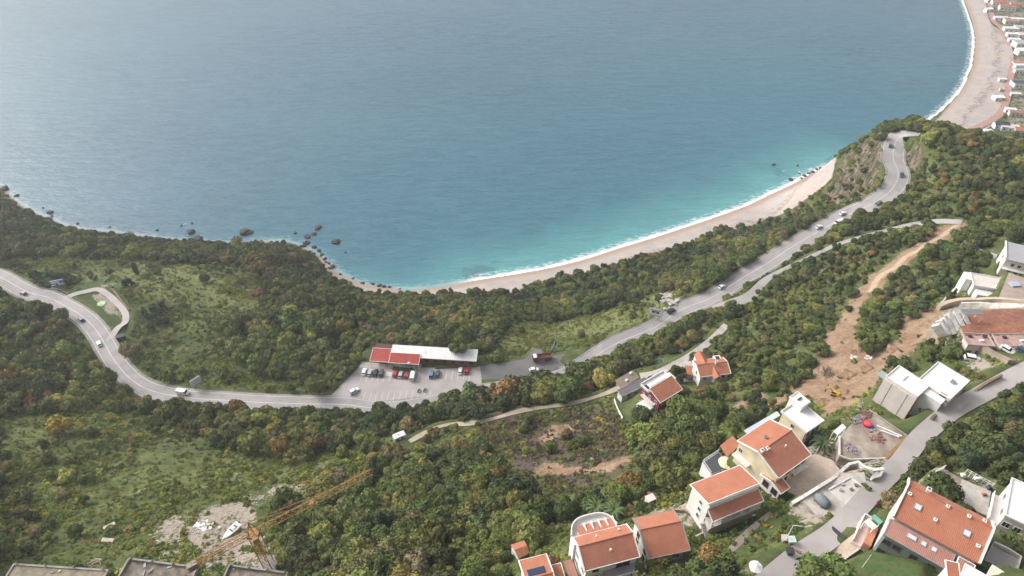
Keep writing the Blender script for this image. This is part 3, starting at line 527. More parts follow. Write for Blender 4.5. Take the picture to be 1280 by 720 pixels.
W_WH = mat('white_render', (.80, .78, .76), .85, .06, 1.2, col2=(.72, .70, .67)); W_WP = mat('white_roof_membrane', (.76, .75, .74), .6, .05, .8, col2=(.70, .69, .68), sc2=.18); W_YE = mat('yellow_render', (.76, .65, .46), .88, .05, 1, col2=(.56, .47, .31)); W_PK = mat('beige_render', (.70, .62, .58), .88, .06, 1, col2=(.64, .57, .53))
W_RED = mat('red_render', (.26, .05, .045), .85, .1, 1); W_GY = mat('grey_concrete', (.34, .32, .30), .9, .14, 1.1, .01, col2=(.24, .22, .20)); W_DK = mat('dark_concrete', (.17, .155, .14), .9, .2, 1.3, col2=(.10, .095, .085)); W_BK = mat('brown_brick', (.24, .11, .08), .9, .15, 2); W_CO = mat('pale_concrete', (.52, .48, .44), .9, .12, 1, col2=(.42, .38, .34), sc2=.4)
M_GL = mat('window_glass', (.03, .036, .042), .12, .1, 1, spec=.6); M_FR = mat('window_frame_white', (.7, .69, .67), .5, .03); M_BRF = mat('brown_frame', (.13, .07, .045), .6, .1); M_MET = mat('grey_metal', (.36, .37, .38), .45, .08, 2, metal=.5); M_DKM = mat('dark_metal', (.05, .05, .055), .5, .1); M_WD = mat('weathered_wood', (.30, .20, .12), .8, .2, 3, col2=(.22, .13, .08)); M_SKYL = mat('skylight_glass', (.62, .64, .68), .2, .05); M_SLATE = mat('slate_floor', (.10, .11, .12), .7, .15, 1)
M_PAVE = mat('beige_paving', (.56, .45, .36), .9, .12, 1.6, col2=(.47, .38, .31), sc2=.35); M_SOL = mat('solar_panel', (.03, .045, .09), .2, .15, 2); M_TEAL = mat('green_tarp', (.16, .36, .30), .6, .1, 2); M_TARP = mat('grey_tarp', (.19, .21, .23), .6, .14, 1.5, .02); M_PBL = mat('pale_blue_sheet', (.52, .60, .66), .5, .06, 1)
# ------------------------------------------------------------------ houses
class House:
    """local frame: x along the ridge, +y to the far (sea) side; z from the footing"""
    def __init__(s, key, name, label, cat='house', down=5, label_group=None):
        r = SITES[key]; s.r = r; s.L, s.D, s.h = r['L'], r['D'], r['h']; s.t = thing(name, label, cat, (r['c'][0], r['c'][1], r['zb']), 0); ORIG.pop(s.t.name, None); s.t.rotation_euler = (0, 0, r['rz']); s.down = down
        s.sg = 1 if np.cross(r['ex'], r['ey']) > 0 else -1
    def b(s, mb, name, m, parent=None, smooth=False): return mb.build(name, m, parent or s.t, smooth, world=False)
    def body(s, m, x0=None, x1=None, y0=None, y1=None, h=None, inset=.45, gable=0, ridge=0, name='wall'):
        a, d = s.L / 2 - inset, s.D / 2 - inset; x0 = -a if x0 is None else x0; x1 = a if x1 is None else x1; y0 = -d if y0 is None else y0; y1 = d if y1 is None else y1; h = s.h if h is None else h
        b = MB()
        if gable:
            ym = ridge * s.D; kf = gable * inset / (s.D / 2 - ym); kn = gable * inset / (s.D / 2 + ym); P = [(y0, -s.down), (y1, -s.down), (y1, h + kf - .08), (ym, h + gable - .08), (y0, h + kn - .08)]
            b.add([(x0, *p) for p in P] + [(x1, *p) for p in P], [(0, 4, 3, 2, 1), (5, 6, 7, 8, 9), (0, 1, 6, 5), (1, 2, 7, 6), (2, 3, 8, 7), (3, 4, 9, 8), (4, 0, 5, 9)])
        else: b.prism([(x0, y0), (x1, y0), (x1, y1), (x0, y1)], -s.down, h)
        s.w = (x0, x1, y0, y1); return s.b(b, name, m)
    def gable_roof(s, rise, m_far, m_near=None, th=.22, ov=0, fascia=W_WH, ridge=0.0, x0=None, x1=None, caps=True):
        a, d = s.L / 2 + ov, s.D / 2 + ov; x0 = -a if x0 is None else x0; x1 = a if x1 is None else x1; yr = ridge * s.D; h = s.h
        for nm, y, m in (('roof', d, m_far), ('roof', -d, m_near or m_far)):
            q = [(x0, yr), (x1, yr), (x1, y), (x0, y)]; z = [h + rise, h + rise, h, h]; k = np.array(z)
            b = MB(); V = [(*q[i], z[i] + .12) for i in range(4)] + [(*q[i], z[i] - th + .12) for i in range(4)]; F = [(0, 3, 2, 1), (4, 5, 6, 7), (0, 4, 7, 3), (1, 2, 6, 5), (3, 7, 6, 2), (0, 1, 5, 4)]
            if y < 0: F = [tuple(reversed(f)) for f in F]
            b.add(V, F); rf = s.b(b, nm, m)
            if fascia:
                g = MB(); g.bar((x0 - .05, y, h + .02), (x1 + .05, y, h + .02), .12, .3); s.b(g, 'gutter', fascia, rf)
        for x in (x0, x1):
            e = MB()
            for y in (d, -d): e.bar((x, yr, h + rise + .06), (x, y, h + .06), .24, .36)
            if fascia: s.b(e, 'verge', fascia)
        if caps:
            c = MB(); c.tube((x0, yr, h + rise + .12), (x1, yr, h + rise + .12), .16, .16, 8); s.b(c, 'ridge_cap', m_near or m_far)
    def mono_roof(s, y0, z0, y1, z1, m, x0=None, x1=None, th=.2, name='roof', rim=W_WH):
        a = s.L / 2; x0 = -a if x0 is None else x0; x1 = a if x1 is None else x1
        V = [(x0, y0, z0 + .1), (x1, y0, z0 + .1), (x1, y1, z1 + .1), (x0, y1, z1 + .1)]; V += [(x, y, z - th) for x, y, z in V]
        rf = s.b(MB().add(V, [(0, 1, 2, 3), (4, 7, 6, 5), (0, 4, 5, 1), (1, 5, 6, 2), (2, 6, 7, 3), (3, 7, 4, 0)]), name, m)
        if rim:
            g = MB(); [g.bar(p, q, .16, .3) for p, q in (((x0, y0, z0), (x0, y1, z1)), ((x1, y0, z0), (x1, y1, z1)), ((x0 - .07, y0, z0 - .02), (x1 + .07, y0, z0 - .02)), ((x0 - .07, y1, z1 - .02), (x1 + .07, y1, z1 - .02)))]; s.b(g, 'verge', rim, rf)
        return rf
    def flat_roof(s, m, par=.35, rim=W_WH, x0=None, x1=None, y0=None, y1=None, z=None, name='roof', t=.22):
        a, d = s.L / 2, s.D / 2; x0 = -a if x0 is None else x0; x1 = a if x1 is None else x1; y0 = -d if y0 is None else y0; y1 = d if y1 is None else y1; z = s.h if z is None else z
        rf = s.b(MB().prism([(x0 + t, y0 + t), (x1 - t, y0 + t), (x1 - t, y1 - t), (x0 + t, y1 - t)], z - .15, z + .06), name, m)
        if par:
            b = MB(); b.box(((x0 + x1) / 2, y0 + t / 2, z + par / 2 - .1), (x1 - x0, t, par + .2)); b.box(((x0 + x1) / 2, y1 - t / 2, z + par / 2 - .1), (x1 - x0, t, par + .2)); b.box((x0 + t / 2, (y0 + y1) / 2, z + par / 2 - .1), (t, y1 - y0 - 2 * t, par + .2)); b.box((x1 - t / 2, (y0 + y1) / 2, z + par / 2 - .1), (t, y1 - y0 - 2 * t, par + .2)); s.b(b, 'parapet', rim, rf)
        return rf
    def win(s, side, u, z, w=1.1, h=1.3, frame=M_FR, pane=M_GL, name='window', off=0):
        x0, x1, y0, y1 = s.w
        c = {'near': (u, y0, 0), 'far': (u, y1, 0), 'left': (x0, u, 0), 'right': (x1, u, 0)}[side]; n = {'near': (0, -1), 'far': (0, 1), 'left': (-1, 0), 'right': (1, 0)}[side]; tx = (abs(n[1]), abs(n[0]))
        def bx(du, dz, ww, hh, dep, o):
            return ((c[0] + tx[0] * du + n[0] * (o + off), c[1] + tx[1] * du + n[1] * (o + off), z + dz), (tx[0] * ww + abs(n[0]) * dep, tx[1] * ww + abs(n[1]) * dep, hh))
        f = MB(); [f.box(*q) for q in (bx(0, h / 2 + .05, w + .2, .1, .12, .03), bx(0, -h / 2 - .05, w + .3, .1, .22, .05), bx(w / 2 + .05, 0, .1, h, .12, .03), bx(-w / 2 - .05, 0, .1, h, .12, .03), bx(0, 0, .06, h, .08, .03))]
        fr = s.b(f, name, frame); s.b(MB().box(*bx(0, 0, w, h, .05, .02)), 'pane', pane, fr); return fr
    def wins(s, side, us, zs, **k): [s.win(side, u, z, **k) for u in us for z in zs]
    def chimney(s, x, y, z, w=.7, hh=1.3, m=W_WH):
        b = MB().box((x, y, z + hh / 2 - .6), (w, w, hh + 1.2)); b.box((x, y, z + hh + .06), (w + .25, w + .25, .12)); c = s.b(b, 'chimney', m); s.b(MB().box((x, y, z + hh + .16), (w - .2, w - .2, .1)), 'flue', M_DKM, c)
    def balcony(s, side, u0, u1, z, dep=1.4, slab=W_WH, rail=M_FR, solid=False):
        x0, x1, y0, y1 = s.w; sgn = -1 if side in ('near', 'left') else 1; base = {'near': y0, 'far': y1, 'left': x0, 'right': x1}[side]; b = MB(); r = MB(); m = base + sgn * dep / 2; o = base + sgn * (dep - .06)
        if side in ('near', 'far'):
            b.box(((u0 + u1) / 2, m, z), (u1 - u0, dep, .18)); sb = s.b(b, 'balcony', slab)
            if solid: r.box(((u0 + u1) / 2, o, z + .59), (u1 - u0, .1, 1)); r.box((u0 + .05, m, z + .59), (.1, dep - .2, 1)); r.box((u1 - .05, m, z + .59), (.1, dep - .2, 1))
            else:
                r.bar((u0, o, z + 1.1), (u1, o, z + 1.1), .06); [r.bar((u, o, z + .09), (u, o, z + 1.1), .04) for u in np.linspace(u0 + .03, u1 - .03, max(3, int((u1 - u0) / .5)))]
        else:
            b.box((m, (u0 + u1) / 2, z), (dep, u1 - u0, .18)); sb = s.b(b, 'balcony', slab)
            if solid: r.box((o, (u0 + u1) / 2, z + .59), (.1, u1 - u0, 1))
            else:
                r.bar((o, u0, z + 1.1), (o, u1, z + 1.1), .06); [r.bar((o, u, z + .09), (o, u, z + 1.1), .04) for u in np.linspace(u0 + .03, u1 - .03, max(3, int((u1 - u0) / .5)))]
        s.b(r, 'railing', rail, sb)
    def dots(s, pts, name, mb_fn, m):
        for p in pts: b = MB(); mb_fn(b, p); s.b(b, name, m)
def pipe(b, p): b.tube((p[0], p[1], p[2] - .3), (p[0], p[1], p[2] + .45), .14, .14, 8); b.tube((p[0], p[1], p[2] + .45), (p[0], p[1], p[2] + .55), .22, .22, 8)
# house with the rounded balconies
H = House('round', 'house', 'white house with an orange gable roof and rounded white balconies towards the sea'); L, D = H.L, H.D; H.body(W_WH, gable=1.9, ridge=.08)
H.gable_roof(1.9, T_OR, T_BR, ridge=.08); H.wins('left', (-D * .25, D * .2), (2, 5), w=1.1); H.wins('near', (-L * .28,), (6.6, 3.4), w=1.0, h=1.1, frame=M_BRF); H.win('near', L * .22, 6.3, w=2.6, h=1.8, frame=M_BRF, name='door')
H.balcony('near', -L * .12, L * .42, 5.2, 2.2, slab=mat('mauve_floor', (.30, .26, .28), .8, .1, 2)); H.wins('right', (0,), (2.2, 5.2))
y1 = D / 2 - .45; bz = H.h - 1.2
def arcy(x): return y1 + 4.3 * (1 - (abs(x + .2) / (L * .62)) ** 4) ** .5 if abs(x + .2) < L * .62 else y1
xs = np.linspace(-L * .50, L * .36, 17); ring = [(x, y1 + 4.6 * max(.0, 1 - (abs(x + L * .07) / (L * .44)) ** 3.2) ** .5) for x in xs]
q = MB().prism([(xs[0], y1 - .5)] + [p for p in ring[1:-1]] + [(xs[-1], y1 - .5)], -H.down, bz); H.b(q, 'bay', W_WH)
q = MB()
for p0, p1 in zip(ring[:-1], ring[1:]): q.bar((*p0, bz + .45), (*p1, bz + .45), .22, 1.1)
H.b(q, 'parapet', W_WH)
for i, x in enumerate(np.linspace(-L * .30, L * .24, 5)):
    w_ = L * .06; r_ = MB(); ytop = y1 + .2; yb = y1 + 3.0; zt = H.h + .25; V = [(x - w_, ytop, zt), (x + w_, ytop, zt), (x + w_, yb, zt - 1), (x - w_, yb, zt - 1)]; V += [(a, b, c - .18) for a, b, c in V]
    H.b(r_.add(V, [(0, 1, 2, 3), (4, 7, 6, 5), (0, 4, 5, 1), (1, 5, 6, 2), (2, 6, 7, 3), (3, 7, 4, 0)]), 'awning_roof', T_OR); H.b(MB().box((x + w_ + .28, y1 + 1.6, bz + .5), (.3, 3, 1.1)), 'divider', W_WH)
H.dots([(-L * .12, D * .30, H.h + .9), (L * .30, D * .33, H.h + .85), (L * .02, -D * .2, H.h + 1.3)], 'roof_vent', pipe, W_WH); H.b(MB().box((-L / 2 - 1.2, -D * .1, 2.2), (1.9, D * .8, .2)), 'side_terrace', T_PK)
# plain roofed house
H = House('plain', 'house', 'plain orange-roofed house with a white wall, between the balconied house and the three-storey one'); L, D = H.L, H.D; H.body(W_WH, gable=1.7, ridge=.1); H.gable_roof(1.7, T_OR, T_OR, ridge=.1, fascia=M_MET); H.wins('left', (-D * .22, D * .18), (3.9, 1.2), w=.9, h=1.5, frame=M_BRF); H.wins('near', (-L * .25, L * .2), (3.6,), w=1.3)
H.b(MB().box((L * .1, -D / 2 - .2, 1.6), (L * .6, 1.6, .18)), 'veranda_floor', W_GY)
# white three-storey house
H = House('white3', 'house', 'white three-storey house with two-level tiled roof and a columned veranda'); L, D = H.L, H.D; ys = -D * .20
_a = L / 2 - .45; V_ = [(y_, z_) for y_, z_ in ((ys, -5), (D / 2 - .45, -5), (D / 2 - .45, H.h - .05), (ys, H.h + 1.6))]; H.b(MB().add([(-_a, *q) for q in V_] + [(_a, *q) for q in V_], [(0, 3, 2, 1), (4, 5, 6, 7), (0, 1, 5, 4), (1, 2, 6, 5), (2, 3, 7, 6), (3, 0, 4, 7)]), 'wall', W_WH); H.w = (-_a, _a, ys, D / 2 - .45); H.mono_roof(D / 2, H.h, ys - .1, H.h + 1.9, T_OR); H.b(MB().box((0, ys - .22, H.h + .95), (L - .5, .4, 1.5)), 'clerestory_wall', W_WH)
wv = H.w; H.wins('left', (D * .06,), (7.6,), w=.8, h=1); H.win('left', D * .06 - .2, 5.2, w=.8, h=1.2); H.win('left', D * .06 - .3, 2.9, w=.8, h=1.2); H.mono_roof(ys - .2, H.h + .25, -D / 2, H.h - 1.1, T_BR)
b = MB().box((0, (ys - D / 2) / 2 - .1, H.h - 3.6), (L - .6, D * .30, .25)); H.b(b, 'veranda_floor', W_CO); b = MB().box((0, (ys - D / 2) / 2 + .4, 0), (L - 1.2, D * .22, (H.h - 3.8) * 2)); H.b(b, 'wall', W_PK)
for x in np.linspace(-L / 2 + .4, L / 2 - .4, 6): H.b(MB().box((x, -D / 2 + .35, H.h - 3.0), (.28, .28, 4.0)), 'column', W_WH)
H.w = (wv[0], wv[1], ys, wv[3]); H.wins('near', (-L * .3, -L * .02, L * .27), (H.h - 2.0,), w=1.5, h=2, frame=M_BRF); b = MB(); b.bar((-L / 2, -D / 2 + .3, H.h - 2.4), (L / 2, -D / 2 + .3, H.h - 2.4), .08); H.b(b, 'railing', M_FR)
b = MB(); [b.box((-L / 2 - .9 - .0 * k, -D * .32 - k * .32, H.h - 3.7 - k * .24), (1.1, .34, .2)) for k in range(16)]; H.b(b, 'outside_stair', W_CO)
# yellow house and its wing
H = House('yellow', 'house', 'large pale yellow house with a big orange gable roof and white eaves'); L, D = H.L, H.D; H.body(W_YE, gable=2.3, ridge=.02); H.gable_roof(2.3, T_OR, T_BR, ridge=.02); H.wins('near', (-L * .1, L * .18, L * .38), (6.4, 3.3), w=1.2, frame=M_BRF); H.wins('left', (D * .38,), (2.5, 5.6), w=1)
H.chimney(-L * .44, D * .0, H.h + 2.2, .6, .9); H.chimney(-L * .30, -D * .02, H.h + 2.2, .5, .7); H.chimney(-L * .06, D * .2, H.h + 1.5, .45, .7, M_MET); H.dots([(L * .1, -D * .15, H.h + 1.9)], 'roof_vent', pipe, W_WH)
H.balcony('left', D * .1, D * .46, 3.9, 1.5); H.balcony('near', L * .05, L * .45, 4.6, 1.1)
H = House('wing', 'garage', 'small porch building with an orange tiled roof joined to the front of the yellow house', 'annex'); L, D = H.L, H.D; H.body(W_WH, h=H.h); H.gable_roof(1.0, T_OR, T_BR, ridge=0); H.wins('left', (-D * .2, D * .2), (2.3,), w=1.4, h=1.8, frame=M_BRF); H.wins('near', (-L * .2, L * .2), (2.3,), w=1.1, h=1.7, frame=M_BRF)
# white flat-roofed house
H = House('flatw', 'house', 'cube-like white house with a flat membrane roof and a raised stair tower'); L, D = H.L, H.D; H.body(W_YE); H.flat_roof(W_WP, .5); b = MB(); b.box((-L * .02, -D / 2 + .4, H.h - 1.7), (L * .82, .2, 2.2)); H.b(b, 'veranda_shade_panel', M_DKM)  # solid dark panel on the wall stands for shade inside the veranda
for x in (-L * .4, -L * .12, L * .14, L * .4): H.b(MB().box((x, -D / 2 + .26, H.h - 1.6), (.25, .2, 3)), 'pillar', W_WH)
H.b(MB().prism([(L * .08, D * .15), (L * .52, D * .15), (L * .52, D * .62), (L * .08, D * .62)], -5, H.h + 2.1), 'stair_tower', W_WH); tw = H.flat_roof(W_WP, .3, x0=L * .06, x1=L * .54, y0=D * .13, y1=D * .64, z=H.h + 2.15, name='tower_roof'); H.b(MB().box((L * .3, D * .4, H.h + 2.5), (1.6, .35, .25)), 'skylight', M_DKM, tw); H.wins('left', (0,), (2, 4.6), w=.9)
# white apartment blocks
H = House('block_a', 'apartment_block', 'tall white apartment block with a blank beige wall, left half of the pair', 'building'); L, D = H.L, H.D; H.body(W_PK, inset=.15); H.flat_roof(W_WP, .4); b = MB()
for k in range(4): b.prism([(-L / 2 - .12 * (k % 2) - .1, -D / 2 + k * D / 4), (-L / 2 + .3, -D / 2 + k * D / 4), (-L / 2 + .3, -D / 2 + (k + 1) * D / 4), (-L / 2 - .12 * (k % 2) - .1, -D / 2 + (k + 1) * D / 4)], -4, H.h - .6 - .0 * k)
H.b(b, 'stepped_wall', W_PK); H.w = (-L / 2 + .15, L / 2 - .15, -D / 2 + .15, D / 2 - .15)
for z in (1.5, 4.5, 7.5): H.balcony('right', -D * .35, D * .2, z, 1.5, solid=True); H.win('right', -D * .1, z + 1.3, w=1.6, h=2, frame=M_BRF)
H.b(MB().box((L * .05, D * .12, H.h + .1), (L * .4, .35, .5)), 'roof_step', W_WH)
H.b(MB().box((-L * .15, D / 2 + 1.2, H.h - 2), (L * .4, 2.6, .2)), 'green_glass_roof', mat('green_glass', (.30, .38, .36), .3, .08, 1))
H = House('block_b', 'apartment_block', 'white apartment block with a broad bright roof, right half of the pair by the road', 'building'); L, D = H.L, H.D; H.body(W_PK, inset=.15); H.flat_roof(W_WP, .4); H.wins('right', (-D * .3, D * .05), (2.4, 5.4, 8.4), w=1.3, frame=M_BRF)
H.b(MB().prism([(-L * .35, -D / 2 - 2.6), (L * .25, -D / 2 - 2.6), (L * .25, -D / 2), (-L * .35, -D / 2)], -5, H.h - 4.4), 'lower_wing', W_PK); H.b(MB().prism([(-L * .37, -D / 2 - 2.8), (L * .27, -D / 2 - 2.8), (L * .27, -D / 2 - .02), (-L * .37, -D / 2 - .02)], H.h - 4.4, H.h - 4.15), 'lower_roof', W_CO)
H.b(MB().prism([(L * .27, -D / 2 - 2.4), (L * .42, -D / 2 - 2.4), (L * .5, -D / 2 - .1), (L * .27, -D / 2 - .1)], -5, H.h - 4.5), 'brown_stair_wall', mat('brown_render', (.24, .13, .10), .85, .1)); H.w = (-L / 2 + .15, L / 2 - .15, -D / 2 + .15, D / 2 - .15)
for z in (1.2, 4.2, 7.2): H.balcony('left', -D * .5, -D * .05, z, 1.7, slab=W_GY); H.win('left', -D * .28, z + 1.2, w=1.5, h=2, frame=M_BRF)
H.b(MB().prism([(-L / 2 - 2.6, -D * .40), (-L / 2 - .05, -D * .40), (-L / 2 - .05, D * .38), (-L / 2 - 2.6, D * .38)], -5, H.h - .7), 'stair_core', W_WP); H.b(MB().box((-L * .1, D * .1, H.h + .18), (.25, D * .5, .3)), 'roof_step', W_WH); H.b(MB().box((L * .1, -D * .2, H.h + .35), (1.2, .9, .6)), 'roof_box', M_MET)
# long orange-roofed house
H = House('long', 'house', 'long house with deep orange roof, two skylights and white gable parapets'); L, D = H.L, H.D; H.body(W_PK, gable=2.4, ridge=.16); T_DO = tiles('shaded_orange_tiles', (.43, .145, .08), (.48, .185, .105)); T_LO = tiles('lit_orange_tiles', (.48, .19, .11), (.52, .23, .14)); H.gable_roof(2.4, T_LO, T_DO, ridge=.16, fascia=None)  # far slope lit, near slope shaded: light painted in by two tile tones
for x in (-L / 2, L / 2):
    b = MB(); [b.bar((x, .16 * D, H.h + 2.6), (x, y, H.h + .2), .32, .6) for y in (D / 2, -D / 2)]; H.b(b, 'gable_parapet', W_WH)
def nz(y): return H.h + 2.4 * (y + D / 2) / (D * .66) if y < .16 * D else H.h + 2.4 * (D / 2 - y) / (D * .34)
for x in (-L * .30, L * .27):
    y = -D * .14; f = MB().box((x, y, nz(y) + .22), (1.25, 1.25, .2), 0, 0, 0, math.atan(2.4 / (D * .66))); sk = H.b(f, 'skylight', M_MET); H.b(MB().box((x, y, nz(y) + .30), (.95, .95, .12), 0, 0, 0, math.atan(2.4 / (D * .66))), 'pane', M_SKYL, sk)
for x, y in ((-L * .02, D * .12), (-L * .08, -D * .2), (L * .22, D * .14), (L * .42, -D * .25), (L * .40, D * .3), (-L * .44, 0)): H.chimney(x, y, nz(y) - .2, .4, .55)
H.chimney(-L * .27, D * .27, nz(D * .27), .6, 1.1); [H.b(MB().box((x, D * .36, nz(D * .36) + .1), (L * .22, 1.2, .2)), 'dormer', T_LO) for x in (-L * .33, L * .32)]
H.mono_roof(-D / 2 - .1, H.h - .7, -D / 2 - 3.4, H.h - 1.5, T_PK, x0=-L / 2, x1=L * .26, rim=M_MET); H.b(MB().prism([(-L / 2 + .4, -D / 2 - 3), (L * .24, -D / 2 - 3), (L * .24, -D / 2 + .4), (-L / 2 + .4, -D / 2 + .4)], -5, H.h - 1.5), 'wall', mat('shaded_green_grey_render', (.16, .20, .18), .85, .1))  # lean-to wall: grey-green darkened, its shade put into the colour
sl_ = .8 / 3.3
for x in (-L * .22, -L * .08, L * .04): f = H.b(MB().box((x, -D / 2 - 1.3, H.h - .85), (1.7 if x < -L * .2 else 1.0, 1.0, .16), 0, 0, 0, math.atan(sl_)), 'skylight', M_MET); H.b(MB().box((x, -D / 2 - 1.3, H.h - .79), (1.4 if x < -L * .2 else .7, .7, .12), 0, 0, 0, math.atan(sl_)), 'pane', M_SKYL, f)
H.mono_roof(-D / 2 - .1, H.h - .7, -D / 2 - 4.6, H.h - 1.9, T_PK, x0=L * .30, x1=L * .48, rim=W_WH); H.b(MB().prism([(L * .31, -D / 2 - 4.3), (L * .47, -D / 2 - 4.3), (L * .47, -D / 2 + .4), (L * .31, -D / 2 + .4)], -5, H.h - 1.9), 'wall', W_PK)
H.w = (-L / 2 + .45, L / 2 - .45, -D / 2 - 3, D / 2 - .45); H.wins('near', (-L * .42, -L * .3, -L * .1, L * .1), (7.4, 4.2), w=1.2, frame=M_BRF); H.wins('left', (-D * .1, D * .2), (8.3, 5.2)); H.wins('right', (-D * .1, D * .2), (8.3, 5.2))
b = MB().prism([(-L / 2 - 3.2, -D * .42), (-L / 2 - .1, -D * .42), (-L / 2 - .1, D * .3), (-L / 2 - 3.2, D * .3)], -8, -2.8); H.b(b, 'side_terrace', W_PK); b = MB(); b.box((-L / 2 - 3.1, -D * .06, -2.4), (.2, D * .7, .9)); b.box((-L / 2 - 1.6, D * .3, -2.4), (3, .2, .9)); H.b(b, 'parapet', W_WH); H.b(MB().box((-L / 2 - .7, -D * .2, -1.8), (1.3, D * .5, 2.0)), 'orange_lean_to', T_LO)
# white house at the right edge
H = House('right', 'house', 'white flat-roofed house at the right edge beyond the concrete yard'); L, D = H.L, H.D; H.body(W_PK, inset=.3); H.flat_roof(W_WP, .3); H.wins('near', (-L * .3, 0), (5.6, 2.4)); H.wins('left', (-D * .2, D * .2), (5.6, 2.4)); H.balcony('left', -D * .4, D * .3, 3.9, 1.6, solid=True)
# red-walled villa
H = House('villa_red', 'villa', 'red-walled villa with a white roof terrace beside orange tiles'); L, D = H.L, H.D; H.body(W_RED); ym = D * .06; b = MB().prism([(-L / 2, ym), (L / 2, ym), (L / 2, D / 2), (-L / 2, D / 2)], H.h, H.h + .25); H.b(b, 'roof_terrace', W_WP)
b = MB(); b.box((0, D / 2 - .15, H.h + .6), (L, .3, .8)); b.box((-L / 2 + .15, D * .28, H.h + .6), (.3, D * .42, .8)); b.box((L / 2 - .15, D * .28, H.h + .6), (.3, D * .42, .8)); H.b(b, 'parapet', W_WH); H.b(MB().box((-L * .40, D * .27, H.h + .4), (L * .1, D * .2, .3)), 'skylight', M_GL)
H.mono_roof(ym + .3, H.h + 1.7, -D / 2, H.h - .1, T_OR, x0=-L * .46, x1=L / 2); H.b(MB().prism([(-L * .44, ym - .3), (L * .48, ym - .3), (L * .48, ym + .25), (-L * .44, ym + .25)], H.h, H.h + 1.6), 'clerestory_wall', W_WH); H.b(MB().box((0, ym + .8, H.h + 1.0), (L * .62, 1.1, .18), 0, 0, 0, -.5), 'glass_strip', mat('grey_glass', (.27, .29, .32), .3, .06))
H.wins('left', (-D * .3, 0, D * .3), (4.4, 1.6), w=1); H.wins('near', (-L * .3, 0, L * .3), (4.2,)); H.b(MB().prism([(-L / 2 - 3.6, -D * .28), (-L / 2 + .3, -D * .28), (-L / 2 + .3, D * .18), (-L / 2 - 3.6, D * .18)], -6, 1.6), 'lower_terrace', W_WH); H.balcony('left', -D * .3, D * .3, 3.0, 1.5, solid=True)
b = MB(); b.prism([(L / 2 - .3, D * .1), (L / 2 + 3.0, D * .1), (L / 2 + 3.0, D * .45), (L / 2 - .3, D * .45)], -4, H.h - 1.6); H.b(b, 'side_wing', W_WH)
# cross-roofed villa
H = House('villa_cross', 'villa', 'orange villa with crossing tiled roofs at the end of the pale lane'); L, D = H.L, H.D; H.body(W_WH, gable=1.6, ridge=.05, inset=.6); H.gable_roof(1.6, T_OR, T_OR, ridge=.05)
b = MB()
def cross(b, xc, w, ya, yb, rise, h): b.add([(xc - w, ya, h), (xc, ya, h + rise), (xc + w, ya, h), (xc - w, yb, h), (xc, yb, h + rise), (xc + w, yb, h)], [(0, 3, 4, 1), (1, 4, 5, 2), (3, 5, 4), (0, 1, 2), (0, 2, 5, 3)])
cross(b, -L * .2, L * .17, D * .1, D * .85, 1.7, H.h + .25); H.b(b, 'cross_roof', T_OR); b = MB().prism([(-L * .35, D * .3), (-L * .05, D * .3), (-L * .05, D * .8), (-L * .35, D * .8)], -5, H.h + .2); H.b(b, 'wall', W_WH)
b = MB(); cross(b, L * .02, L * .13, -D * .72, -D * .1, 1.3, H.h + .1); H.b(b, 'cross_roof', T_BR); H.b(MB().prism([(-L * .08, -D * .66), (L * .12, -D * .66), (L * .12, -D * .3), (-L * .08, -D * .3)], -5, H.h), 'wall', W_WH); H.b(MB().prism([(L * .2, D * .25), (L * .42, D * .25), (L * .42, D * .62), (L * .2, D * .62)], -4, H.h + .5), 'roof_terrace', W_WH); H.b(MB().box((L * .31, D * .45, H.h + .55), (L * .12, D * .2, .2)), 'skylight', M_DKM)
H.wins('near', (-L * .3, L * .3), (4.2,)); H.wins('left', (0,), (4, 1.4)); H.chimney(L * .12, 0, H.h + 1.5)
# solar-roof house and scrap of roof beside it
H = House('solar', 'house', 'small orange-roofed house cut by the lower edge with a dark solar panel'); L, D = H.L, H.D; H.body(W_WH, gable=1.2, ridge=-.1); H.gable_roof(1.2, T_OR, T_OR, ridge=-.1); H.wins('left', (0, D * .25), (4, 1.4)); H.b(MB().box((-.2, D * .06, H.h + 1.05), (L * .62, D * .20, .12), 0, 0, 0, -1.2 / (D * .6)), 'solar_panel', M_SOL)
H.b(MB().prism([(L / 2 - .3, -D * .5), (L / 2 + 2.2, -D * .5), (L / 2 + 2.2, D * .22), (L / 2 - .3, D * .22)], -5, H.h - 1.6), 'annex', W_PK); H.mono_roof(D * .25, H.h - 1.3, -D * .5, H.h - 1.8, T_BR, x0=L / 2 - .1, x1=L / 2 + 2.5)
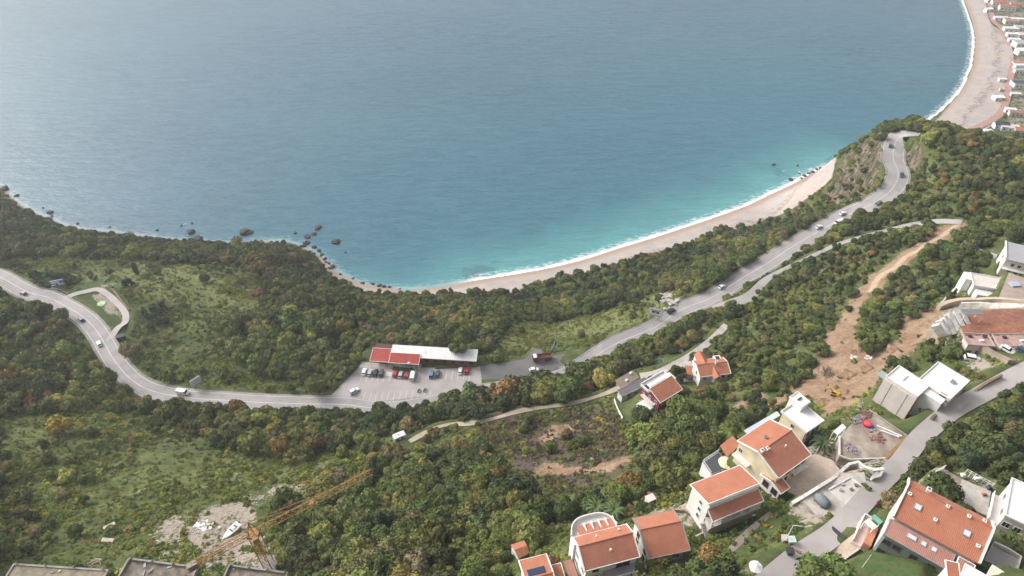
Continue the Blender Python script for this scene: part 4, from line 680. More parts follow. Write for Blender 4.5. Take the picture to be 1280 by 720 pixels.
# grey-topped house, upper right
M_GROOF = mat('grey_roof_sheet', (.40, .39, .41), .6, .06, 1); H = House('grey_top', 'house', 'pinkish house with a grey sheet roof on the slope at upper right'); L, D = H.L, H.D; H.body(W_PK); H.mono_roof(D / 2, H.h + .6, -D / 2, H.h - .1, M_GROOF, rim=W_WH); H.wins('near', (-L * .2, 0, L * .2, L * .38), (5.6, 2.4), w=1.1); H.balcony('near', -L * .45, L * .45, 3.9, 1.4); H.wins('left', (0,), (5.4, 2.4)); b = MB(); b.bar((-L / 2, -D / 2, H.h + .2), (-L / 2, D / 2, H.h + .9), .4, .6); H.b(b, 'parapet', W_WH)
H = House('terrace_white', 'house', 'low white terrace house with two flat decks above a hedge'); L, D = H.L, H.D; H.body(W_WH); H.flat_roof(mat('cream_deck', (.66, .60, .55), .85, .06), .4); H.b(MB().prism([(-L * .38, -D / 2 - 3.2), (L * .42, -D / 2 - 3.2), (L * .42, -D / 2 + .1), (-L * .38, -D / 2 + .1)], -5, H.h - 1.2), 'front_deck', W_WP); H.b(MB().prism([(-L / 2 - 2, -D * .1), (-L / 2 + .1, -D * .1), (-L / 2 + .1, D * .5), (-L / 2 - 2, D * .5)], -4, H.h + .2), 'entrance_box', W_WH); H.wins('near', (-L * .2, L * .2), (1.6,), off=0.02); H.chimney(L * .25, -D * .3, H.h, .8, .8)
# restaurant
H = House('restaurant', 'restaurant', 'long white-roofed roadside restaurant with red awnings over its veranda', 'restaurant', down=2); L, D = H.L, H.D; H.body(W_BK, inset=.5); H.mono_roof(D / 2, H.h + .9, -D / 2, H.h, W_WP, rim=W_WH)
wv = H.w; H.wins('near', tuple(np.linspace(-L * .08, L * .44, 6)), (2.2,), w=1.6, h=1.3, frame=M_BRF)
H.mono_roof(-D / 2 + 1.5, H.h + .75, -D / 2 - 3.4, H.h - .5, T_RD, x0=-L * .5, x1=-L * .15, rim=W_WH); b = MB()
for x in np.linspace(-L * .49, -L * .16, 7): H.b(MB().box((x, -D / 2 - 3.1, 1.7), (.16, .16, 3.8)), 'post', W_WH)
H.b(MB().box((-L * .325, -D / 2 - 1.6, .15), (L * .36, 3.6, .3)), 'veranda_floor', W_CO); H.b(MB().box((-L * .30, -D / 2 + .1, 1.7), (L * .3, .2, 2.6)), 'window_front', M_GL)
H.mono_roof(D * .25, H.h - .2, -D / 2 - 2.6, H.h - 1.1, T_RD, x0=-L * .5 - 8.6, x1=-L * .5 - .3, rim=W_WH); H.b(MB().prism([(-L * .5 - 7.9, -D * .3), (-L * .5 - .3, -D * .3), (-L * .5 - .3, D * .15), (-L * .5 - 7.9, D * .15)], -1, H.h - 1.2), 'wall', W_BK); H.b(MB().box((-L * .5 - 4, D * .5, H.h - .5), (8, 3, .2)), 'brown_back_roof', mat('dark_brown_roof', (.11, .06, .05), .8, .1)); [H.b(MB().box((x, -D / 2 - 2.3, 1.4), (.16, .16, 3.1)), 'post', W_WH) for x in (-L * .5 - 8.3, -L * .5 - 4.5, -L * .5 - .7)]
H.dots([(-L * .1, 0, H.h + .5), (L * .2, .5, H.h + .5)], 'roof_vent', pipe, M_MET); b = MB().box((-L * .265, -D / 2 - 3.3, H.h + .05), (1.0, .8, .35)); H.b(b, 'roof_hatch', W_WH)
HED = H; SITE_R = H.r
def loc_w(r, x, y, z): p = r['c'] + r['ex'] * x + np.array([-r['ex'][1], r['ex'][0]]) * y; return (p[0], p[1], r['zb'] + z)
# ruins at lower left
for key, lb, sd_ in (('ruin_l', 'roofless concrete ruin with an earth-covered slab at the lower left corner', 1), ('ruin_m', 'unfinished concrete building with weathered parapets below the crane counter-jib', 2), ('ruin_r', 'lowest unfinished concrete building at the foot of the crane mast', 3)):
    H = House(key, 'unfinished_building', lb, 'ruin', down=6); L, D = H.L, H.D; H.body(W_DK, inset=.3, h=H.h - .4); H.flat_roof(mat('earthy_slab', (.25, .21, .17), .95, .25, .8, .03, col2=(.12, .105, .09), sc2=.5) if sd_ > 1 else mat('mossy_slab', (.30, .25, .19), .95, .2, .8, col2=(.20, .18, .12)), .7 if sd_ > 1 else .35, rim=W_GY, t=.45, name='slab'); rr = np.random.default_rng(sd_)
    for k in range(7): x, y = rr.uniform(-L * .4, L * .4), rr.uniform(0, D * .4); H.b(MB().box((x, y, H.h + .16), (rr.uniform(.4, 1.6), rr.uniform(.2, .6), .2), rr.uniform(0, 3)), 'rubble_block', (W_CO, W_GY, M_WD)[k % 3])
    [H.b(MB().box((x, D / 2 - .25, H.h + .9), (.3, .3, .8)), 'column_stub', W_GY) for x in np.linspace(-L * .45, L * .45, 4)]
H = House('shed', 'shed', 'low brown shed with a lean-to roof left of the red-walled villa'); H.body(mat('tan_render', (.42, .35, .28), .9, .1)); H.mono_roof(H.D / 2, H.h + .3, -H.D / 2, H.h - .1, mat('brown_sheet', (.25, .20, .16), .8, .12, 1), rim=None); H.wins('near', (-2, 1), (2,), w=1); H.dots([(H.L * .3, H.D * .3, H.h + .3), (-H.L * .1, -H.D * .1, H.h + .1)], 'roof_tank', lambda b, p: b.box((p[0], p[1], p[2] + .3), (.9, .7, .7)), W_WH)
H = House('lower_flat', 'garage', 'flat dark grey roof between the brown shed and the red-walled villa', 'garage'); H.body(W_WH); H.flat_roof(mat('grey_felt', (.16, .15, .17), .85, .1, 1), .2, rim=W_GY); H.wins('near', (-3, 0, 3), (2.2,))
H = House('small_right', 'house', 'small red-tiled roof touching the long house near the lower right corner'); H.body(W_PK); H.mono_roof(H.D / 2, H.h + .8, -H.D / 2, H.h, T_DO); H.wins('near', (0,), (3,))
for nm, P4, zb, h, m, lb in (('outbuilding', [(1207,706),(1238,724),(1228,750),(1196,732)], 173, 5, mat('pale_grey_blue', (.66, .69, .74), .6, .04), 'pale blue-white flat roof at the lower edge below the long house'), ('outbuilding', [(1238,706),(1262,722),(1254,746),(1230,730)], 173, 4.5, mat('cream_sheet', (.72, .64, .52), .7, .05), 'cream flat roof at the lower edge beside the concrete yard')):
    SITES['tmp'] = dict(rect4(P4, zb + h), zb=zb, h=h); H = House('tmp', nm, lb, 'outbuilding'); H.body(W_WH); H.mono_roof(H.D / 2, H.h + .2, -H.D / 2, H.h - .05, m); H.wins('near', (-1, 1.5), (2.5,), w=.8)
# ------------------------------------------------------------------ rocks
M_ROCK = mat('wet_rock', (.068, .062, .060), .75, .3, 1.2, .12, col2=(.035, .03, .028), sc2=.6)
def rock_mesh(seed):
    r = np.random.default_rng(seed); b = bmesh.new(); bmesh.ops.create_icosphere(b, subdivisions=3, radius=.5); ph = r.uniform(0, 6, (6, 3)); fr = r.normal(size=(6, 3)) * 4
    for v in b.verts:
        p = np.array(v.co); k = 1 + sum(.09 * math.sin(fr[i] @ p * 1.6 + ph[i][0]) for i in range(6)); v.co = Vector(np.round(p * k * 5.5) / 5.5 * .6 + p * k * .4)
        v.co.z *= .62
    me = bpy.data.meshes.new('sea_rock'); b.to_mesh(me); b.free(); me.materials.append(M_ROCK); return me
RM = [rock_mesh(i) for i in range(5)]; SZ = lambda s: 'big' if s > 4.5 else 'medium-sized' if s > 2.7 else 'small'
NUM = ['first', 'second', 'third', 'fourth', 'fifth', 'sixth', 'seventh', 'eighth', 'ninth', 'tenth', 'eleventh', 'twelfth', 'thirteenth', 'fourteenth', 'fifteenth', 'sixteenth', 'seventeenth', 'eighteenth', 'nineteenth', 'twentieth', 'twenty-first', 'twenty-second', 'twenty-third', 'twenty-fourth']
def region(x): return 'rocks off the left shore' if x < 320 else 'rocks round the middle headland' if x < 700 else 'rocks off the far beach end'
cnt_r = {}
for i, (a, b_, s_) in sorted(enumerate(ROCKS), key=lambda q: q[1][0]):
    P = Wz(a, b_, 0); o = bpy.data.objects.new('sea_rock', RM[i % 5]); C.objects.link(o); h_ = float(hgt(P[0], P[1])); o.location = (P[0], P[1], max(0, h_) + .12 * s_ * .3); s_ *= 1.15; o.scale = (s_, s_ * random.uniform(.65, .95), s_ * random.uniform(.75, 1.1)); o.rotation_euler = (0, 0, random.uniform(0, 6)); g = region(a); k = cnt_r.get(g, 0); cnt_r[g] = k + 1
    tag(o, f"{SZ(s_)} dark rock, {NUM[min(k, 23)]} from left of the {g}", 'rock', g)
# ------------------------------------------------------------------ vehicles
PAINT = {k: mat('paint_' + k.replace(' ', '_'), v, .3, .02, 1, spec=.5, coat=.4, metal=mt) for k, v, mt in (('white', (.78, .78, .78), 0), ('black', (.02, .02, .022), 0), ('silver', (.45, .47, .50), .3), ('red', (.38, .03, .035), 0), ('dark blue', (.04, .07, .13), 0), ('blue', (.10, .19, .32), 0), ('dark grey', (.08, .085, .09), .2), ('orange', (.45, .17, .05), 0), ('yellow', (.62, .40, .03), 0))}
M_TYRE = mat('tyre_rubber', (.02, .02, .02), .9, .1); M_LAMP = mat('lamp_glass', (.7, .7, .68), .15, .02); M_TAIL = mat('tail_lamp', (.35, .02, .02), .25, .02)
def car(color, P, rz, label, kind='car', group=None):
    L, Wd, Hh, hood, tail = dict(car=(4.2, 1.76, 1.45, .27, .10), suv=(4.5, 1.85, 1.7, .26, .05), van=(5.3, 2.0, 2.2, .14, .02), sedan=(4.6, 1.8, 1.42, .27, .20))[kind]
    t = thing('parked_van' if kind == 'van' else 'car', label, 'van' if kind == 'van' else 'car', tuple(P), 0, group); ORIG.pop(t.name, None); t.rotation_euler = (0, 0, rz); B = lambda mb, n, m, p=None, s=False: mb.build(n, m, p or t, s, world=False)
    zb, zm = .32, .32 + (Hh - .32) * .48; b = MB(); sec = []
    for x, z, w in ((-.5, zm - .14, .86), (-.48, zm, .92), (-.3, zm + .03, 1), (.2, zm + .02, 1), (.42, zm - .1, .95), (.5, zm - .22, .84)):
        sec.append([(x * L, -w * Wd / 2, zb), (x * L, w * Wd / 2, zb), (x * L, w * Wd / 2, z - .08), (x * L, w * Wd / 2 * .93, z), (x * L, -w * Wd / 2 * .93, z), (x * L, -w * Wd / 2, z - .08)])
    b.loft(sec); x0, x1 = -L / 2 + tail * L, L / 2 - hood * L; f0, f1 = (.25, .62) if kind != 'van' else (.06, .35); xr0, xr1 = x0 + f0, x1 - f1; wr = Wd * .40
    b.box(((xr0 + xr1) / 2, 0, Hh), (xr1 - xr0 + .1, wr * 2 + .06, .07)); B(b, 'body', PAINT[color])
    g = MB(); w0 = Wd * .455; g.add([(x0, -w0, zm - .05), (x1, -w0, zm - .05), (x1, w0, zm - .05), (x0, w0, zm - .05), (xr0, -wr, Hh - .03), (xr1, -wr, Hh - .03), (xr1, wr, Hh - .03), (xr0, wr, Hh - .03)], [(0, 3, 2, 1), (4, 5, 6, 7), (0, 1, 5, 4), (1, 2, 6, 5), (2, 3, 7, 6), (3, 0, 4, 7)])
    B(g, 'cabin_windows', M_GL if kind != 'van' else M_GL)
    if kind == 'van': B(MB().box(((xr0 + x1) / 2 - .5, 0, (zm + Hh) / 2), (xr1 - xr0 - .6, Wd * .93, Hh - zm)), 'cargo_body', PAINT[color])
    for sx in (-.3, .31):
        for sy in (-1, 1): w = B(MB().tube((sx * L, sy * (Wd / 2 - .2), .33), (sx * L, sy * (Wd / 2 + .01), .33), .33, n=14), 'wheel', M_TYRE); B(MB().tube((sx * L, sy * (Wd / 2 + .0), .33), (sx * L, sy * (Wd / 2 + .03), .33), .19, n=10), 'rim', M_MET, w)
    for sy in (-1, 1): B(MB().box((L / 2 - .04, sy * Wd * .36, zm - .3), (.12, .32, .14)), 'headlight', M_LAMP); B(MB().box((-L / 2 + .02, sy * Wd * .38, zm - .22), (.08, .2, .2)), 'tail_light', M_TAIL); B(MB().box((x1 - .25, sy * (Wd / 2 + .06), zm + .08), (.14, .16, .12)), 'mirror', PAINT[color])
    return t
ra = SITE_R['rz']; G_LOT = 'cars parked at the roadside restaurant'
for px_, py_, c_, lb, kd in ((455.5,465.7,'white','white car at the left end of the restaurant row','car'),(462.5,467,'silver','silver car second from the left in the restaurant row','car'),(469.8,467.3,'black','black car right of the silver one in the restaurant row','car'),(476.8,467.5,'dark grey','charcoal car at the right of the first four parked cars','car'),
    (494,468.5,'red','red car just right of the empty white bay','car'),(501,469.2,'silver','pale silver car between the two red cars','car'),(508,470,'red','dark red car left of the white van','car'),(516,471.3,'white','white van right of the dark red car by the hedge','van'),
    (539.4,469,'blue','blue-grey car parked alone right of the veranda','suv'),(547.3,468.5,'dark grey','dark grey car with its bonnet by the blue-grey car','car'),(575.4,464.5,'white','white car left of the bright red one below the long white roof','car'),(583.7,464.3,'red','bright red car at the right end of the parking rows','car')):
    car(c_, Wz(px_, py_, PARK_Z + .05), ra + R(90 + random.uniform(-3, 3)), lb, kd, G_LOT)
car('white', Wz(442.8, 490, PARK_Z + .05), ra + R(48), 'white car crossing the lower left corner of the car park', 'suv'); car('white', Wz(667.5, 463, PARK_Z + .06), ra + R(12), 'white car beside the tipper truck in the dark yard', 'car')
def on_main(px_, py_, off, rev=False):
    P = G1(px_, py_); i = int(np.argmin(np.hypot(MAIN[:, 0] - P[0], MAIN[:, 1] - P[1]))); i = min(max(i, 1), len(MAIN) - 2); T = MAIN[i + 1, :2] - MAIN[i - 1, :2]; T /= np.linalg.norm(T); n_ = np.array([T[1], -T[0]]); q = MAIN[i, :2] + n_ * off; return (q[0], q[1], MAIN[i, 2] + .09), math.atan2(T[1], T[0]) + (math.pi if rev else 0)
G_ROAD = 'vehicles driving on the coast road'
for px_, py_, off, rev, c_, kd, lb in ((36,365,1.9,1,'dark grey','car','dark grey car on the coast road at the far left'),(108,399,1.6,1,'dark blue','car','dark blue car on the bend beside the lay-by'),(131,428,1.9,1,'white','car','small white car on the bend below the lay-by'),(228,493,-1.7,0,'white','van','white delivery van on the road beside the blank billboard'),
    (840,393,-2.0,0,'black','suv','black car on the road beside the picture billboard'),(908,362,-1.8,0,'white','car','lone white car on the straight before the side road junction'),(1028,288,-1.8,0,'white','car','lowest of the white cars climbing to the bend'),(1049,281,1.8,1,'white','van','white van in the middle of the climb to the bend'),(1061,272,-1.8,0,'white','car','white car just above the white van on the climb'),(1095,253,1.8,1,'dark grey','car','dark grey car entering the S-bend from below'),(1118,219,1.6,1,'dark grey','car','dark car in the middle of the S-bend'),(1113,184,-2.0,0,'dark blue','car','dark blue car at the top of the S-bend'),(650,476,0,1,'black','sedan','black car half hidden by roadside trees below the truck yard')):
    if px_ == 650: continue
    P, rz = on_main(px_, py_, off, rev); car(c_, P, rz, lb, kd, G_ROAD)
for px_, py_, a_, c_, kd, lb in ((1214.6,450,R(-18),'white','suv','white car on the dirt pull-in above the apartment block'),(1258.3,439,R(-52),'white','car','white car beside the pink terrace roofs'),(1278,441,R(-52),'dark blue','car','dark blue car cut by the right edge of the photo')):
    car(c_, G1(px_, py_) + np.array([0, 0, .05]), a_, lb, kd)
# motorcycles in the lot
def moto(P, rz, label):
    t = thing('motorcycle', label, 'motorcycle', tuple(P), 0, 'motorcycles at the edge of the car park'); ORIG.pop(t.name, None); t.rotation_euler = (0, 0, rz); B = lambda mb, n, m, p=None: mb.build(n, m, p or t, False, world=False)
    for x in (-.72, .72): w = B(MB().tube((x, -.08, .32), (x, .08, .32), .32, n=14), 'wheel', M_TYRE); B(MB().tube((x, -.1, .32), (x, .1, .32), .18, n=10), 'rim', M_MET, w)
    B(MB().box((.15, 0, .85), (.6, .38, .3), 0, 0, -.1).box((-.1, 0, .5), (.7, .3, .35)), 'tank', PAINT['black']); B(MB().box((-.45, 0, .88), (.75, .34, .14)), 'seat', M_TYRE); B(MB().bar((.72, 0, .32), (.5, 0, 1.1), .08).bar((.48, -.4, 1.1), (.48, .4, 1.1), .05), 'handlebar', M_MET)
for px_, py_, lb in ((523.5, 489, 'left of two dark motorcycles at the lower edge of the car park'), (531, 488.3, 'right of two dark motorcycles at the lower edge of the car park')): moto(Wz(px_, py_, PARK_Z + .05), ra + 1.2, lb)
# tipper truck
P = Wz(678, 449.5, PARK_Z + .05); t = thing('tipper_truck', 'tipper truck with a rusty orange tub and white and red cab in the dark yard', 'truck', tuple(P)); ORIG.pop(t.name, None); t.rotation_euler = (0, 0, ra + math.pi + R(14)); B = lambda mb, n, m, p=None: mb.build(n, m, p or t, False, world=False)
B(MB().box((0, 0, .95), (8.6, 1.0, .3)), 'chassis', M_DKM); cb = B(MB().loft([[(2.7, -1.2, 1), (2.7, 1.2, 1), (2.7, 1.2, 3), (2.7, -1.2, 3)], [(4.1, -1.2, 1), (4.1, 1.2, 1), (4.1, 1.2, 3), (4.1, -1.2, 3)], [(4.5, -1.15, .8), (4.5, 1.15, .8), (4.5, 1.15, 2), (4.5, -1.15, 2)]]), 'cab', PAINT['red']); B(MB().box((3.4, 0, 3.08), (1.5, 2.3, .16)), 'cab_roof', PAINT['white'], cb); B(MB().box((4.32, 0, 2.45), (.1, 2.1, .8), 0, 0, -.35), 'windscreen', M_GL, cb)
tb = MB(); tb.box((-.9, 0, 1.45), (6.4, 2.4, .12)); [tb.box((-.9, y, 2.1), (6.4, .1, 1.3)) for y in (-1.2, 1.2)]; tb.box((2.3, 0, 2.3), (.1, 2.4, 1.7)); tb.box((-4.1, 0, 2.0), (.1, 2.4, 1.1)); [tb.box((x, y, 2.1), (.12, .08, 1.3)) for x in np.linspace(-3.8, 2, 7) for y in (-1.28, 1.28)]; tub = B(tb, 'tipper_tub', mat('rusty_orange', (.34, .15, .06), .8, .25, 1.5)); B(MB().box((-.9, 0, 1.6), (6.1, 2.2, .3)), 'load', mat('brown_load', (.16, .09, .06), .95, .2, 2), tub)
for x in (3.5, -1.8, -3.1):
    for y in (-1, 1): w = B(MB().tube((x, y * .85, .52), (x, y * 1.25, .52), .52, n=16), 'wheel', M_TYRE); B(MB().tube((x, y * 1.24, .52), (x, y * 1.28, .52), .28, n=10), 'rim', M_MET, w)
for y in (-.9, .9): B(MB().box((4.53, y, 1.15), (.08, .3, .2)), 'headlight', M_LAMP)
# caravan on the path
P = G1(500, 549); t = thing('caravan', 'white caravan parked alone at the lower end of the earth path', 'caravan', tuple(P)); ORIG.pop(t.name, None); t.rotation_euler = (0, 0, R(28)); B = lambda mb, n, m, p=None: mb.build(n, m, p or t, False, world=False)
bd = B(MB().loft([[(x, -1.1, z0), (x, 1.1, z0), (x, 1.15, 1.4), (x, 1.05, z1), (x, -1.05, z1), (x, -1.15, 1.4)] for x, z0, z1 in ((-2.2, .6, 2.2), (-2.05, .45, 2.6), (0, .45, 2.72), (1.9, .45, 2.6), (2.2, .8, 2.0))]), 'body', PAINT['white'])
for x in (-1.2, .6): B(MB().box((x, -1.14, 1.75), (.9, .06, .6)), 'window', M_GL)
B(MB().box((-.3, -1.14, 1.35), (.05, .05, 1.6)), 'door', M_MET); B(MB().box((-.2, 0, 2.76), (.6, .6, .12)), 'roof_hatch', M_MET); B(MB().bar((2.1, 0, .5), (3.2, 0, .45), .12), 'drawbar', M_DKM)
for y in (-1.05, 1.05): B(MB().tube((-.2, y - .1, .33), (-.2, y + .1, .33), .33, n=14), 'wheel', M_TYRE)
# excavator
P = G1(1043, 494); t = thing('excavator', 'small yellow excavator on the bare earth above the white flat-roofed house', 'excavator', tuple(P)); ORIG.pop(t.name, None); t.rotation_euler = (0, 0, R(150)); t.scale = (.72, .72, .72); B = lambda mb, n, m, p=None: mb.build(n, m, p or t, False, world=False)
for y in (-.85, .85): B(MB().loft([[(x, y - .25, z0), (x, y + .25, z0), (x, y + .25, z1), (x, y - .25, z1)] for x, z0, z1 in ((-1.5, .25, .5), (-1.3, 0, .75), (1.3, 0, .75), (1.5, .25, .5))]), 'track', M_TYRE)
B(MB().box((-.3, 0, 1.2), (2.4, 1.9, .7)).box((-1.2, 0, 1.5), (.7, 1.8, .9)), 'upper_body', PAINT['yellow']); cb = B(MB().box((.45, .45, 1.9), (1.1, .9, 1.3)), 'cab', M_GL); B(MB().box((.45, .45, 2.6), (1.2, 1.0, .12)), 'cab_roof', PAINT['yellow'], cb)
B(MB().bar((.8, -.3, 1.3), (2.6, -.3, 3.0), .3, .4).bar((2.6, -.3, 3.0), (3.6, -.3, 2.4), .3, .35), 'boom', PAINT['yellow']); B(MB().bar((3.6, -.3, 2.5), (3.9, -.3, .9), .25, .3), 'arm', PAINT['yellow']); B(MB().loft([[(3.6, -.8, .9), (3.6, .2, .9), (4.2, .2, .9), (4.2, -.8, .9)], [(3.7, -.8, .2), (3.7, .2, .2), (4.0, .2, .3), (4.0, -.8, .3)]]), 'bucket', M_DKM)
# motorboat on the cleared ground
P = G1(290, 666); t = thing('motorboat', 'white open motorboat lying on the pale cleared ground beside the crane', 'boat', tuple(P)); ORIG.pop(t.name, None); t.rotation_euler = (0, 0, R(60)); B = lambda mb, n, m, p=None: mb.build(n, m, p or t, False, world=False)
def hullring(x, w, zk, zg, n=9): return [(x, w * math.sin(a) , zg - (zg - zk) * max(0, math.cos(a)) ** .8) for a in np.linspace(-1.5708, 1.5708, n)]
hr = [hullring(-x, w, zk, zg) for x, w, zk, zg in ((-2.9, .95, .25, 1.0), (-2.0, 1.1, .12, 1.0), (-.5, 1.15, .1, 1.05), (1.0, .95, .15, 1.15), (2.2, .5, .4, 1.28), (2.9, .06, .9, 1.38))]; B(MB().loft(hr), 'hull', PAINT['white'], None)
B(MB().poly([(q[0][0] * .93, q[0][1] * .9, q[0][2] + .03) for q in hr] + [(q[-1][0] * .93, q[-1][1] * .9, q[-1][2] + .03) for q in hr[::-1]]), 'deck', mat('boat_deck', (.74, .74, .73), .5, .04)); B(MB().box((.9, 0, 1.05), (2.0, 1.2, .12)), 'cockpit', mat('boat_cockpit', (.14, .17, .2), .6, .2, 3)); B(MB().box((.1, 0, 1.3), (.1, 1.3, .4), 0, 0, .5), 'windscreen', M_GL); B(MB().box((1.0, 0, 1.22), (.5, 1.0, .25)), 'seat', W_WH); B(MB().box((3.0, 0, 1.0), (.4, .35, .8)), 'outboard_motor', M_DKM)
# ------------------------------------------------------------------ tower crane
M_CR = mat('crane_yellow', (.42, .25, .085), .8, .3, 2, col2=(.27, .15, .07), sc2=.9); B0 = G1(337, 708); HC = 10.0
for k in range(400):
    if project(np.array([B0[0], B0[1], B0[2] + HC]))[1] < 668: break
    HC += .1
TOP = np.array([B0[0], B0[1], B0[2] + HC]); E1 = Wz(464, 589, TOP[2] + 1.0); E2 = Wz(232.5, 712.5, TOP[2] + .5)
t = thing('tower_crane', 'rusty yellow lattice tower crane with its long jib over the green slope', 'crane', tuple(B0))
def lattice(b, a, c, w, n, tri=False):
    a = np.array(a, float); c = np.array(c, float); d = c - a; Lh = np.linalg.norm(d); d /= Lh; u = np.cross(d, [0, 0, 1]); u = u / np.linalg.norm(u) if np.linalg.norm(u) > .1 else np.array([1., 0, 0]); v = np.cross(u, d)
    offs = [(-1, -1), (1, -1), (0, 1)] if tri else [(-1, -1), (1, -1), (1, 1), (-1, 1)]; O = [(u * i + v * j) * w / 2 for i, j in offs]; m = len(O)
    for o in O: b.bar(a + o, c + o, .15)
    for k in range(n):
        p = a + d * Lh * k / n; q = a + d * Lh * (k + 1) / n
        for i in range(m): b.bar(p + O[i], q + O[(i + 1) % m], .075); b.bar(p + O[i], p + O[(i + 1) % m], .075)
b = MB(); lattice(b, B0, TOP, 2.0, max(6, int(HC / 2))); b.build('mast', M_CR, t); b = MB(); b.box(tuple(TOP + [0, 0, .3]), (2.6, 2.6, .7)); b.tube(TOP + [0, 0, -.4], TOP + [0, 0, 0], 1.3, n=14); b.build('turntable', M_CR, t)
dj = (E1 - TOP)[:2]; dj /= np.linalg.norm(dj); a0 = TOP + np.array([*(dj * 1.4), 1.2]); e1 = np.array([E1[0], E1[1], TOP[2] + 1.2]); b = MB(); lattice(b, a0, e1, 1.5, int(np.linalg.norm(e1 - a0) / 1.6), True); b.build('jib', M_CR, t)
dc = (E2 - TOP)[:2]; dc /= np.linalg.norm(dc); c0 = TOP + np.array([*(dc * 1.4), .9]); e2 = np.array([E2[0], E2[1], TOP[2] + .9]); b = MB(); lattice(b, c0, e2, 1.3, int(np.linalg.norm(e2 - c0) / 1.6)); b.build('counter_jib', M_CR, t)
APX = TOP + np.array([0, 0, 5.5]); b = MB(); [b.bar(TOP + np.array([i, j, .6]), APX, .16) for i in (-.9, .9) for j in (-.9, .9)]; [b.bar(TOP + np.array([-.6, j, 3]), TOP + np.array([.6, j, 3]), .1) for j in (-.6, .6)]; b.build('tower_head', M_CR, t)
MB().bar(APX, a0 + (e1 - a0) * .62 + [0, 0, .8], .1).build('tie_bar', M_CR, t); MB().bar(APX, a0 + (e1 - a0) * .28 + [0, 0, .8], .1).build('tie_bar', M_CR, t); MB().bar(APX, c0 + (e2 - c0) * .9 + [0, 0, .6], .1).build('tie_bar', M_CR, t)
cw = MB(); [cw.box(tuple(c0 + (e2 - c0) * f_ + [0, 0, -.4]), (1.1, 1.1, 2.2), math.atan2(dc[1], dc[0])) for f_ in (.86, .93)]; cw.build('counterweight', W_GY, t); cb = MB().box(tuple(TOP + np.array([dj[1] * 1.7, -dj[0] * 1.7, .2])), (1.4, 1.4, 2.0), math.atan2(dj[1], dj[0])).build('cab', M_CR, t); tp = a0 + (e1 - a0) * .45; MB().box(tuple(tp + [0, 0, -.7]), (1.3, 1.1, .4)).build('trolley', M_CR, t); MB().box(tuple(B0 + [0, 0, .5]), (5, 5, 1)).build('base_block', W_GY, t)
print('CRANE', HC, np.linalg.norm(e1 - a0), np.linalg.norm(e2 - c0), project(TOP))
# ------------------------------------------------------------------ billboards, kiosk, guardrails
def board(px_, py_, w, h, rz, lift, label, panels, back=M_MET, posts=2):
    P = G1(px_, py_); t = thing('billboard', label, 'billboard', tuple(P)); ORIG.pop(t.name, None); t.rotation_euler = (0, 0, rz); B = lambda mb, n, m, p=None: mb.build(n, m, p or t, False, world=False)
    fr = B(MB().box((0, 0, lift + h / 2), (w, .25, h)), 'board', back); B(MB().box((0, -.17, lift + h / 2), (w - .2, .06, h - .2)), 'poster', panels[0], fr)
    for i, (cx, cz, pw, ph, m) in enumerate(panels[1:]): B(MB().box((cx * w, -.21 - .01 * i, lift + h / 2 + cz * h), (pw * w, .04, ph * h)), 'poster_patch', m, fr)
    for x in ((-w * .3, w * .3) if posts == 2 else (0,)): B(MB().box((x, .2, (lift + h) / 2 - .5), (.28, .16, lift + h + 1)), 'post', M_MET)
    B(MB().box((0, -.5, lift - .15), (w, .6, .08)), 'catwalk', M_MET, fr)
PB = mat('poster_blue', (.10, .22, .42), .5, .15, .8); PW = mat('poster_white', (.72, .72, .74), .5, .08, .8); PD = mat('poster_dark', (.06, .06, .08), .5, .2, 1.2); PP = mat('poster_pink', (.45, .25, .27), .5, .1)
board(76, 361, 6.2, 3.4, R(18), 2.2, 'blue and white billboard beside the road at far left', [PB, (-.12, .18, .6, .3, PW), (.2, -.2, .4, .3, PW), (-.3, -.25, .3, .2, PW)])
board(248, 484, 4.6, 3.4, R(50), 2.2, 'blank pale billboard turned edgewise beside the road near the white van', [PW, (0, 0, .85, .8, mat('poster_grey', (.5, .5, .52), .6, .06))])
board(818, 398, 6.6, 3.6, R(-24), 2.4, 'white billboard with a dark picture below the coast road', [PW, (0, -.02, .5, .4, PD), (.02, -.08, .2, .3, PP), (0, .32, .7, .1, PB)])
board(691, 442, 5.4, 3.2, R(72), 2.4, 'billboard seen almost edge-on behind the tipper truck', [PD, (0, .1, .6, .4, PW)])
P = G1(153, 425); t = thing('bus_shelter', 'small dark-roofed bus shelter at the roadside below the lay-by', 'shelter', tuple(P)); ORIG.pop(t.name, None); t.rotation_euler = (0, 0, R(25)); B = lambda mb, n, m, p=None: mb.build(n, m, p or t, False, world=False)
B(MB().box((0, 0, 2.7), (3.6, 2.2, .18), 0, 0, .08), 'roof', M_DKM); B(MB().box((0, 1, 1.3), (3.3, .1, 2.4)), 'back_wall', mat('shelter_brown', (.25, .13, .09), .8, .1)); [B(MB().box((x, 0, 1.3), (.1, 1.9, 2.4)), 'side_wall', M_GL) for x in (-1.6, 1.6)]; B(MB().box((0, .6, .5), (2.8, .4, .1)), 'bench', M_WD)
def guardrail(i0, i1, off, label):
    Q = MAIN[i0:i1].copy(); T = np.gradient(MAIN[:, :2], axis=0)[i0:i1]; T /= np.linalg.norm(T, axis=1)[:, None]; Nn = np.c_[T[:, 1], -T[:, 0]]; Q[:, :2] += Nn * (_w[i0:i1] + off)[:, None] if off > 0 else -Nn * (_w[i0:i1] - off)[:, None]
    t = thing('guardrail', label, 'guardrail', tuple(Q[0])); b = MB()
    for p, q in zip(Q[:-1], Q[1:]): b.bar(p + [0, 0, .72], q + [0, 0, .72], .06, .32)
    b.build('rail', M_MET, t); n_ = max(1, len(Q) // 95 + 1)
    for p in Q[::max(2, n_)][:99]: MB().bar(p + [0, 0, -.4], p + [0, 0, .85], .12).build('post', M_MET, t)
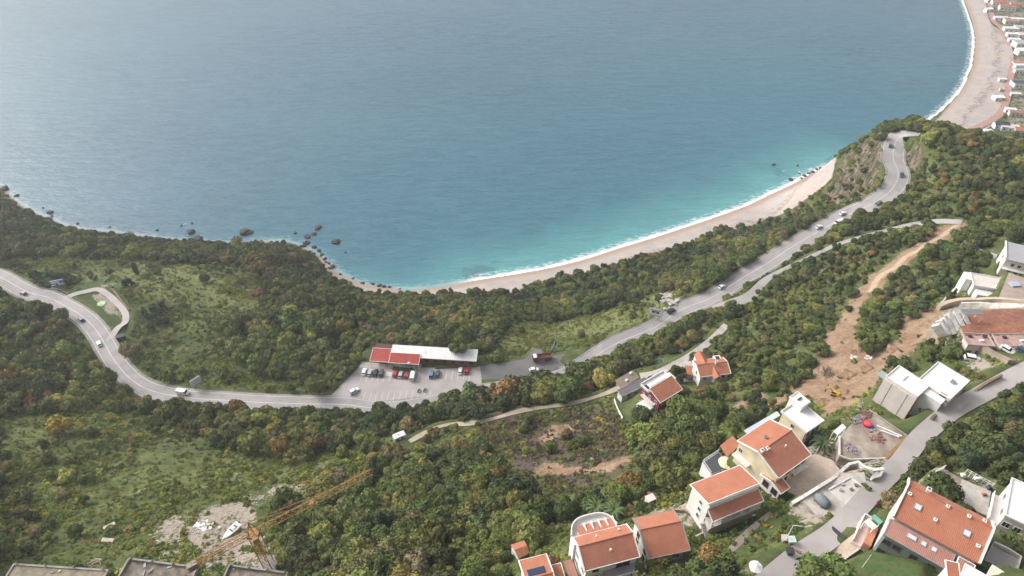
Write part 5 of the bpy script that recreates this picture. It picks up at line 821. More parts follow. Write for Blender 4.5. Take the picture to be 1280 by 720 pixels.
mi = lambda px_, py_: int(np.argmin(np.hypot(*(MAIN[:, :2] - G1(px_, py_)[:2]).T)))
ML, MR_ = mi(0, 346), mi(380, 504); guardrail(mi(150, 461), mi(225, 495), -.7, 'guardrail on the seaward side of the left-hand bend'); guardrail(mi(20, 355), mi(88, 384), -.7, 'guardrail on the seaward side beside the blue billboard'); guardrail(mi(757, 436), mi(1060, 270), -.7, 'long guardrail on the seaward side of the climbing straight'); guardrail(mi(1090, 255), mi(1117, 190), -.7, 'guardrail above the cliff on the S-bend'); guardrail(mi(690, 471), mi(755, 437), -.7, 'guardrail at the end of the dark truck yard')
# hedge and parking bays at the restaurant
HG = crown_mesh('foliage', 200, nl=16, n=1500, spread=.8, lobe=(.3, .42), flat=1, leaf=.06) if 0 else None
def hedge(a, b_, w, h, label, col, z=None):
    p = np.array(a, float); q = np.array(b_, float); L_ = np.linalg.norm(q - p); r = np.random.default_rng(int(L_ * 7)); t = thing('hedge', label, 'hedge', tuple(p)); m = MB(); d = (q - p) / L_; u = np.array([-d[1], d[0], 0]); m.box(tuple((p + q) / 2 + [0, 0, h * .42]), (L_ * .98, w * .8, h * .8), math.atan2(d[1], d[0]))
    for k in range(int(L_ * w * 40)):
        c = p + d * r.uniform(0, L_) + u * r.uniform(-.5, .5) * w + np.array([0, 0, r.uniform(.1, 1.0) * h]); e = r.normal(size=3); e /= np.linalg.norm(e); f = np.cross(e, [.3, .2, 1]); m.poly([c + e * .16, c + f * .12, c - e * .16, c - f * .12])
    o = m.build('foliage', M_LEAF, t); o['tint'] = list(map(float, col))
hd = [Wz(px_, py_, PARK_Z) for px_, py_ in ((491, 461.5), (517, 464), (544, 459.5), (597, 457))]; hedge(hd[0], hd[1], 1.8, 1.3, 'clipped dark hedge in front of the red awning', (.05, .075, .03)); hedge(hd[2], hd[3], 2.0, .8, 'low grassy hedge strip under the long white roof', (.09, .115, .045))
b = MB(); e = np.array([*SITE_R['ex'], 0]); n3 = np.array([-e[1], e[0], 0])
for px_ in list(np.arange(452, 524, 7.1)) + list(np.arange(536, 592, 7.3)):
    p = Wz(px_, 471 if px_ < 530 else 468.5, PARK_Z + .055); b.poly([p - e * .09 + n3 * 2.6, p + e * .09 + n3 * 2.6, p + e * .09 - n3 * 2.6, p - e * .09 - n3 * 2.6])
for px_ in np.arange(455, 545, 7.5): p = Wz(px_, 496 - (px_ - 455) * .03, PARK_Z + .055); b.poly([p - e * .08 + n3 * 2.4, p + e * .08 + n3 * 2.4, p + e * .08 - n3 * 2.2, p - e * .08 - n3 * 2.2])
b.build('parking_bay_marking', M_WHITEP)['kind'] = 'structure'; Q = [Wz(px_, py_, PARK_Z + .05) for px_, py_ in ((480,464),(490,465),(489,470),(479,469.5))]; MB().poly(Q).build('white_bay', mat('bay_white', (.6, .58, .56), .8, .08))['kind'] = 'structure'
P0 = [Wz(px_, py_, PARK_Z + .16) for px_, py_ in ((455,452),(490,456),(489,461),(450,459))]; MB().prism([p[:2] for p in P0], PARK_Z - .1, PARK_Z + .16).build('forecourt', W_CO)['kind'] = 'structure'
# ------------------------------------------------------------------ village yards, walls and small things
def slab(name, P, z0, z1, m, kind='structure', label=None, cat=None):
    o = MB().prism([p[:2] for p in P], z0, z1).build(name, m)
    if kind: o['kind'] = kind
    else: tag(o, label, cat)
    return o
def wallrun(name, L, w, h, m, label, cat='wall', lift=0, z=None):
    P = Gl(L) if z is None else Wz(*np.array(L, float).T, z); P = catmull(P, 2.0); P[:, 2] = smooth1(P[:, 2], 6); b = MB(); T = np.gradient(P[:, :2], axis=0); T /= np.linalg.norm(T, axis=1)[:, None]; N_ = np.c_[T[:, 1], -T[:, 0]] * w / 2
    b.loft([[(*(p[:2] - n_), p[2] - 2.5), (*(p[:2] + n_), p[2] - 2.5), (*(p[:2] + n_), p[2] + h), (*(p[:2] - n_), p[2] + h)] for p, n_ in zip(P, N_)]); o = b.build(name, m); return tag(o, label, cat)
M_REDS = mat('red_earth', (.36, .15, .09), .95, .25, .9, .03, col2=(.25, .12, .085), sc2=.3); M_WALLW = mat('white_wall', (.68, .65, .62), .85, .1, .8, col2=(.50, .47, .43), sc2=.5); M_STONE = mat('stone_wall', (.34, .28, .22), .95, .25, 1.8, .04); M_RUB = mat('brown_wall', (.26, .18, .12), .95, .2, 1.5)
slab('paved_court', COURT, 147, 149.05, M_PAVE); wallrun('retaining_wall', [(988,633),(1002,623),(1015,615.5),(1027,609),(1042,598),(1056,589.5),(1068,586),(1080,585.5),(1092,588),(1102,590)], .7, 1.5, M_WALLW, 'long curved white retaining wall sweeping from the paved court to the road')
wallrun('retaining_wall', [(1102,590),(1098,598),(1088,600)], .5, 1.0, M_WALLW, 'short end of white wall by the clipped bush at the road')
# unfinished slab
t = thing('concrete_shell', 'stained unfinished concrete slab floor with rubble beside the bend of the road', 'building site', tuple(SLAB.mean(0) * [1, 1, 0] + [0, 0, 143])); MB().prism([p[:2] for p in SLAB], 140, SLAB_Z).build('floor_slab', mat('stained_slab', (.40, .34, .285), .95, .25, .9, .02, col2=(.24, .19, .155), sc2=.22), t)
b = MB(); q_ = [SLAB[i] for i in (0, 6, 5, 4)]
for p, q in zip(q_[:-1], q_[1:]): b.bar(p + [0, 0, .3], q + [0, 0, .3], .3, .6)
b.build('edge_wall', M_WALLW, t); MB().bar(SLAB[3] + [0, 0, .3], SLAB[4] + [0, 0, .3], .9, .5).build('brown_edge_wall', mat('ochre_edge', (.36, .22, .11), .9, .15, 1), t); MB().bar(SLAB[2] + [0, 0, .15], SLAB[3] + [0, 0, .15], .4, .5).build('edge_wall', W_GY, t)
Z1 = SLAB_Z
def at(px_, py_, z): return Wz(px_, py_, z)
P = at(1083, 531, Z1); t = thing('paddling_pool', 'bright red tub with a blue sheet on the unfinished slab', 'tub', tuple(P)); MB().tube(P, P + [0, 0, .7], .95, 1.15, 16).build('tub', mat('red_plastic', (.62, .03, .05), .35, .05), t); MB().tube(P + [0, 0, .7], P + [0, 0, .78], .8, .75, 16).build('filling', mat('pink_fill', (.6, .12, .16), .5, .05), t); MB().box(tuple(P + [1.0, -.9, .12]), (1.6, 1.4, .12), .5).build('blue_sheet', mat('blue_sheet', (.04, .10, .34), .5, .1), t)
for i, (a, b_, lb) in enumerate((((1096,532),(1127,545.5),'upper of the two long white beams on the unfinished slab'),((1101,538.5),(1124,546.5),'lower of the two long white beams on the unfinished slab'))): tag(MB().bar(at(*a, Z1 + .25), at(*b_, Z1 + .25), .35, .4).build('beam', W_WH), lb, 'beam', 'white beams on the unfinished slab')
rr = np.random.default_rng(8)
DEB = [(1076,509,'pale rubble heap at the top corner of the slab'),(1083,517,'reddish brick heap near the top of the slab'),(1068,525,'mauve sheet heap on the left of the slab'),(1092,541,'pinkish rubble in the middle of the slab'),(1098,548,'small brick heap in the slab centre'),(1064,560,'grey heap near the pale lower edge of the slab'),(1077,523,'timber heap beside the red tub')]
for i, (a, b_, lb) in enumerate(DEB):
    P = at(a, b_, Z1) if b_ > 512 else G1(a, b_); m = MB()
    for k in range(26): d_ = rr.normal(size=2) * .75; m.box((P[0] + d_[0], P[1] + d_[1], P[2] + .12 + rr.uniform(0, .35) * max(0, 1 - abs(d_).sum() / 2)), tuple(rr.uniform(.15, .8, 3) * (1, 1, .5)), rr.uniform(0, 3), 0, rr.uniform(-.3, .3))
    tag(m.build('rubble_heap', (mat('rubble_pink', (.42, .33, .30), .95, .3, 4), mat('rubble_brick', (.30, .16, .12), .95, .3, 4), mat('rubble_mauve', (.34, .30, .33), .9, .3, 4))[i % 3]), lb, 'rubble')
def canopy(L, z, m, label, name='canopy', h=2.6, posts=True, cat='canopy', frame=W_WH, th=.12):
    Q = [Wz(a, b_, z) for a, b_ in L]; c = np.mean(Q, 0); t = thing(name, label, cat, (c[0], c[1], z - h)); MB().prism([q[:2] for q in Q], z - th, z).build('roof', m, t)
    if posts:
        for q in Q: p = q + (c - q) * .08; MB().bar((p[0], p[1], z - h - 1), (p[0], p[1], z - th), .14).build('post', frame, t)
    return t
canopy([(1041.5,539),(1053,529.5),(1058,534),(1047,544)], 146.6, W_WP, 'white sheet canopy at the left corner of the unfinished slab'); canopy([(1086,655),(1082,650),(1090,659.5),(1100,663)] if 0 else [(1080,652),(1086,648),(1097,658),(1091,662)], 165.5, W_WP, 'white canopy at the corner of the long house by the road'); canopy([(1089,646),(1093,642.5),(1104,652),(1099,656)], 165.0, M_TEAL, 'sea-green tarpaulin canopy behind the white canopy')
canopy([(900,557),(916,544.5),(925,556),(909,571)], 146.5, T_OR, 'small orange-tiled pergola at the far corner of the yellow house', 'pergola', 3, cat='pergola', frame=M_WD)
t = canopy([(930,538),(971,514),(975.5,519),(935,543.5)], 138.5, M_PBL, 'long narrow pale blue metal roof behind the yellow house', 'long_shed', 3.2, cat='shed', frame=M_MET)
# slate terrace
TZ = 143.5; Q = [Wz(a, b_, TZ) for a, b_ in ((878,578),(898,564.5),(915,582),(889,593))]; t = thing('slate_terrace', 'slate-grey terrace with white railings behind the white three-storey house', 'terrace', (Q[0][0], Q[0][1], TZ)); MB().prism([q[:2] for q in Q], TZ - 5, TZ - .1).build('retaining_base', W_WH, t); c = np.mean(Q, 0); MB().prism([(q + (c - q) * .06)[:2] for q in Q], TZ - .1, TZ).build('slate_floor', M_SLATE, t)
for p, q in ((Q[0], Q[1]), (Q[3], Q[0])):
    b = MB(); b.bar(p + [0, 0, 1], q + [0, 0, 1], .1); b.bar(p + [0, 0, .5], q + [0, 0, .5], .05); [b.bar(p + (q - p) * f_, p + (q - p) * f_ + [0, 0, 1], .06) for f_ in np.linspace(0, 1, 9)]; b.build('railing', M_FR, t)
def parasol(P, r, m, label, h=2.4):
    t = thing('parasol', label, 'parasol', tuple(P)); b = MB(); n = 12; b.add([(P[0], P[1], P[2] + h + .5)] + [(P[0] + r * math.cos(6.283 * k / n), P[1] + r * math.sin(6.283 * k / n), P[2] + h - (.12 if k % 2 else 0)) for k in range(n)], [(0, 1 + k, 1 + (k + 1) % n) for k in range(n)] + [tuple(range(n, 0, -1))]); b.build('shade', m, t); MB().tube(P, P + [0, 0, h + .4], .05).build('pole', M_MET, t); MB().tube(P, P + [0, 0, .12], .4, n=12).build('foot', W_GY, t)
parasol(Wz(905, 585, TZ), 1.9, W_YE, 'round beige parasol on the slate terrace'); parasol(G1(941, 716), 1.25, W_WP, 'white fluted parasol at the lower end of the village road')
# platforms by the road, foundations, covered boat
slab('concrete_foundation_pad', TANKYARD, 152, 155.02, W_CO); FQ = Wz(*np.array([(1036,612),(1063,597),(1079,610),(1057,632)], float).T, 155.5); t = thing('foundation', 'pale square concrete foundation with a low rim beside the village road', 'foundation', tuple(FQ.mean(0))); MB().prism([q[:2] for q in FQ], 153, 155.5).build('slab', mat('pale_new_concrete', (.60, .56, .52), .9, .12, 1, col2=(.48, .44, .40), sc2=.5), t)
for i in range(3): MB().bar(FQ[i] + [0, 0, .1], FQ[i + 1] + [0, 0, .1], .35, .3).build('rim', M_WALLW, t)
rr = np.random.default_rng(4)
for i, (a, b_) in enumerate(((1053,606),(1064,612),(1051,613),(1070,607))): P = Wz(a, b_, 155.5); MB().box(tuple(P + [0, 0, .18]), (.7, .6, .36), .5 * i).build('block', (W_GY, W_DK)[i % 2], t)
P1, P2 = Wz(1019, 617, 155.4), Wz(1036, 634, 155.4); t = thing('covered_boat', 'long rounded boat shape under a grey tarpaulin beside the concrete foundation', 'covered boat', tuple((P1 + P2) / 2)); d_ = P2 - P1; Lb = np.linalg.norm(d_); u = d_ / Lb; v = np.array([-u[1], u[0], 0]); rings = []
for f_, w_ in ((0, .25), (.06, .7), (.2, 1.15), (.5, 1.35), (.8, 1.25), (.95, 1.0), (1, .5)): rings.append([tuple(P1 + d_ * f_ + v * w_ * math.cos(a_) + np.array([0, 0, -.3 + 1.5 * (w_ / 1.35) * max(0, math.sin(a_)) ** .8])) for a_ in np.linspace(0, math.pi, 9)])
MB().loft(rings).build('tarpaulin', M_TARP, t, smooth=True); [MB().bar(P1 + d_ * f_ - v * 1.4 + [0, 0, -.2], P1 + d_ * f_ + v * 1.4 + [0, 0, -.2], .3, .3).build('support_beam', M_WD, t) for f_ in (.25, .75)]
slab('forecourt', FC, FC[0, 2] - 3, FC[0, 2], M_PAVE); wallrun('garden_wall', [(1056,699),(1075,686),(1090,676)], .3, .6, M_WALLW, 'low wall along the beige forecourt above the lawn')
a, b_ = G1(1039, 659.5), G1(1056, 673.5); tag(MB().bar(a + [0, 0, .17], b_ + [0, 0, .17], .9, .06).build('drain_grate', M_DKM), 'dark drain grate running across the village road', 'drain')
P = G1(981, 677); t = thing('street_lamp', 'white street lamp leaning over the bushes beside the village road', 'street lamp', tuple(P)); MB().tube(P - [0, 0, .4], P + [0, 0, 6.2], .12, .07).build('pole', W_WH, t); ar = MB().bar(P + [0, 0, 6.2], P + [1.1, -.3, 6.5], .09).build('arm', W_WH, t); MB().box(tuple(P + [1.3, -.35, 6.5]), (.7, .28, .12)).build('lamp_head', M_MET, ar)
for a, b_, m, lb in ((986,692,M_DKM,'dark wheeled bin at the edge of the village road'),(980,676,mat('pink_bin', (.55, .42, .40), .6, .08),'pinkish bin at the foot of the street lamp'),(988,678,mat('mint_bin', (.55, .68, .62), .5, .05),'small pale green bin right of the street lamp foot')):
    P = G1(a, b_); t = thing('waste_bin', lb, 'bin', tuple(P)); MB().loft([[tuple(P + np.array([x * s_, y * s_, z_])) for x, y in ((-.5, -.5), (.5, -.5), (.5, .5), (-.5, .5))] for s_, z_ in ((1.0, .1), (1.25, 1.2))]).build('tub', m, t); MB().box(tuple(P + [0, 0, 1.27]), (1.4, 1.35, .14)).build('lid', m, t)
P = G1(996, 690) + [0, 0, .12]; t = thing('bench', 'small wooden bench standing on the village road by the dark bin', 'bench', tuple(P)); MB().box(tuple(P + [0, 0, .45]), (1.6, .45, .07), -.6).build('seat', M_WD, t); [MB().box(tuple(P + [s_ * .55, -s_ * .38, .2]), (.1, .4, .42), -.6).build('leg', M_WD, t) for s_ in (-1, 1)]
P = G1(1078, 709); tag(MB().tube(P - [0, 0, .3], P + [0, 0, 4.6], .07, .05).build('post', W_WH), 'thin white post on the bright green lawn', 'post')
P = G1(1076, 626); 
P = G1(1096, 631); t = thing('scooter', 'dark red scooter parked against the wall on the village road', 'scooter', tuple(P)); MB().box(tuple(P + [0, 0, .6]), (1.0, .35, .4), 1).build('body', PAINT['red'], t); MB().box(tuple(P + [-.1, -.1, .85]), (.6, .3, .12), 1).build('seat', M_TYRE, t); [MB().tube(P + [s_ * .35, s_ * .55, .25] + np.array([.06, -.04, 0]), P + [s_ * .35, s_ * .55, .25] - np.array([.06, -.04, 0]), .25, n=12).build('wheel', M_TYRE, t) for s_ in (-1, 1)]; MB().bar(P + [.3, .45, .5], P + [.25, .4, 1.1], .06).build('handlebar', M_MET, t)
# yards by the long house
slab('back_yard', YQ, YZ - 4, YZ, W_CO)
slab('brown_yard', YB, YZ - 3, YZ - .2, mat('brown_patio', (.32, .24, .20), .95, .2, 1.2, col2=(.24, .20, .16), sc2=.5))
for a, b_, lb in (((1207,590),(1240,608),'white pipe fence at the top of the back yard of the long house'), ((1168,591),(1180,585),'short pale fence beside the brown patio')):
    p, q = Wz(*a, YZ), Wz(*b_, YZ); t = thing('fence', lb, 'fence', tuple(p)); [MB().bar(p + [0, 0, z_], q + [0, 0, z_], .08).build('rail', W_WH, t) for z_ in (.5, 1.0)]; [MB().bar(p + (q - p) * f_ - [0, 0, 1], p + (q - p) * f_ + [0, 0, 1.1], .1).build('post', W_WH, t) for f_ in np.linspace(0, 1, 7)]
for i, (a, b_, m, lb, sz) in enumerate(((1222,599,W_WP,'white inflatable shape at the top of the concrete back yard',(1.8, .7, .6)),(1230,619,mat('red_toy', (.4, .1, .07), .6, .1),'small reddish trolley in the concrete back yard',(1.0, .5, .5)),(1203,595,W_WP,'small white tank at the corner of the back yard fence',(.8, .8, .8)),(1236,611,M_DKM,'dark box by the right end of the white pipe fence',(.9, .7, .7)))):
    P = Wz(a, b_, YZ); o = MB().loft([[tuple(P + np.array([x * sz[0] * s_, y * sz[1] * s_, z_ * sz[2]])) for x, y in ((-.5, -.5), (.5, -.5), (.5, .5), (-.5, .5))] for s_, z_ in ((.8, 0), (1, .3), (1, .7), (.7, 1))]).build(('inflatable', 'trolley', 'tank', 'storage_box')[i], m); tag(o, lb, ('inflatable', 'trolley', 'tank', 'box')[i])
slab('concrete_yard', CY, 165, 172, M_PARK); wallrun('yard_wall', [(1241,680),(1258,688),(1274,698),(1268,716)], .35, .8, M_WALLW, 'white wall round the concrete yard at the lower right', z=172)
P = G1(1058, 735); t = canopy([(1035,709),(1058,706),(1084,722),(1060,745)], 170, mat('dark_brown_tiles', (.13, .09, .075), .85, .2, 2), 'dark brown roof cut by the lower edge beside the village road', 'outbuilding', 3, cat='outbuilding')
for a, b_, lb in ((1028,712,'left of two dark window frames leaning at the lower edge of the road'),(1035,715,'right of two dark window frames leaning at the lower edge of the road')): P = G1(a, b_) + [0, 0, .3]; t = thing('window_frame', lb, 'window frame', tuple(P), 0, 'frames left at the lower edge of the road'); MB().box(tuple(P), (1.0, 1.4, .08), .2).build('pane', M_GL, t); [MB().box(tuple(P + np.array([x, 0, .04])), (.1, 1.5, .14), .2).build('stile', W_WH, t) for x in (-.5, .5)]
# garden paths and walls round the white three-storey house
GP = road_line([(966,643),(950,655),(930,672),(912,692)], 1.5, 8); ribbon('garden_path', GP, .9, mat('gravel_brown', (.34, .28, .23), .95, .2, 2), .1); wallrun('garden_wall', [(868,672),(888,664),(905,655),(925,650),(944,645)], .3, .5, M_WALLW, 'pale low wall in front of the veranda of the white three-storey house')
EP = road_line([(812,620),(830,610),(850,598),(870,584)], 1.5, 8); ribbon('earth_ramp', EP, 1.1, mat('ramp_earth', (.30, .22, .16), .95, .2, 1.5), .15); wallrun('stone_wall', [(808,617),(828,606),(848,594),(868,580)], .4, .7, M_STONE, 'rough stone wall along the earth ramp left of the white three-storey house'); wallrun('stone_wall', [(818,652),(835,645),(856,640)], .4, .9, M_RUB, 'brown wall between the plain house and the three-storey house')
P = G1(812, 627); t = thing('small_hut', 'tiny white and red hut at the lower end of the earth ramp', 'hut', tuple(P)); MB().box(tuple(P + [0, 0, .8]), (2.0, 1.5, 1.8), .4).build('wall', W_WH, t); MB().box(tuple(P + [0, 0, 1.78]), (2.3, 1.8, .14), .4).build('roof', W_PK, t)
t = thing('orange_roof_shed', 'little orange-tiled roof among trees above the solar-panel house', 'shed', tuple(G1(650, 690))); zz = G1(650, 690)[2] + 3; q = [Wz(a, b_, zz) for a, b_ in ((638,681),(655,675.5),(662,691),(648,698))]; mid1, mid2 = (q[0] + q[3]) / 2 + [0, 0, .7], (q[1] + q[2]) / 2 + [0, 0, .7]; MB().add([q[0], q[1], mid2, mid1], [(0, 3, 2, 1)]).add([mid1, mid2, q[2], q[3]], [(0, 3, 2, 1)]).build('roof', T_OR, t); c = np.mean(q, 0); MB().prism([(p + (c - p) * .1)[:2] for p in q], zz - 4, zz - .05).build('wall', W_WH, t)
# white posts and lanes by the red-walled villa
wallrun('white_fence', [(767.6,500),(771,510),(778,524)], .2, 1.0, W_WH, 'thin white fence line left of the red-walled villa', 'fence'); slab('villa_court', CT, 94, 96.9, M_LANE)
for a, b_, lb in ((862,470,'small orange-roofed porch in the court between the two villas'),): P = Wz(a, b_, 97); t = thing('porch', lb, 'porch', tuple(P)); MB().prism([(P[0] - 2, P[1] - 1.4), (P[0] + 1.6, P[1] - 1.8), (P[0] + 2, P[1] + 1.4), (P[0] - 1.6, P[1] + 1.7)], 97, 99.6).build('wall', W_WH, t); MB().prism([(P[0] - 2.3, P[1] - 1.7), (P[0] + 1.9, P[1] - 2.1), (P[0] + 2.3, P[1] + 1.7), (P[0] - 1.9, P[1] + 2.0)], 99.6, [99.8, 99.8, 100.6, 100.6]).build('roof', T_OR, t)
# agaves
M_AG = mat('agave_leaf', (.26, .33, .31), .6, .1)
for a, b_, lb in ((850,441,'blue-grey agave nearer the pale lane, right-hand one'),(826,453,'blue-grey agave left of the other on the green bank')):
    P = G1(a, b_); m = MB()
    for k in range(26): an = k * 2.4; el = .25 + .045 * k; d_ = np.array([math.cos(an) * math.cos(el), math.sin(an) * math.cos(el), math.sin(el)]); s_ = np.array([-math.sin(an), math.cos(an), 0]); m.poly([P + s_ * .14 + [0, 0, .2], P + d_ * 1.0 + s_ * .1 + [0, 0, .2], P + d_ * 2.0 + [0, 0, .1], P + d_ * 1.0 - s_ * .1 + [0, 0, .2], P - s_ * .14 + [0, 0, .2]])
    tag(m.build('agave', M_AG), lb, 'agave', 'agaves on the bank by the lane')
# metal sheet and planks, debris
P = G1(743, 577); tag(MB().bar(P + [-1.2, .9, .5], P + [1.2, -.9, .3], .9, .12).build('metal_sheet', M_MET), 'bent grey metal sheet lying on the reddish terrace of the clearing', 'metal sheet')
for a, b_, rz, lb in ((138,659,.7,'upper of two pale boards lying in the scrub at lower left'),(136,677,0,'lower of two pale boards lying in the scrub at lower left')): P = G1(a, b_); tag(MB().box(tuple(P + [0, 0, .9]), (3.0, 1.1, .12), rz, 0, .15).build('board', mat('pale_board', (.60, .54, .42), .8, .1)), lb, 'board', 'pale boards in the scrub')
P = G1(252, 661); m = MB(); rr = np.random.default_rng(3)
for k in range(60): d_ = rr.normal(size=2) * (1.5, 1.0); m.box((P[0] + d_[0], P[1] + d_[1], P[2] + .25 + rr.uniform(0, .25)), tuple(rr.uniform(.2, 1.0, 3) * (1, 1, .3)), rr.uniform(0, 3), 0, rr.uniform(-.3, .3), rr.uniform(-.3, .3))
tag(m.build('debris_pile', [W_WH]), 'scattered pile of white and grey sheet debris left of the motorboat', 'debris')
P = G1(118, 704); m = MB(); [m.bar((P[0] + rr.uniform(-2, 1), P[1] + rr.uniform(-1, 1), P[2] + .4 + .1 * k), (P[0] + rr.uniform(1, 3), P[1] + rr.uniform(-1, 1), P[2] + .5 + .1 * k), .16) for k in range(8)]; tag(m.build('timber_pile', mat('bleached_timber', (.52, .42, .36), .9, .2)), 'heap of bleached timber behind the ruin at lower left', 'timber')
for a, b_, s_, lb in ((830,374,1.6,'heap of pale blocks beside the road above the picture billboard'),(842,377,1.3,'smaller heap of white blocks touching the roadside verge')):
    P = G1(a, b_); m = MB(); [m.box((P[0] + rr.normal() * 2.2 * s_, P[1] + rr.normal() * 1.4 * s_, P[2] + .5), tuple(rr.uniform(.6, 2.0, 3) * (1, 1, .5)), rr.uniform(0, 3)) for k in range(22)]; tag(m.build('block_heap', W_CO), lb, 'blocks')
# lay-by: pale green car cover, wall blocks
P = G1(127, 380); t = thing('flower_bed', 'pale green and white flower bed oval in the middle of the lay-by', 'flower bed', tuple(P)); MB().tube(P - [0, 0, .2], P + [0, 0, .35], 2.3, 1.9, 18).build('bed', mat('pale_green_bed', (.45, .62, .40), .8, .2, 2), t); wallrun('low_wall', [(141,362),(148,371),(154,379),(162,388)], .8, .7, M_RUB, 'low brown stone wall curving round the lay-by', 'wall'); wallrun('low_wall', [(62,361),(75,363),(86,368)], .4, .5, W_GY, 'grey kerb wall between the road and the blue billboard', 'wall')
# ------------------------------------------------------------------ terracotta terraces
MB().poly([(*p[:2], TERR_Z + 1.56) for p in SOIL]).build('red_earth_lot', M_REDS)['kind'] = 'structure'
for P4, lb in (([(1207,417),(1244,418),(1235,434),(1204,430)], 'left of two pink flat terrace roofs below the red earth'), ([(1250,418),(1296,416),(1296,433),(1240,434)], 'right of two pink flat terrace roofs below the red earth')):
    SITES['tmp'] = dict(rect4(P4, TERR_Z + 1.4), zb=TERR_Z - 3.5, h=4.9); H = House('tmp', 'terrace_building', lb, 'building'); H.body(W_PK, inset=.2); H.flat_roof(mat('pink_roof', (.46, .30, .26), .85, .1, .8, col2=(.38, .24, .21)), .3, rim=mat('pink_rim', (.50, .38, .34), .85, .1)); H.wins('near', (-H.L * .3, 0, H.L * .3), (2,), w=1.2)
    for k, (x, y) in enumerate(((-H.L * .25, H.D * .2), (H.L * .1, -H.D * .1), (H.L * .3, H.D * .25))): H.b(MB().box((x, y, H.h + .3), (1.1, .8, .5)), 'roof_box', (M_DKM, W_WH)[k % 2])
canopy([(1200,386),(1225,386.5),(1231,393),(1206,393)], TERR_Z + 5, mat('grey_green_sheet', (.20, .22, .22), .6, .12, 1), 'long grey-green shed roof behind the red earth lot', 'shed', 3.2, cat='shed'); wallrun('retaining_wall', [(1171,388),(1182,384),(1194,381.5),(1219,379.5),(1250,380.5),(1290,384)], 1.4, 2.6, mat('tan_wall', (.50, .40, .31), .9, .12, 1), 'long tan curved wall bounding the red earth lot'); wallrun('retaining_wall', [(1161,418),(1175,423),(1195,428),(1215,434),(1238,445),(1262,455)], 1.6, 1.6, M_STONE, 'brown stone terrace wall below the fanned concrete ribs')
wallrun('terrace_wall', [(1198,384),(1235,384.5),(1290,387)], .5, 2.2, M_WALLW, 'thin white wall line inside the tan curved wall')
t = thing('ribbed_wall', 'fan of pale stepped concrete ribs left of the red earth lot', 'retaining wall', tuple(G1(1190, 405)))
for a, b_, w_ in (((1192,390),(1206,419),2.4),((1184.5,392),(1198.5,419),2.2),((1179,396),(1191,418.5),2.0),((1174,400.5),(1184.5,418.5),1.9),((1169.5,406),(1178.5,419.5),1.8),((1199.5,389),(1213,416),2.2)): p, q = Wz(*a, TERR_Z + 2.6), Wz(*b_, TERR_Z - .5); MB().bar(p, q, w_ * .6, 2.2).build('rib', M_WALLW, t)
wallrun('boundary_wall', [(1217,337),(1207,347),(1195,360),(1183,373),(1170,387)], .5, 1.3, mat('whitewash', (.66, .63, .60), .85, .06), 'thin straight white wall running down to the earth road by the terraces'); P = G1(1235, 322); t = canopy([(1225,311),(1247,318),(1241,336),(1224,327)], float(P[2]) + 1.6, mat('lilac_deck', (.46, .43, .46), .8, .08), 'lilac-grey paved deck left of the grey sheet-roofed house', 'deck', 1.6, cat='deck')
YD = UQ; slab('upper_court', YD, UZ - 5, UZ, mat('upper_paving', (.44, .35, .29), .9, .15, 1, col2=(.36, .29, .25))); P = Wz(1268, 356, UZ); MBX = MB().box(tuple(P + [0, 0, .3]), (3.2, 2.4, .6), .1).build('hot_tub', mat('pale_pool_cover', (.42, .48, .62), .4, .05)); tag(MBX, 'pale blue covered tub on the upper paved court', 'tub')
hp = [G1(1244, 335), G1(1283, 345)]; hedge(hp[0], hp[1], 3.0, 2.6, 'thick dark hedge between the grey-roofed house and the white terrace house', (.05, .075, .035)); P = G1(1165, 454); t = thing('garden_chair', 'dark garden chair group on the grass above the apartment block', 'chair', tuple(P)); MB().box(tuple(P + [0, 0, .5]), (1.2, .8, .12)).build('seat', M_DKM, t); MB().box(tuple(P + [0, .4, .9]), (1.2, .1, .8)).build('backrest', M_DKM, t)
wallrun('retaining_wall', [(1163,525),(1185,510),(1210,495),(1232,481),(1250,472)], .6, 1.3, M_RUB, 'brown roadside wall right of the white apartment block'); CR_ = G1(1272, 466); 
for a, b_, lb in ((1018,548,'palm tree beside the white flat-roofed house'),(1025,556,'second palm just below the first by the pale yard'),(767,640,'pale green palm above the balconied house, right one'),(745,636,'pale green palm above the balconied house, left one')):
    P = G1(a, b_ + 6); t = thing('palm_tree', lb, 'palm', tuple(P)); MB().tube(P - [0, 0, .5], P + [0, 0, 3.0], .22, .16).build('trunk', M_BARK, t); m = MB(); c = P + [0, 0, 3.0]
    for k in range(22):
        an = k * 2.4; up = .9 - .05 * k; prev = c; s_ = np.array([-math.sin(an), math.cos(an), 0]); wd_ = .38
        for j in range(4): nx_ = prev + np.array([math.cos(an) * .68, math.sin(an) * .68, (up - j * .42) * .6]); m.poly([prev + s_ * wd_, nx_ + s_ * wd_ * .85, nx_, prev]); m.poly([prev, nx_, nx_ - s_ * wd_ * .85 - [0, 0, .08], prev - s_ * wd_ - [0, 0, .08]]); prev = nx_; wd_ *= .85
    cr = m.build('crown', M_LEAF, t); cr['tint'] = [.085, .125, .05] if a < 800 else [.05, .075, .03]
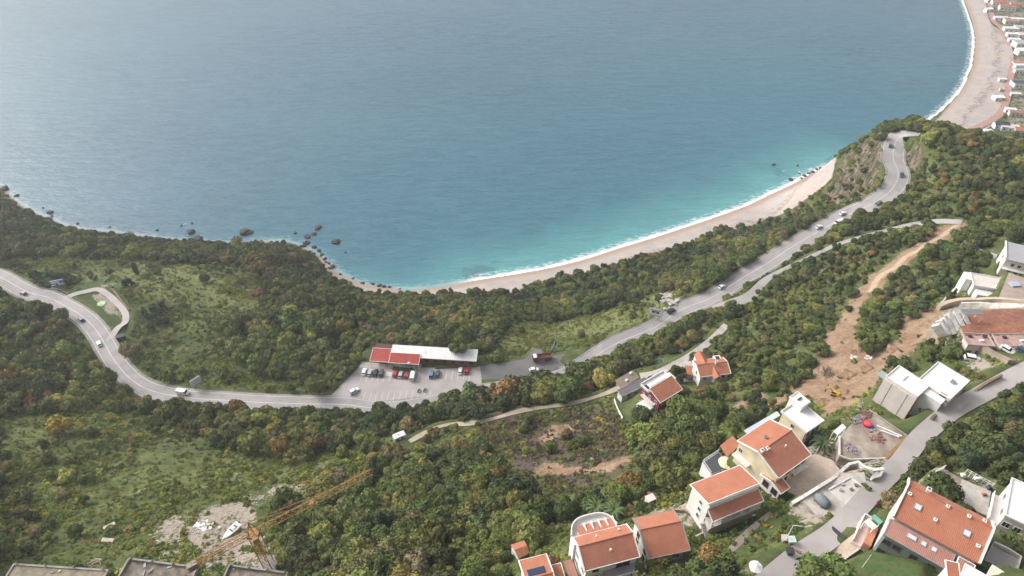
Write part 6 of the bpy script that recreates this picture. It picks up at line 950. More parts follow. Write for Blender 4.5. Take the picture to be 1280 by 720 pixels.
# ------------------------------------------------------------------ the beach town in the far bay
M_PROM = mat('red_promenade', (.46, .27, .24), .85, .1, .5); PRQ = catmull(np.c_[Wz(*np.array([(1236,-20),(1240,22),(1250,34),(1258,46),(1264,62),(1267,78),(1262,100),(1258,125),(1250,142),(1236,152),(1215,163)], float).T, 3.2)], 6); ribbon('promenade', PRQ, 3.0, M_PROM, .45)
def bld(px_, py_, w, d, h, rz, roof, label, cat='building', wall=W_WH, pitched=0):
    P = Wz(px_, py_, 3.0); P[2] = float(hgt(P[0], P[1])) - .3; SITES['tmp'] = dict(c=P[:2], ex=np.array([math.cos(rz), math.sin(rz)]), ey=np.array([-math.sin(rz), math.cos(rz)]), L=w, D=d, rz=rz, ze=P[2] + h, zb=P[2], h=h); H = House('tmp', 'beach_building', label, cat, down=1)
    if pitched: H.body(wall, gable=pitched); H.gable_roof(pitched, roof, fascia=None)
    else: H.body(wall, inset=.3); H.flat_roof(roof, .3)
    for u in np.linspace(-w * .32, w * .32, max(2, int(w / 4))): H.win('near', u, h * .5, w=1.3, h=min(1.4, h * .45))
R_DK = mat('dark_blue_roof', (.05, .07, .09), .5, .1); R_CR = mat('cream_roof', (.66, .58, .50), .8, .08); R_GR = mat('green_grey_roof', (.30, .42, .38), .7, .08); R_GY = mat('light_grey_roof', (.42, .42, .42), .8, .1)
TOWN = [(1236,2,9,7,4,.1,W_WP,'small white roof nearest the sea at the top of the far beach',0),(1235,14,8,6,4,.1,W_WP,'white hut roof on the sand below the topmost hut',0),(1247,6,16,9,5,-.2,T_BR,'reddish roof group at the top of the beach town',1.5),(1258,12,18,9,5,-.3,T_BR,'long dull red roof behind the topmost huts',1.5),(1268,9,14,9,5,-.2,T_PK,'pink roof near the top right corner of the photo',1.5),(1250,25,15,6,4,-.15,W_WP,'white awning roof beside the round plaza',0),(1262,29,14,10,5,-.2,T_PK,'pink flat roof right of the white awning roof',0),(1274,28,22,6,5,-.12,W_WP,'long white roof at the right edge near the top',0),
 (1262,39,15,7,4.5,-.15,W_WP,'first white roof above the cream one in the row',0),(1276,38,16,8,5,-.15,R_GY,'grey roof at the right edge, third row',0),(1265,46,14,6,4.5,-.12,W_WP,'second white roof down the promenade row',0),(1278,47,13,8,5,-.12,R_CR,'cream roof at the right edge beside the white row',0),(1266,53,12,5,4,-.1,W_WP,'narrow white roof beside the grey yard',0),(1276,59,18,10,5,0,R_GY,'wide grey roof beside the promenade',0),(1277,69,15,9,5,0,W_WP,'big white square roof above the red yard',0),(1277,80,18,7,1.0,0,T_BR,'low red paved deck between two white roofs',0),
 (1276,86,16,5,4.5,0,W_WP,'white roof with green-grey part just below it',0),(1276,91,16,5,4,0,R_GR,'green-grey roof under the white roof',0),(1275,108,18,9,5,0,R_DK,'dark blue-black roof beside the promenade',0),(1252,101,7,4,3,-.05,W_WP,'lone white beach hut on the sand',0),(1251,113,3.5,3,2.5,-.05,T_PK,'tiny dark pink kiosk under the lone beach hut',0),(1247,124,9,7,3.5,0,W_WP,'white tent-like pavilion on the sand by the promenade',0),(1268,120,9,4,3.5,-.1,W_WP,'white van-sized roof on the pale yard',0),(1261,141,9,5,3.5,-.2,W_WP,'bright white roof at the promenade bend',0),(1274,146,20,6,4,-.25,T_PK,'long dark pink roof right of the bright white one',1.0),
 (1249,160,12,7,4,-.1,R_DK,'dark slate roof among trees behind the headland',1.5),(1260,163,14,8,4,-.3,R_CR,'cream roof right of the dark slate one',0),(1275,168,12,8,4,-.3,T_PK,'pink roof at the right edge behind the headland',1)]
for a, b_, w_, d_, h_, rz, m, lb, pt in TOWN: bld(a, b_, w_, d_, h_, rz, m, lb, 'building', W_WH if m is not T_PK else W_PK, pt)
for a, b_, w_, lb in ((1233,165,7,'white hut roof showing just above the headland trees'),(1144,159,5,'left of two pinkish huts on the headland crest above the S-bend'),(1152,158.5,5,'right of two pinkish huts on the headland crest above the S-bend')):
    P = G1(a, b_ + 1.5); P[2] -= .3; SITES['tmp'] = dict(c=P[:2], ex=np.array([1., 0]), ey=np.array([0, 1.]), L=w_, D=4, rz=0, ze=0, zb=P[2], h=3.2); H = House('tmp', 'hut', lb, 'hut', down=2); H.body(W_PK); H.gable_roof(.6, W_WP if a > 1200 else T_PK, fascia=None, caps=False); H.wins('near', (-1, 1), (1.5,), w=.8, h=1)
UB = [(rx, ry) for rx in (1228, 1236, 1243) for ry in (60, 75, 90)]

# spoil heaps and boulders on the earthworks
rr = np.random.default_rng(21); M_SPOIL = mat('spoil_earth', (.34, .22, .14), .95, .3, 2.5, .05, col2=(.22, .14, .09), sc2=.7)
for i, (a, b_, r_, lb) in enumerate(((1062,470,2.6,'brown spoil heap in the middle of the bare earth'),(1085,462,2.0,'low earth heap near the fork of the dirt track'),(1030,505,2.2,'earth heap left of the yellow excavator'),(1072,440,1.8,'small spoil heap on the upper part of the bare earth'),(1118,438,2.0,'earth mound on the branch track towards the terraces'),(1056,492,1.6,'loose stones and earth just right of the yellow excavator'),(990,498,1.8,'earth heap behind the white flat-roofed house'))):
    P = G1(a, b_); b = bmesh.new(); bmesh.ops.create_icosphere(b, subdivisions=3, radius=1)
    for v in b.verts: k = 1 + .25 * math.sin(v.co.x * 5 + i) * math.cos(v.co.y * 4 + i * 2) + rr.normal() * .05; v.co = Vector((v.co.x * r_ * 1.3 * k, v.co.y * r_ * k, v.co.z * r_ * .42 * k))
    me = bpy.data.meshes.new('spoil_heap'); b.to_mesh(me); b.free(); me.materials.append(M_SPOIL); o = bpy.data.objects.new('spoil_heap', me); C.objects.link(o); o.location = P; o.rotation_euler = (0, 0, i * 1.3); tag(o, lb, 'earth heap')
for a, b_, lb in ((1066,448,'left one of two white plastic sheets lying on the bare earth'),(1085,448,'right one of two white plastic sheets lying on the bare earth')):
    P = G1(a, b_) + [0, 0, .4]; m = MB(); [m.box(tuple(P + np.array([rr.normal() * .6, rr.normal() * .4, 0])), (1.3, .6, .12), rr.uniform(0, 3), 0, rr.uniform(-.3, .3)) for _ in range(4)]; tag(m.build('plastic_sheet', W_WP), lb, 'sheet')
# vegetation, continued
def crown_mesh(name, seed, nl=9, n=1100, leaf=.085, flat=.8, spread=.62, lobe=(.34, .55), core=True, kind='round'):
    r = np.random.default_rng(seed); V = []; F = []
    lobes = []
    for i in range(nl):
        a = r.uniform(0, 6.283); q = spread * math.sqrt(r.uniform(0.05, 1)); z = r.uniform(-.32, .5) * (1.1 - q)
        lobes.append((np.array([q * math.cos(a), q * math.sin(a), z * flat + (.12 if q < .3 else 0)]), r.uniform(*lobe)))
    if kind == 'cone': lobes = [(np.array([r.normal(0, .05), r.normal(0, .05), -.8 + 2.0 * i / 12]), .55 * (1 - i / 13.5) + .06) for i in range(13)]
    if kind == 'column': lobes = [(np.array([r.normal(0, .04), r.normal(0, .04), -1.5 + 3.2 * i / 10]), .5 * math.sin(3.1416 * (i + 1.5) / 12.5) ** .6) for i in range(10)]
    if kind == 'pine': lobes = [(np.array([.62 * math.cos(a) * r.uniform(.3, 1), .62 * math.sin(a) * r.uniform(.3, 1), r.uniform(-.4, .6)]), r.uniform(.2, .36)) for a in r.uniform(0, 6.28, 15)]
    w = np.array([l[1] ** 2 for l in lobes]); w /= w.sum()
    if core:
        import itertools
        for c, q in lobes:
            b = bmesh.new(); bmesh.ops.create_icosphere(b, subdivisions=2, radius=q * .84)
            o = len(V)
            for v in b.verts:
                k = 1 + .22 * r.normal() * .6; V.append(tuple(np.array(v.co) * k * (1, 1, flat * 1.05) + c))
            F += [tuple(x.index + o for x in f.verts) for f in b.faces]; b.free()
    for k in r.choice(len(lobes), n, p=w):
        c, q = lobes[k]; d = r.normal(size=3); d /= np.linalg.norm(d)
        if d[2] < -.35: d[2] *= -1
        p = c + d * q * (1, 1, flat) * r.uniform(.86, 1.13)
        nn = d + r.normal(size=3) * .55; nn /= np.linalg.norm(nn); u = np.cross(nn, r.normal(size=3)); u /= np.linalg.norm(u); v = np.cross(nn, u)
        s = leaf * r.uniform(.6, 1.35); o = len(V)
        V += [tuple(p + u * s), tuple(p + v * s * .7), tuple(p - u * s), tuple(p - v * s * .75)]; F.append((o, o + 1, o + 2, o + 3))
    me = bpy.data.meshes.new(name); me.from_pydata([tuple(map(float, v)) for v in V], [], F); me.materials.append(M_LEAF); me.update(); return me
def trunk_mesh(seed, h=1.0, r0=.07):
    r = np.random.default_rng(seed); b = MB(); b.tube((0, 0, -h), (0, 0, -.35), r0 * 1.3, r0 * .85, 7)
    for k in range(4):
        a = k * 1.57 + r.uniform(-.4, .4); b.tube((0, 0, -.42), (.4 * math.cos(a), .4 * math.sin(a), r.uniform(-.05, .2)), r0 * .6, r0 * .25, 5)
    me = bpy.data.meshes.new('trunk'); me.from_pydata(b.v, [], b.f); me.materials.append(M_BARK); me.update(); return me
def twig_mesh(seed):
    r = np.random.default_rng(seed); b = MB()
    def grow(p, d, L, rad, lv):
        q = p + d * L; b.tube(p, q, rad, rad * .6, 4)
        if lv:
            for k in range(4 if lv > 1 else 5): e = d + r.normal(size=3) * .55; e[2] += .1; e /= np.linalg.norm(e); grow(p + d * L * r.uniform(.55, 1), e, L * r.uniform(.6, .85), rad * .55, lv - 1)
    for k in range(4): a = k * 1.57 + .4; grow(np.array([0, 0, -.9]), np.array([.35 * math.cos(a), .35 * math.sin(a), 1.]) / 1.06, .55, .045, 3)
    me = bpy.data.meshes.new('bare_crown'); me.from_pydata([tuple(map(float, v)) for v in b.v], [], b.f); me.materials.append(M_TWIG); me.update(); return me
def tree_thing(kind, crown, trunk, cname='crown'):
    t = thing(kind, 'x', 'tree'); del ORIG[t.name]
    c = bpy.data.objects.new(cname, crown); C.objects.link(c); c.parent = t; c.location = (0, 0, 0)
    k = bpy.data.objects.new('trunk', trunk); C.objects.link(k); k.parent = t; return t
TR_N = 7
crowns = [crown_mesh('crown', 20 + i, nl=8 + i % 4, n=1300, flat=.85 if i % 2 else .72, spread=.5 + .05 * (i % 4)) for i in range(TR_N)]
crowns_sparse = [crown_mesh('crown', 60 + i, nl=12, n=900, lobe=(.2, .34), spread=.72, leaf=.08) for i in range(2)]
pines = [crown_mesh('crown', 80 + i, n=1300, kind='pine', leaf=.07, flat=1.0) for i in range(2)]
shrubs = [crown_mesh('crown', 90 + i, nl=7, n=480, leaf=.11, flat=.55, spread=.75, lobe=(.25, .42)) for i in range(3)]
tufts = [crown_mesh('tuft', 97 + i, nl=8, n=340, leaf=.13, flat=.34, spread=.8, lobe=(.18, .36)) for i in range(2)]
tr = [trunk_mesh(i) for i in range(3)]
PROTO = [tree_thing('broadleaf_tree', crowns[i], tr[i % 3]) for i in range(TR_N)] + [tree_thing('sparse_tree', crowns_sparse[i], tr[i]) for i in range(2)] + [tree_thing('conifer_tree', pines[i], tr[i]) for i in range(2)]
SPROTO = []
for me in shrubs + tufts:
    t = thing('shrub', 'x', 'shrub'); del ORIG[t.name]; c = bpy.data.objects.new('foliage', me); C.objects.link(c); c.parent = t
    s_ = MB(); [s_.tube((0, 0, -.5), (.3 * math.cos(a), .3 * math.sin(a), 0), .03, .015, 4) for a in (0, 2, 4)]; s_.build('stem', M_BARK, t, world=False); SPROTO.append(t)
def samp(A, X, Y): return bil(gx, gy, A, X, Y)
def jitter(x0, x1, y0, y1, s):
    X, Y = np.meshgrid(np.arange(x0, x1, s), np.arange(y0, y1, s * .9)); X = X + (np.arange(X.shape[0]) % 2)[:, None] * s / 2
    X = (X + RNG.uniform(-.38, .38, X.shape) * s).ravel(); Y = (Y + RNG.uniform(-.38, .38, Y.shape) * s).ravel(); return X, Y
_rag = np.clip(vnoise(GX, GY, 6, 91) * 1.4 + vnoise(GX, GY, 2.5, 92), -.6, .6)
KEEP = np.maximum.reduce([BUILT, Z0['sand'] * (SD < 400), np.clip(Z0['dirt'] - .22 + _rag * 1.25 * (Z0['dirt'] > 0) * (Z0['dirt'] < .98), 0, 1), np.clip(Z0['pale'] * .95 + _rag * .9 * (Z0['pale'] > 0), 0, 1), Z0['mown'] * .9])
PAL = np.array([(.034,.047,.021),(.044,.060,.025),(.058,.076,.029),(.078,.090,.034),(.115,.112,.042),(.125,.086,.042),(.100,.086,.062),(.115,.068,.046),(.030,.046,.029),(.066,.068,.038)]) * np.array([1.72, 1.64, 1.17]) + .003
def tints(X, Y, base_w, extra=0.0):
    n = len(X); big = vnoise(X, Y, 38, 31) + .6 * vnoise(X, Y, 14, 32)
    W = np.tile(np.array(base_w, float), (n, 1)); W[:, 2:5] *= (1 + 1.6 * np.clip(big * 2, -.6, 1))[:, None]; W[:, [0, 8]] *= (1 - 1.4 * np.clip(big * 2, -1, .65))[:, None]
    au = vnoise(X, Y, 24, 41); W[:, 5:8] *= np.clip(.35 + au * 4.5 + extra, .12, 3)[:, None]
    px, py, _ = project(np.c_[X, Y, hgt(X, Y)])
    for cx, cy, r, k, w in HOT: W[:, k] += w * np.exp(-((px - cx) ** 2 + (py - cy) ** 2) / r ** 2)
    W = np.clip(W, 0, None); cw = np.cumsum(W, 1); u = RNG.uniform(0, 1, n) * cw[:, -1]; i = (u[:, None] > cw).sum(1).clip(0, len(PAL) - 1)
    c = PAL[i] * RNG.uniform(.78, 1.28, (n, 1)) * (1 + .55 * vnoise(X, Y, 17, 33) + .4 * vnoise(X, Y, 6, 34))[:, None] * RNG.uniform(.92, 1.08, (n, 3)); return c, i
HOT = [(325,350,22,7,2.5),(300,395,40,6,.7),(50,480,50,7,.5),(80,525,25,4,4),(330,545,50,4,1.2),(345,550,30,9,2),(130,490,30,4,2),(1200,215,90,4,1.6),(1150,240,80,9,1.2),(1210,200,60,5,.9),(600,600,60,5,.8),(560,560,50,6,.8),(640,640,70,4,.5),(735,470,16,7,2),(745,480,15,4,2),(900,310,30,6,2),(640,700,120,2,.6),(820,555,30,4,2),(450,690,90,3,.8),(220,410,8,4,6)]
def field(X, Y, keep):
    k = keep & (SDs(X, Y) > 2); return X[k], Y[k]
def SDs(X, Y): return samp(SD, X, Y)
def in_view(X, Y, m=60):
    px, py, d = project(np.c_[X, Y, hgt(X, Y)]); return (px > -m) & (px < 1280 + m) & (py > -m) & (py < 720 + 2 * m) & (d > 5), px, py, d
# trees: dense on the wooded slopes, scattered on the open ones
X, Y = jitter(-420, 480, 55, 560, 3.75)
op = samp(Z0['open'], X, Y); kp = samp(KEEP, X, Y); rk = samp(Z0['rock'], X, Y); v, px, py, d = in_view(X, Y)
town = (Y > 430) & (X > 250); u = RNG.uniform(0, 1, len(X)); cl = vnoise(X, Y, 22, 51) + .5 * vnoise(X, Y, 7, 52)
dens = np.where(op > .5, np.clip(.03 + cl * .9, .01, .5), .93) * np.where(rk > .3, .22, 1) * np.where(town, .16, 1)
k = v & (kp < .3) & (u < dens) & (SDs(X, Y) > 2.5)
TX, TY, TOP, TPX, TPY, TD, TSD = X[k], Y[k], op[k], px[k], py[k], d[k], SDs(X, Y)[k]
n = len(TX); TR_ = RNG.uniform(1.7, 4.0, n) * np.where(TOP > .5, .68, 1) * np.where(TSD < 14, .72, 1) * np.where(RNG.uniform(0, 1, n) < .10, 1.4, 1)
TR_ *= 1 + .75 * vnoise(TX, TY, 30, 77) + .35 * vnoise(TX, TY, 9, 78)
TR_ *= np.where((TPX > 930) & (TPY < 430), .80, 1)
TC, TI = tints(TX, TY, (1.3, 2.0, 2.2, 1.9, .55, .22, .45, .05, .5, 1.0))
TK = RNG.integers(0, TR_N, n); TK = np.where(RNG.uniform(0, 1, n) < .12, RNG.integers(TR_N, TR_N + 2, n), TK)
pine = (RNG.uniform(0, 1, n) < np.where((TPX > 640) & (TPX < 960) & (TSD < 45), .4, .03)); TK = np.where(pine, RNG.integers(TR_N + 2, TR_N + 4, n), TK)
TC[pine] = PAL[[0, 8]][RNG.integers(0, 2, pine.sum())] * 1.0
# hand-placed trees seen singly: (px, py of the foot, radius, palette, kind, label)
SOLO = [(172,343,2.6,8,'cypress','dark green cypress-shaped tree standing alone in dry grass by the lay-by'),(211,424,3.2,4,0,'round yellow-leaved tree alone in the green scrub right of the lay-by'),
 (575,446,6.0,2,9,'tall pale-green tree overhanging the long white restaurant roof'),(728,478,6.5,1,2,'large dark green tree beside the road below the truck yard'),(735,490,2.6,7,1,'small rusty-red tree in front of the large dark trees'),(715,492,2.8,4,3,'round orange-brown tree at the foot of the dark trees'),
 (848,530,6.5,2,4,'broad olive-green tree in front of the red-walled villa'),(815,566,4.6,3,5,'yellow-green tree above the terraced clearing'),(822,588,4.8,9,6,'brownish olive tree right of the terraced clearing'),(880,560,2.4,4,0,'small golden-orange tree by the wooden pergola'),
 (818,712,3.1,4,1,'yellow-green tree in front of the plain orange roof'),(886,708,3.0,5,2,'orange-tinted garden tree near the bottom road'),(866,700,2.6,3,3,'green garden tree left of the orange-tinted one'),(905,712,2.6,2,4,'dark green garden tree right of the orange-tinted one'),
 (690,708,2.0,7,5,'small orange-leaved tree beside the solar panel roof'),(677,700,1.9,3,6,'bright green small tree beside the solar panel roof'),(455,600,2.6,4,1,'yellow bush-like tree at the tip of the crane jib'),(1030,470,3.4,6,'bare','leafless grey tree at the left edge of the bare earth track')]
SOLO += [(80,540,4.4,4,2,'bright golden-yellow tree in the scrub at the far left'),(130,503,5.6,3,4,'large pale olive round tree under the left-hand road bend'),(318,566,5.4,3,5,'broad yellow-olive tree, left one of the pair below the white van'),(352,566,4.6,5,0,'orange-brown tree right of the broad yellow-olive one'),(395,490,4.6,3,1,'rounded light green tree left of the car park corner'),(905,316,3.4,6,3,'grey-brown round tree on the slope between beach and road'),(325,372,3.6,7,2,'rusty red tree on the wooded knoll at left centre'),(12,480,4.2,5,5,'brown-orange tree at the left edge below the road')]
for (a, b_, r_, pi_, kk, lb) in SOLO:
    m = (np.hypot(TPX - a, TPY - b_) > 0); P = G1(a, b_); m &= np.hypot(TX - P[0], TY - P[1]) > r_ * .8
    TX, TY, TOP, TPX, TPY, TD, TSD, TR_, TC, TI, TK = [q[m] for q in (TX, TY, TOP, TPX, TPY, TD, TSD, TR_, TC, TI, TK)]
def addtrees(X2, Y2, R2):
    global TX, TY, TOP, TPX, TPY, TD, TSD, TR_, TC, TI, TK
    c2, i2 = tints(X2, Y2, (1.3, 2.0, 2.2, 1.9, .55, .22, .45, .03, .5, 1.0)); a2, b2, d2 = project(np.c_[X2, Y2, hgt(X2, Y2)]); cat_ = np.concatenate
    TX, TY, TOP, TPX, TPY, TD = cat_([TX, X2]), cat_([TY, Y2]), cat_([TOP, 0 * X2]), cat_([TPX, a2]), cat_([TPY, b2]), cat_([TD, d2]); TSD = cat_([TSD, SDs(X2, Y2)]); TR_ = cat_([TR_, R2]); TC = np.vstack([TC, c2]); TI = cat_([TI, i2]); TK = cat_([TK, RNG.integers(0, TR_N, len(X2))])
_ix = np.arange(0, len(MAIN), 2); _T = np.gradient(MAIN[:, :2], axis=0); _T /= np.linalg.norm(_T, axis=1)[:, None]; _N = np.c_[_T[:, 1], -_T[:, 0]]; _mpx = project(MAIN)[0]
_sel = [i for i in _ix if (235 < _mpx[i] < 655 or 700 < _mpx[i] < 830 or -20 < _mpx[i] < 110) and RNG.uniform() < .85]; _of = np.interp(_mpx[_sel], [0, 110, 235, 655, 700, 830], [9, 9, 7.6, 7.6, 7, 8.5]) + RNG.uniform(-.4, 1.2, len(_sel))
_q = MAIN[_sel, :2] + _N[_sel] * (_of * np.where(_N[_sel, 1] < 0, 1, -1))[:, None]; _r = RNG.uniform(2.6, 4.2, len(_sel)) * np.where((_mpx[_sel] > 455) & (_mpx[_sel] < 640), .85, 1); addtrees(_q[:, 0], _q[:, 1], _r)
_hp = np.array([(a, b) for a in np.arange(1086, 1180, 2.6) for b in (159.5, 163)]) + RNG.uniform(-1.2, 1.2, (74 - 2, 2)) if 0 else np.array([(a, b) for a in np.arange(1088, 1180, 3.0) for b in (160.5, 164.5)]); _hw = Gl(_hp); _kk = (samp(BUILT, _hw[:, 0], _hw[:, 1]) < .2) & (_hw[:, 2] > 55); addtrees(_hw[_kk, 0], _hw[_kk, 1], RNG.uniform(1.8, 3.2, _kk.sum()))
okt = np.ones(len(TX), bool)
for a_, b_, q_ in ((500,549,3.5),(248,484,2.5),(76,361,3),(818,398,3),(153,425,3),(172,343,3),(743,577,3),(108,399,3),(131,428,3),(36,365,3),(691,442,3),(1036,494,4)):
    P_ = G1(a_, b_); dx_, dy_ = TX - P_[0], TY - P_[1]; okt &= ~((np.abs(dx_) < TR_ * .8 + q_) & (dy_ < q_ + TR_ * .5) & (dy_ > -(q_ + TR_ * 1.9)))
for nm_, r_ in SITES.items():
    if nm_ == 'tmp': continue
    fq = foot(r_, 0); m = (np.abs(TX - r_['c'][0]) < 30) & (np.abs(TY - r_['c'][1]) < 30); ii = np.where(m)[0]
    if len(ii) == 0: continue
    dd_ = distpoly(TX[ii], TY[ii], fq, True)[0]; dd_ = np.where(inside(TX[ii], TY[ii], fq), -1, dd_); front = (TY[ii] < r_['c'][1])
    okt[ii] &= ~((dd_ < TR_[ii] * 1.0 + .4) | (front & (dd_ < 3.5 + TR_[ii])) )
TX, TY, TOP, TPX, TPY, TD, TSD, TR_, TC, TI, TK = [q[okt] for q in (TX, TY, TOP, TPX, TPY, TD, TSD, TR_, TC, TI, TK)]
score = TR_ / TD * ((TPX > 6) & (TPX < 1274) & (TPY > 5) & (TPY < 716)); order = np.argsort(-score); IND = order[:274]; REST = order[274:]
LAND_M = [((291,664),'the white boat'),((318,667),'the yellow crane'),((500,545),'the white caravan on the path'),((525,442),'the roadside restaurant'),((755,690),'the house with rounded balconies'),((828,668),'the plain orange-roofed house'),((905,625),'the white three-storey house'),((965,565),'the yellow-walled house'),((1000,520),'the white flat-roofed house'),((1155,485),'the white apartment block'),((1240,425),'the terracotta terraces'),((1178,650),'the long orange-roofed house'),((820,495),'the red-walled villa'),((885,458),'the cross-roofed villa'),((725,560),'the terraced clearing'),((985,668),'the street lamp'),((1043,492),'the yellow excavator'),((480,640),'the crane jib tip'),((672,705),'the solar panel roof'),((590,526),'the earth path'),((1085,545),'the unfinished concrete slab'),((60,705),'the ruin at lower left'),((1265,630),'the white house at the right edge'),((400,620),'the pale cleared ground')]
CN = ['very dark green','dark green','mid green','olive green','yellow-green','orange-brown','grey-brown','rusty red','deep blue-green','dull olive']
def side_of(dx, dy): return ('right of' if dx > 0 else 'left of') if abs(dx) > abs(dy) else ('below' if dy > 0 else 'above')
cnt = {}; used = set(); lab = {}
def near_lab(a, b_):
    j = min(range(len(LAND_M)), key=lambda q: (LAND_M[q][0][0] - a) ** 2 + (LAND_M[q][0][1] - b_) ** 2); (lx, ly), nm = LAND_M[j]; return side_of(a - lx, b_ - ly), nm, math.hypot(a - lx, b_ - ly)
KN = lambda k: 'broadleaf tree' if k < TR_N else 'sparse-leaved tree' if k < TR_N + 2 else 'conifer'
tmp = []
for i in IND: s_, nm, dd = near_lab(TPX[i], TPY[i]); tmp.append((dd, i, s_, nm))
tmp.sort(key=lambda q: q[0])
ORD = ['', 'second ', 'third ', 'fourth ', 'fifth ', 'sixth ', 'seventh ', 'eighth ', 'ninth ', 'tenth ', 'eleventh ', 'twelfth ', 'thirteenth ', 'fourteenth ', 'fifteenth ', 'sixteenth ', 'seventeenth ', 'eighteenth ', 'nineteenth ', 'twentieth ']
for dd, i, s_, nm in tmp:
    key = (TI[i], KN(TK[i]), s_, nm); c_ = cnt.get(key, 0); cnt[key] = c_ + 1
    lab[i] = f"{CN[TI[i]]} {KN(TK[i])} {s_} {nm}" + (f", {ORD[min(c_, 19)]}nearest such" if c_ else ", nearest such")
    while len(lab[i].replace('-', ' ').split()) > 16: lab[i] = lab[i].replace(' broadleaf', '').replace('sparse-leaved', 'sparse', 1) if (' broadleaf' in lab[i] or 'sparse-leaved' in lab[i]) else lab[i].rsplit(' ', 1)[0]
def put_tree(proto, first, X_, Y_, r_, col, label, group=None, sink=.72, sz=1.0):
    z = float(hgt(X_, Y_)) if not hasattr(X_, '__len__') else 0; loc = (X_, Y_, z + r_ * sink); rz = RNG.uniform(0, 6.28); sc = (r_, r_, r_ * sz)
    if first: t = proto; t.location = loc; t.rotation_euler = (0, 0, rz); t.scale = sc; t['label'] = label
    else: t = dup(proto, loc, rz, label, sc)
    if group: t['group'] = group
    for ch in t.children: ch['tint'] = [float(x) for x in col]
    return t
seen = set()
for i in IND:
    kk = int(TK[i]); put_tree(PROTO[kk], kk not in seen, float(TX[i]), float(TY[i]), float(TR_[i]), TC[i], lab[i], 'trees on the wooded slope', sz=RNG.uniform(.85, 1.25)); seen.add(kk)
cyp = tree_thing('cypress_tree', crown_mesh('crown', 5, kind='column', n=1300, leaf=.08, flat=1.1), trunk_mesh(5, 2.2)); bare = tree_thing('bare_tree', twig_mesh(6), tr[0])
for (a, b_, r_, pi_, kk, lb) in SOLO:
    P = G1(a, b_); c_ = PAL[pi_] * (1.3 if pi_ == 4 else 1.1) * (np.array([1.15, .95, .6]) if 'golden' in lb else 1)
    if kk == 'cypress': put_tree(cyp, True, P[0], P[1], r_, PAL[0], lb, None, 1.6)
    elif kk == 'bare': put_tree(bare, True, P[0], P[1], r_, c_, lb, None, .9)
    else: put_tree(PROTO[kk], kk not in seen, P[0], P[1], r_, c_, lb, None, .85, 1.15); seen.add(kk)
for kk in range(len(PROTO)):
    if kk not in seen: i = REST[kk]; put_tree(PROTO[kk], True, float(TX[i]), float(TY[i]), float(TR_[i]), TC[i], f"{CN[TI[i]]} {KN(kk)} in the wood {near_lab(TPX[i], TPY[i])[0]} {near_lab(TPX[i], TPY[i])[1]}", 'trees on the wooded slope')
def scatter(name, P, S, T, srcs, seed=0):
    """one object holding countless plants: points carrying size and leaf colour, with the plants above set on them"""
    me = bpy.data.meshes.new(name); me.vertices.add(len(P)); me.vertices.foreach_set('co', P.astype(np.float32).ravel())
    a = me.attributes.new('tint', 'FLOAT_COLOR', 'POINT'); a.data.foreach_set('color', np.c_[T, np.ones(len(T))].astype(np.float32).ravel())
    a = me.attributes.new('size', 'FLOAT_VECTOR', 'POINT'); a.data.foreach_set('vector', S.astype(np.float32).ravel())
    o = bpy.data.objects.new(name, me); C.objects.link(o); o['kind'] = 'stuff'
    ng = bpy.data.node_groups.new(name, 'GeometryNodeTree'); ng.interface.new_socket('Geometry', in_out='INPUT', socket_type='NodeSocketGeometry'); ng.interface.new_socket('Geometry', in_out='OUTPUT', socket_type='NodeSocketGeometry')
    N = ng.nodes; L = ng.links; gi = N.new('NodeGroupInput'); go = N.new('NodeGroupOutput'); mp = N.new('GeometryNodeMeshToPoints'); ip = N.new('GeometryNodeInstanceOnPoints'); jn = N.new('GeometryNodeJoinGeometry')
    L.new(gi.outputs[0], mp.inputs[0]); L.new(mp.outputs[0], ip.inputs['Points'])
    for q in srcs:
        oi = N.new('GeometryNodeObjectInfo'); oi.inputs['Object'].default_value = q; oi.inputs['As Instance'].default_value = True; L.new(oi.outputs['Geometry'], jn.inputs[0])
    L.new(jn.outputs[0], ip.inputs['Instance']); ip.inputs['Pick Instance'].default_value = True
    ri = N.new('FunctionNodeRandomValue'); ri.data_type = 'INT'; ri.inputs['Min'].default_value = 0 if 0 else 0; ri.inputs[5].default_value = len(srcs) - 1; ri.inputs['Seed'].default_value = seed; L.new(ri.outputs[2], ip.inputs['Instance Index'])
    rr = N.new('FunctionNodeRandomValue'); rr.data_type = 'FLOAT'; rr.inputs[3].default_value = 6.283; cx = N.new('ShaderNodeCombineXYZ'); L.new(rr.outputs[1], cx.inputs[2])
    er = N.new('FunctionNodeEulerToRotation'); L.new(cx.outputs[0], er.inputs[0]); L.new(er.outputs[0], ip.inputs['Rotation'])
    na = N.new('GeometryNodeInputNamedAttribute'); na.data_type = 'FLOAT_VECTOR'; na.inputs['Name'].default_value = 'size'; L.new(na.outputs[0], ip.inputs['Scale'])
    L.new(ip.outputs[0], go.inputs[0]); md = o.modifiers.new('plants', 'NODES'); md.node_group = ng; return o
ch0 = lambda t: [c for c in t.children if c.name.split('.')[0] in ('crown', 'foliage')][0]
for (nm, sel, src) in (('forest', TK[REST] < TR_N, PROTO[:TR_N]), ('open_wood', (TK[REST] >= TR_N) & (TK[REST] < TR_N + 2), PROTO[TR_N:TR_N + 2]), ('conifers', TK[REST] >= TR_N + 2, PROTO[TR_N + 2:])):
    q = REST[sel]; zz = hgt(TX[q], TY[q]); S = np.c_[TR_[q], TR_[q], TR_[q] * RNG.uniform(.85, 1.3, len(q))]; scatter(nm, np.c_[TX[q], TY[q], zz + TR_[q] * .72], S, TC[q], [ch0(t) for t in src], 3)
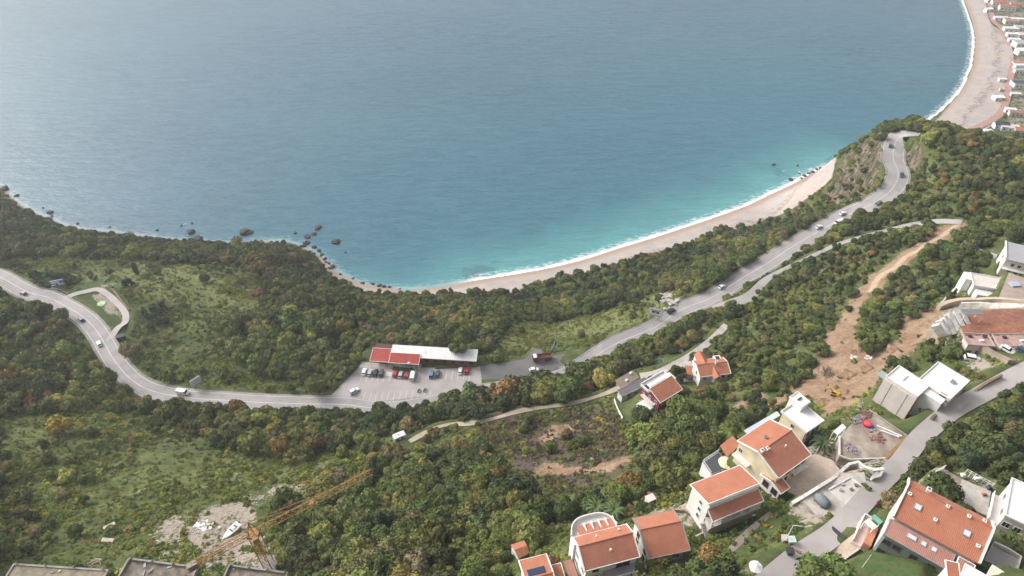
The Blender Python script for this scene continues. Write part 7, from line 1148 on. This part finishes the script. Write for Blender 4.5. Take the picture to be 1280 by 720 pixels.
# undergrowth: bushes and grass clumps of the open slopes and wood edges
X, Y = jitter(-380, 420, 60, 500, 1.5); op = samp(Z0['open'], X, Y); kp = samp(KEEP, X, Y); v, px, py, d = in_view(X, Y, 20); kp = np.where((samp(Z0['mown'], X, Y) > .3) & (samp(BUILT, X, Y) < .3) & (RNG.uniform(0, 1, len(X)) < .45), .2, kp)
cl = vnoise(X, Y, 15, 61) + .6 * vnoise(X, Y, 5, 62); dry = samp(Z0['dry'], X, Y); dead = samp(Z0['dead'], X, Y); dirt = samp(Z0['dirt'], X, Y)
u = RNG.uniform(0, 1, len(X)); dens = np.clip(np.where(op > .4, .80 + cl * .6, .30), .2, .97) * (1 - .5 * dry) * np.where(samp(Z0['rock'], X, Y) > .3, .5, 1)
k = v & (SDs(X, Y) > 5) & (((kp < .45) & (u < dens)) | ((samp(BUILT, X, Y) < .2) & (samp(Z0['sand'], X, Y) < .2) & (u < .03))) & ~((Y > 430) & (X > 250) & (u > .1))
X, Y, dry, dead, cl = X[k], Y[k], dry[k], dead[k], cl[k]; n = len(X); T, _ = tints(X, Y, (.6, 1.6, 2.6, 2.2, .9, .12, .9, .03, .5, 1.6)); b_ = RNG.uniform(0, 1, n)
T = np.where(((b_ < dry * .7))[:, None], np.array([.15, .15, .06]) * RNG.uniform(.75, 1.2, (n, 1)), T); T = np.where(((b_ < dead * .8))[:, None], np.array([.085, .060, .055]) * RNG.uniform(.8, 1.3, (n, 1)), T)
T = T * np.array([1.30, 1.32, 1.02]) * np.where(samp(Z0['open'], X, Y) > .4, 1.15, .9)[:, None]; r_ = RNG.uniform(.55, 1.45, n) * np.clip(1 + cl * .8, .6, 1.5); big = (RNG.uniform(0, 1, n) < np.where(samp(Z0['open'], X, Y) > .4, .22, .5))
for nm, m, src, sk in (('bushes', big, SPROTO[:3], .25), ('grass_clumps', ~big, SPROTO[3:], .08)):
    P = np.c_[X[m], Y[m], hgt(X[m], Y[m]) + r_[m] * sk]; scatter(nm, P, np.c_[r_[m], r_[m], r_[m] * RNG.uniform(.7, 1.3, m.sum())], T[m], [ch0(t) for t in src], 9)
# shrubs seen singly, which are also the plants the undergrowth is made of
SH_PX = [(1083,612,1.6,'clipped dark green hedge bush at the end of the curved white wall',1),(1040,652,1.8,'olive bush in the garden bed beside the village road',3),(1247,384,1.4,'dark bush under the white terrace house',1),(1135,600,1.6,'leafy green bush at the corner of the village road',2),(1172,470,1.3,'low green bush beside the white parked car',2)]
for j, (a, b_2, r2, lb, pi_) in enumerate(SH_PX):
    P = G1(a, b_2); t = SPROTO[j]; t.location = (P[0], P[1], P[2] + r2 * .3); t.scale = (r2, r2, r2 * (1 if j < 3 else 1.8)); t['label'] = lb; ch0(t)['tint'] = [float(x) for x in PAL[pi_] * 1.2]
# ------------------------------------------------------------------ air
hm = bpy.data.materials.new('haze'); hm.use_nodes = True; ht = hm.node_tree; ht.nodes.remove(ht.nodes['Principled BSDF'])
pv = ht.nodes.new('ShaderNodeVolumePrincipled'); pv.inputs['Color'].default_value = (.90, .95, 1, 1); pv.inputs['Density'].default_value = HAZE; pv.inputs['Anisotropy'].default_value = .2
ht.links.new(pv.outputs[0], ht.nodes['Material Output'].inputs['Volume'])
hb = MB().box((0, 8000, 155), (44000, 44000, 340)).build('haze', hm); hb['kind'] = 'stuff'
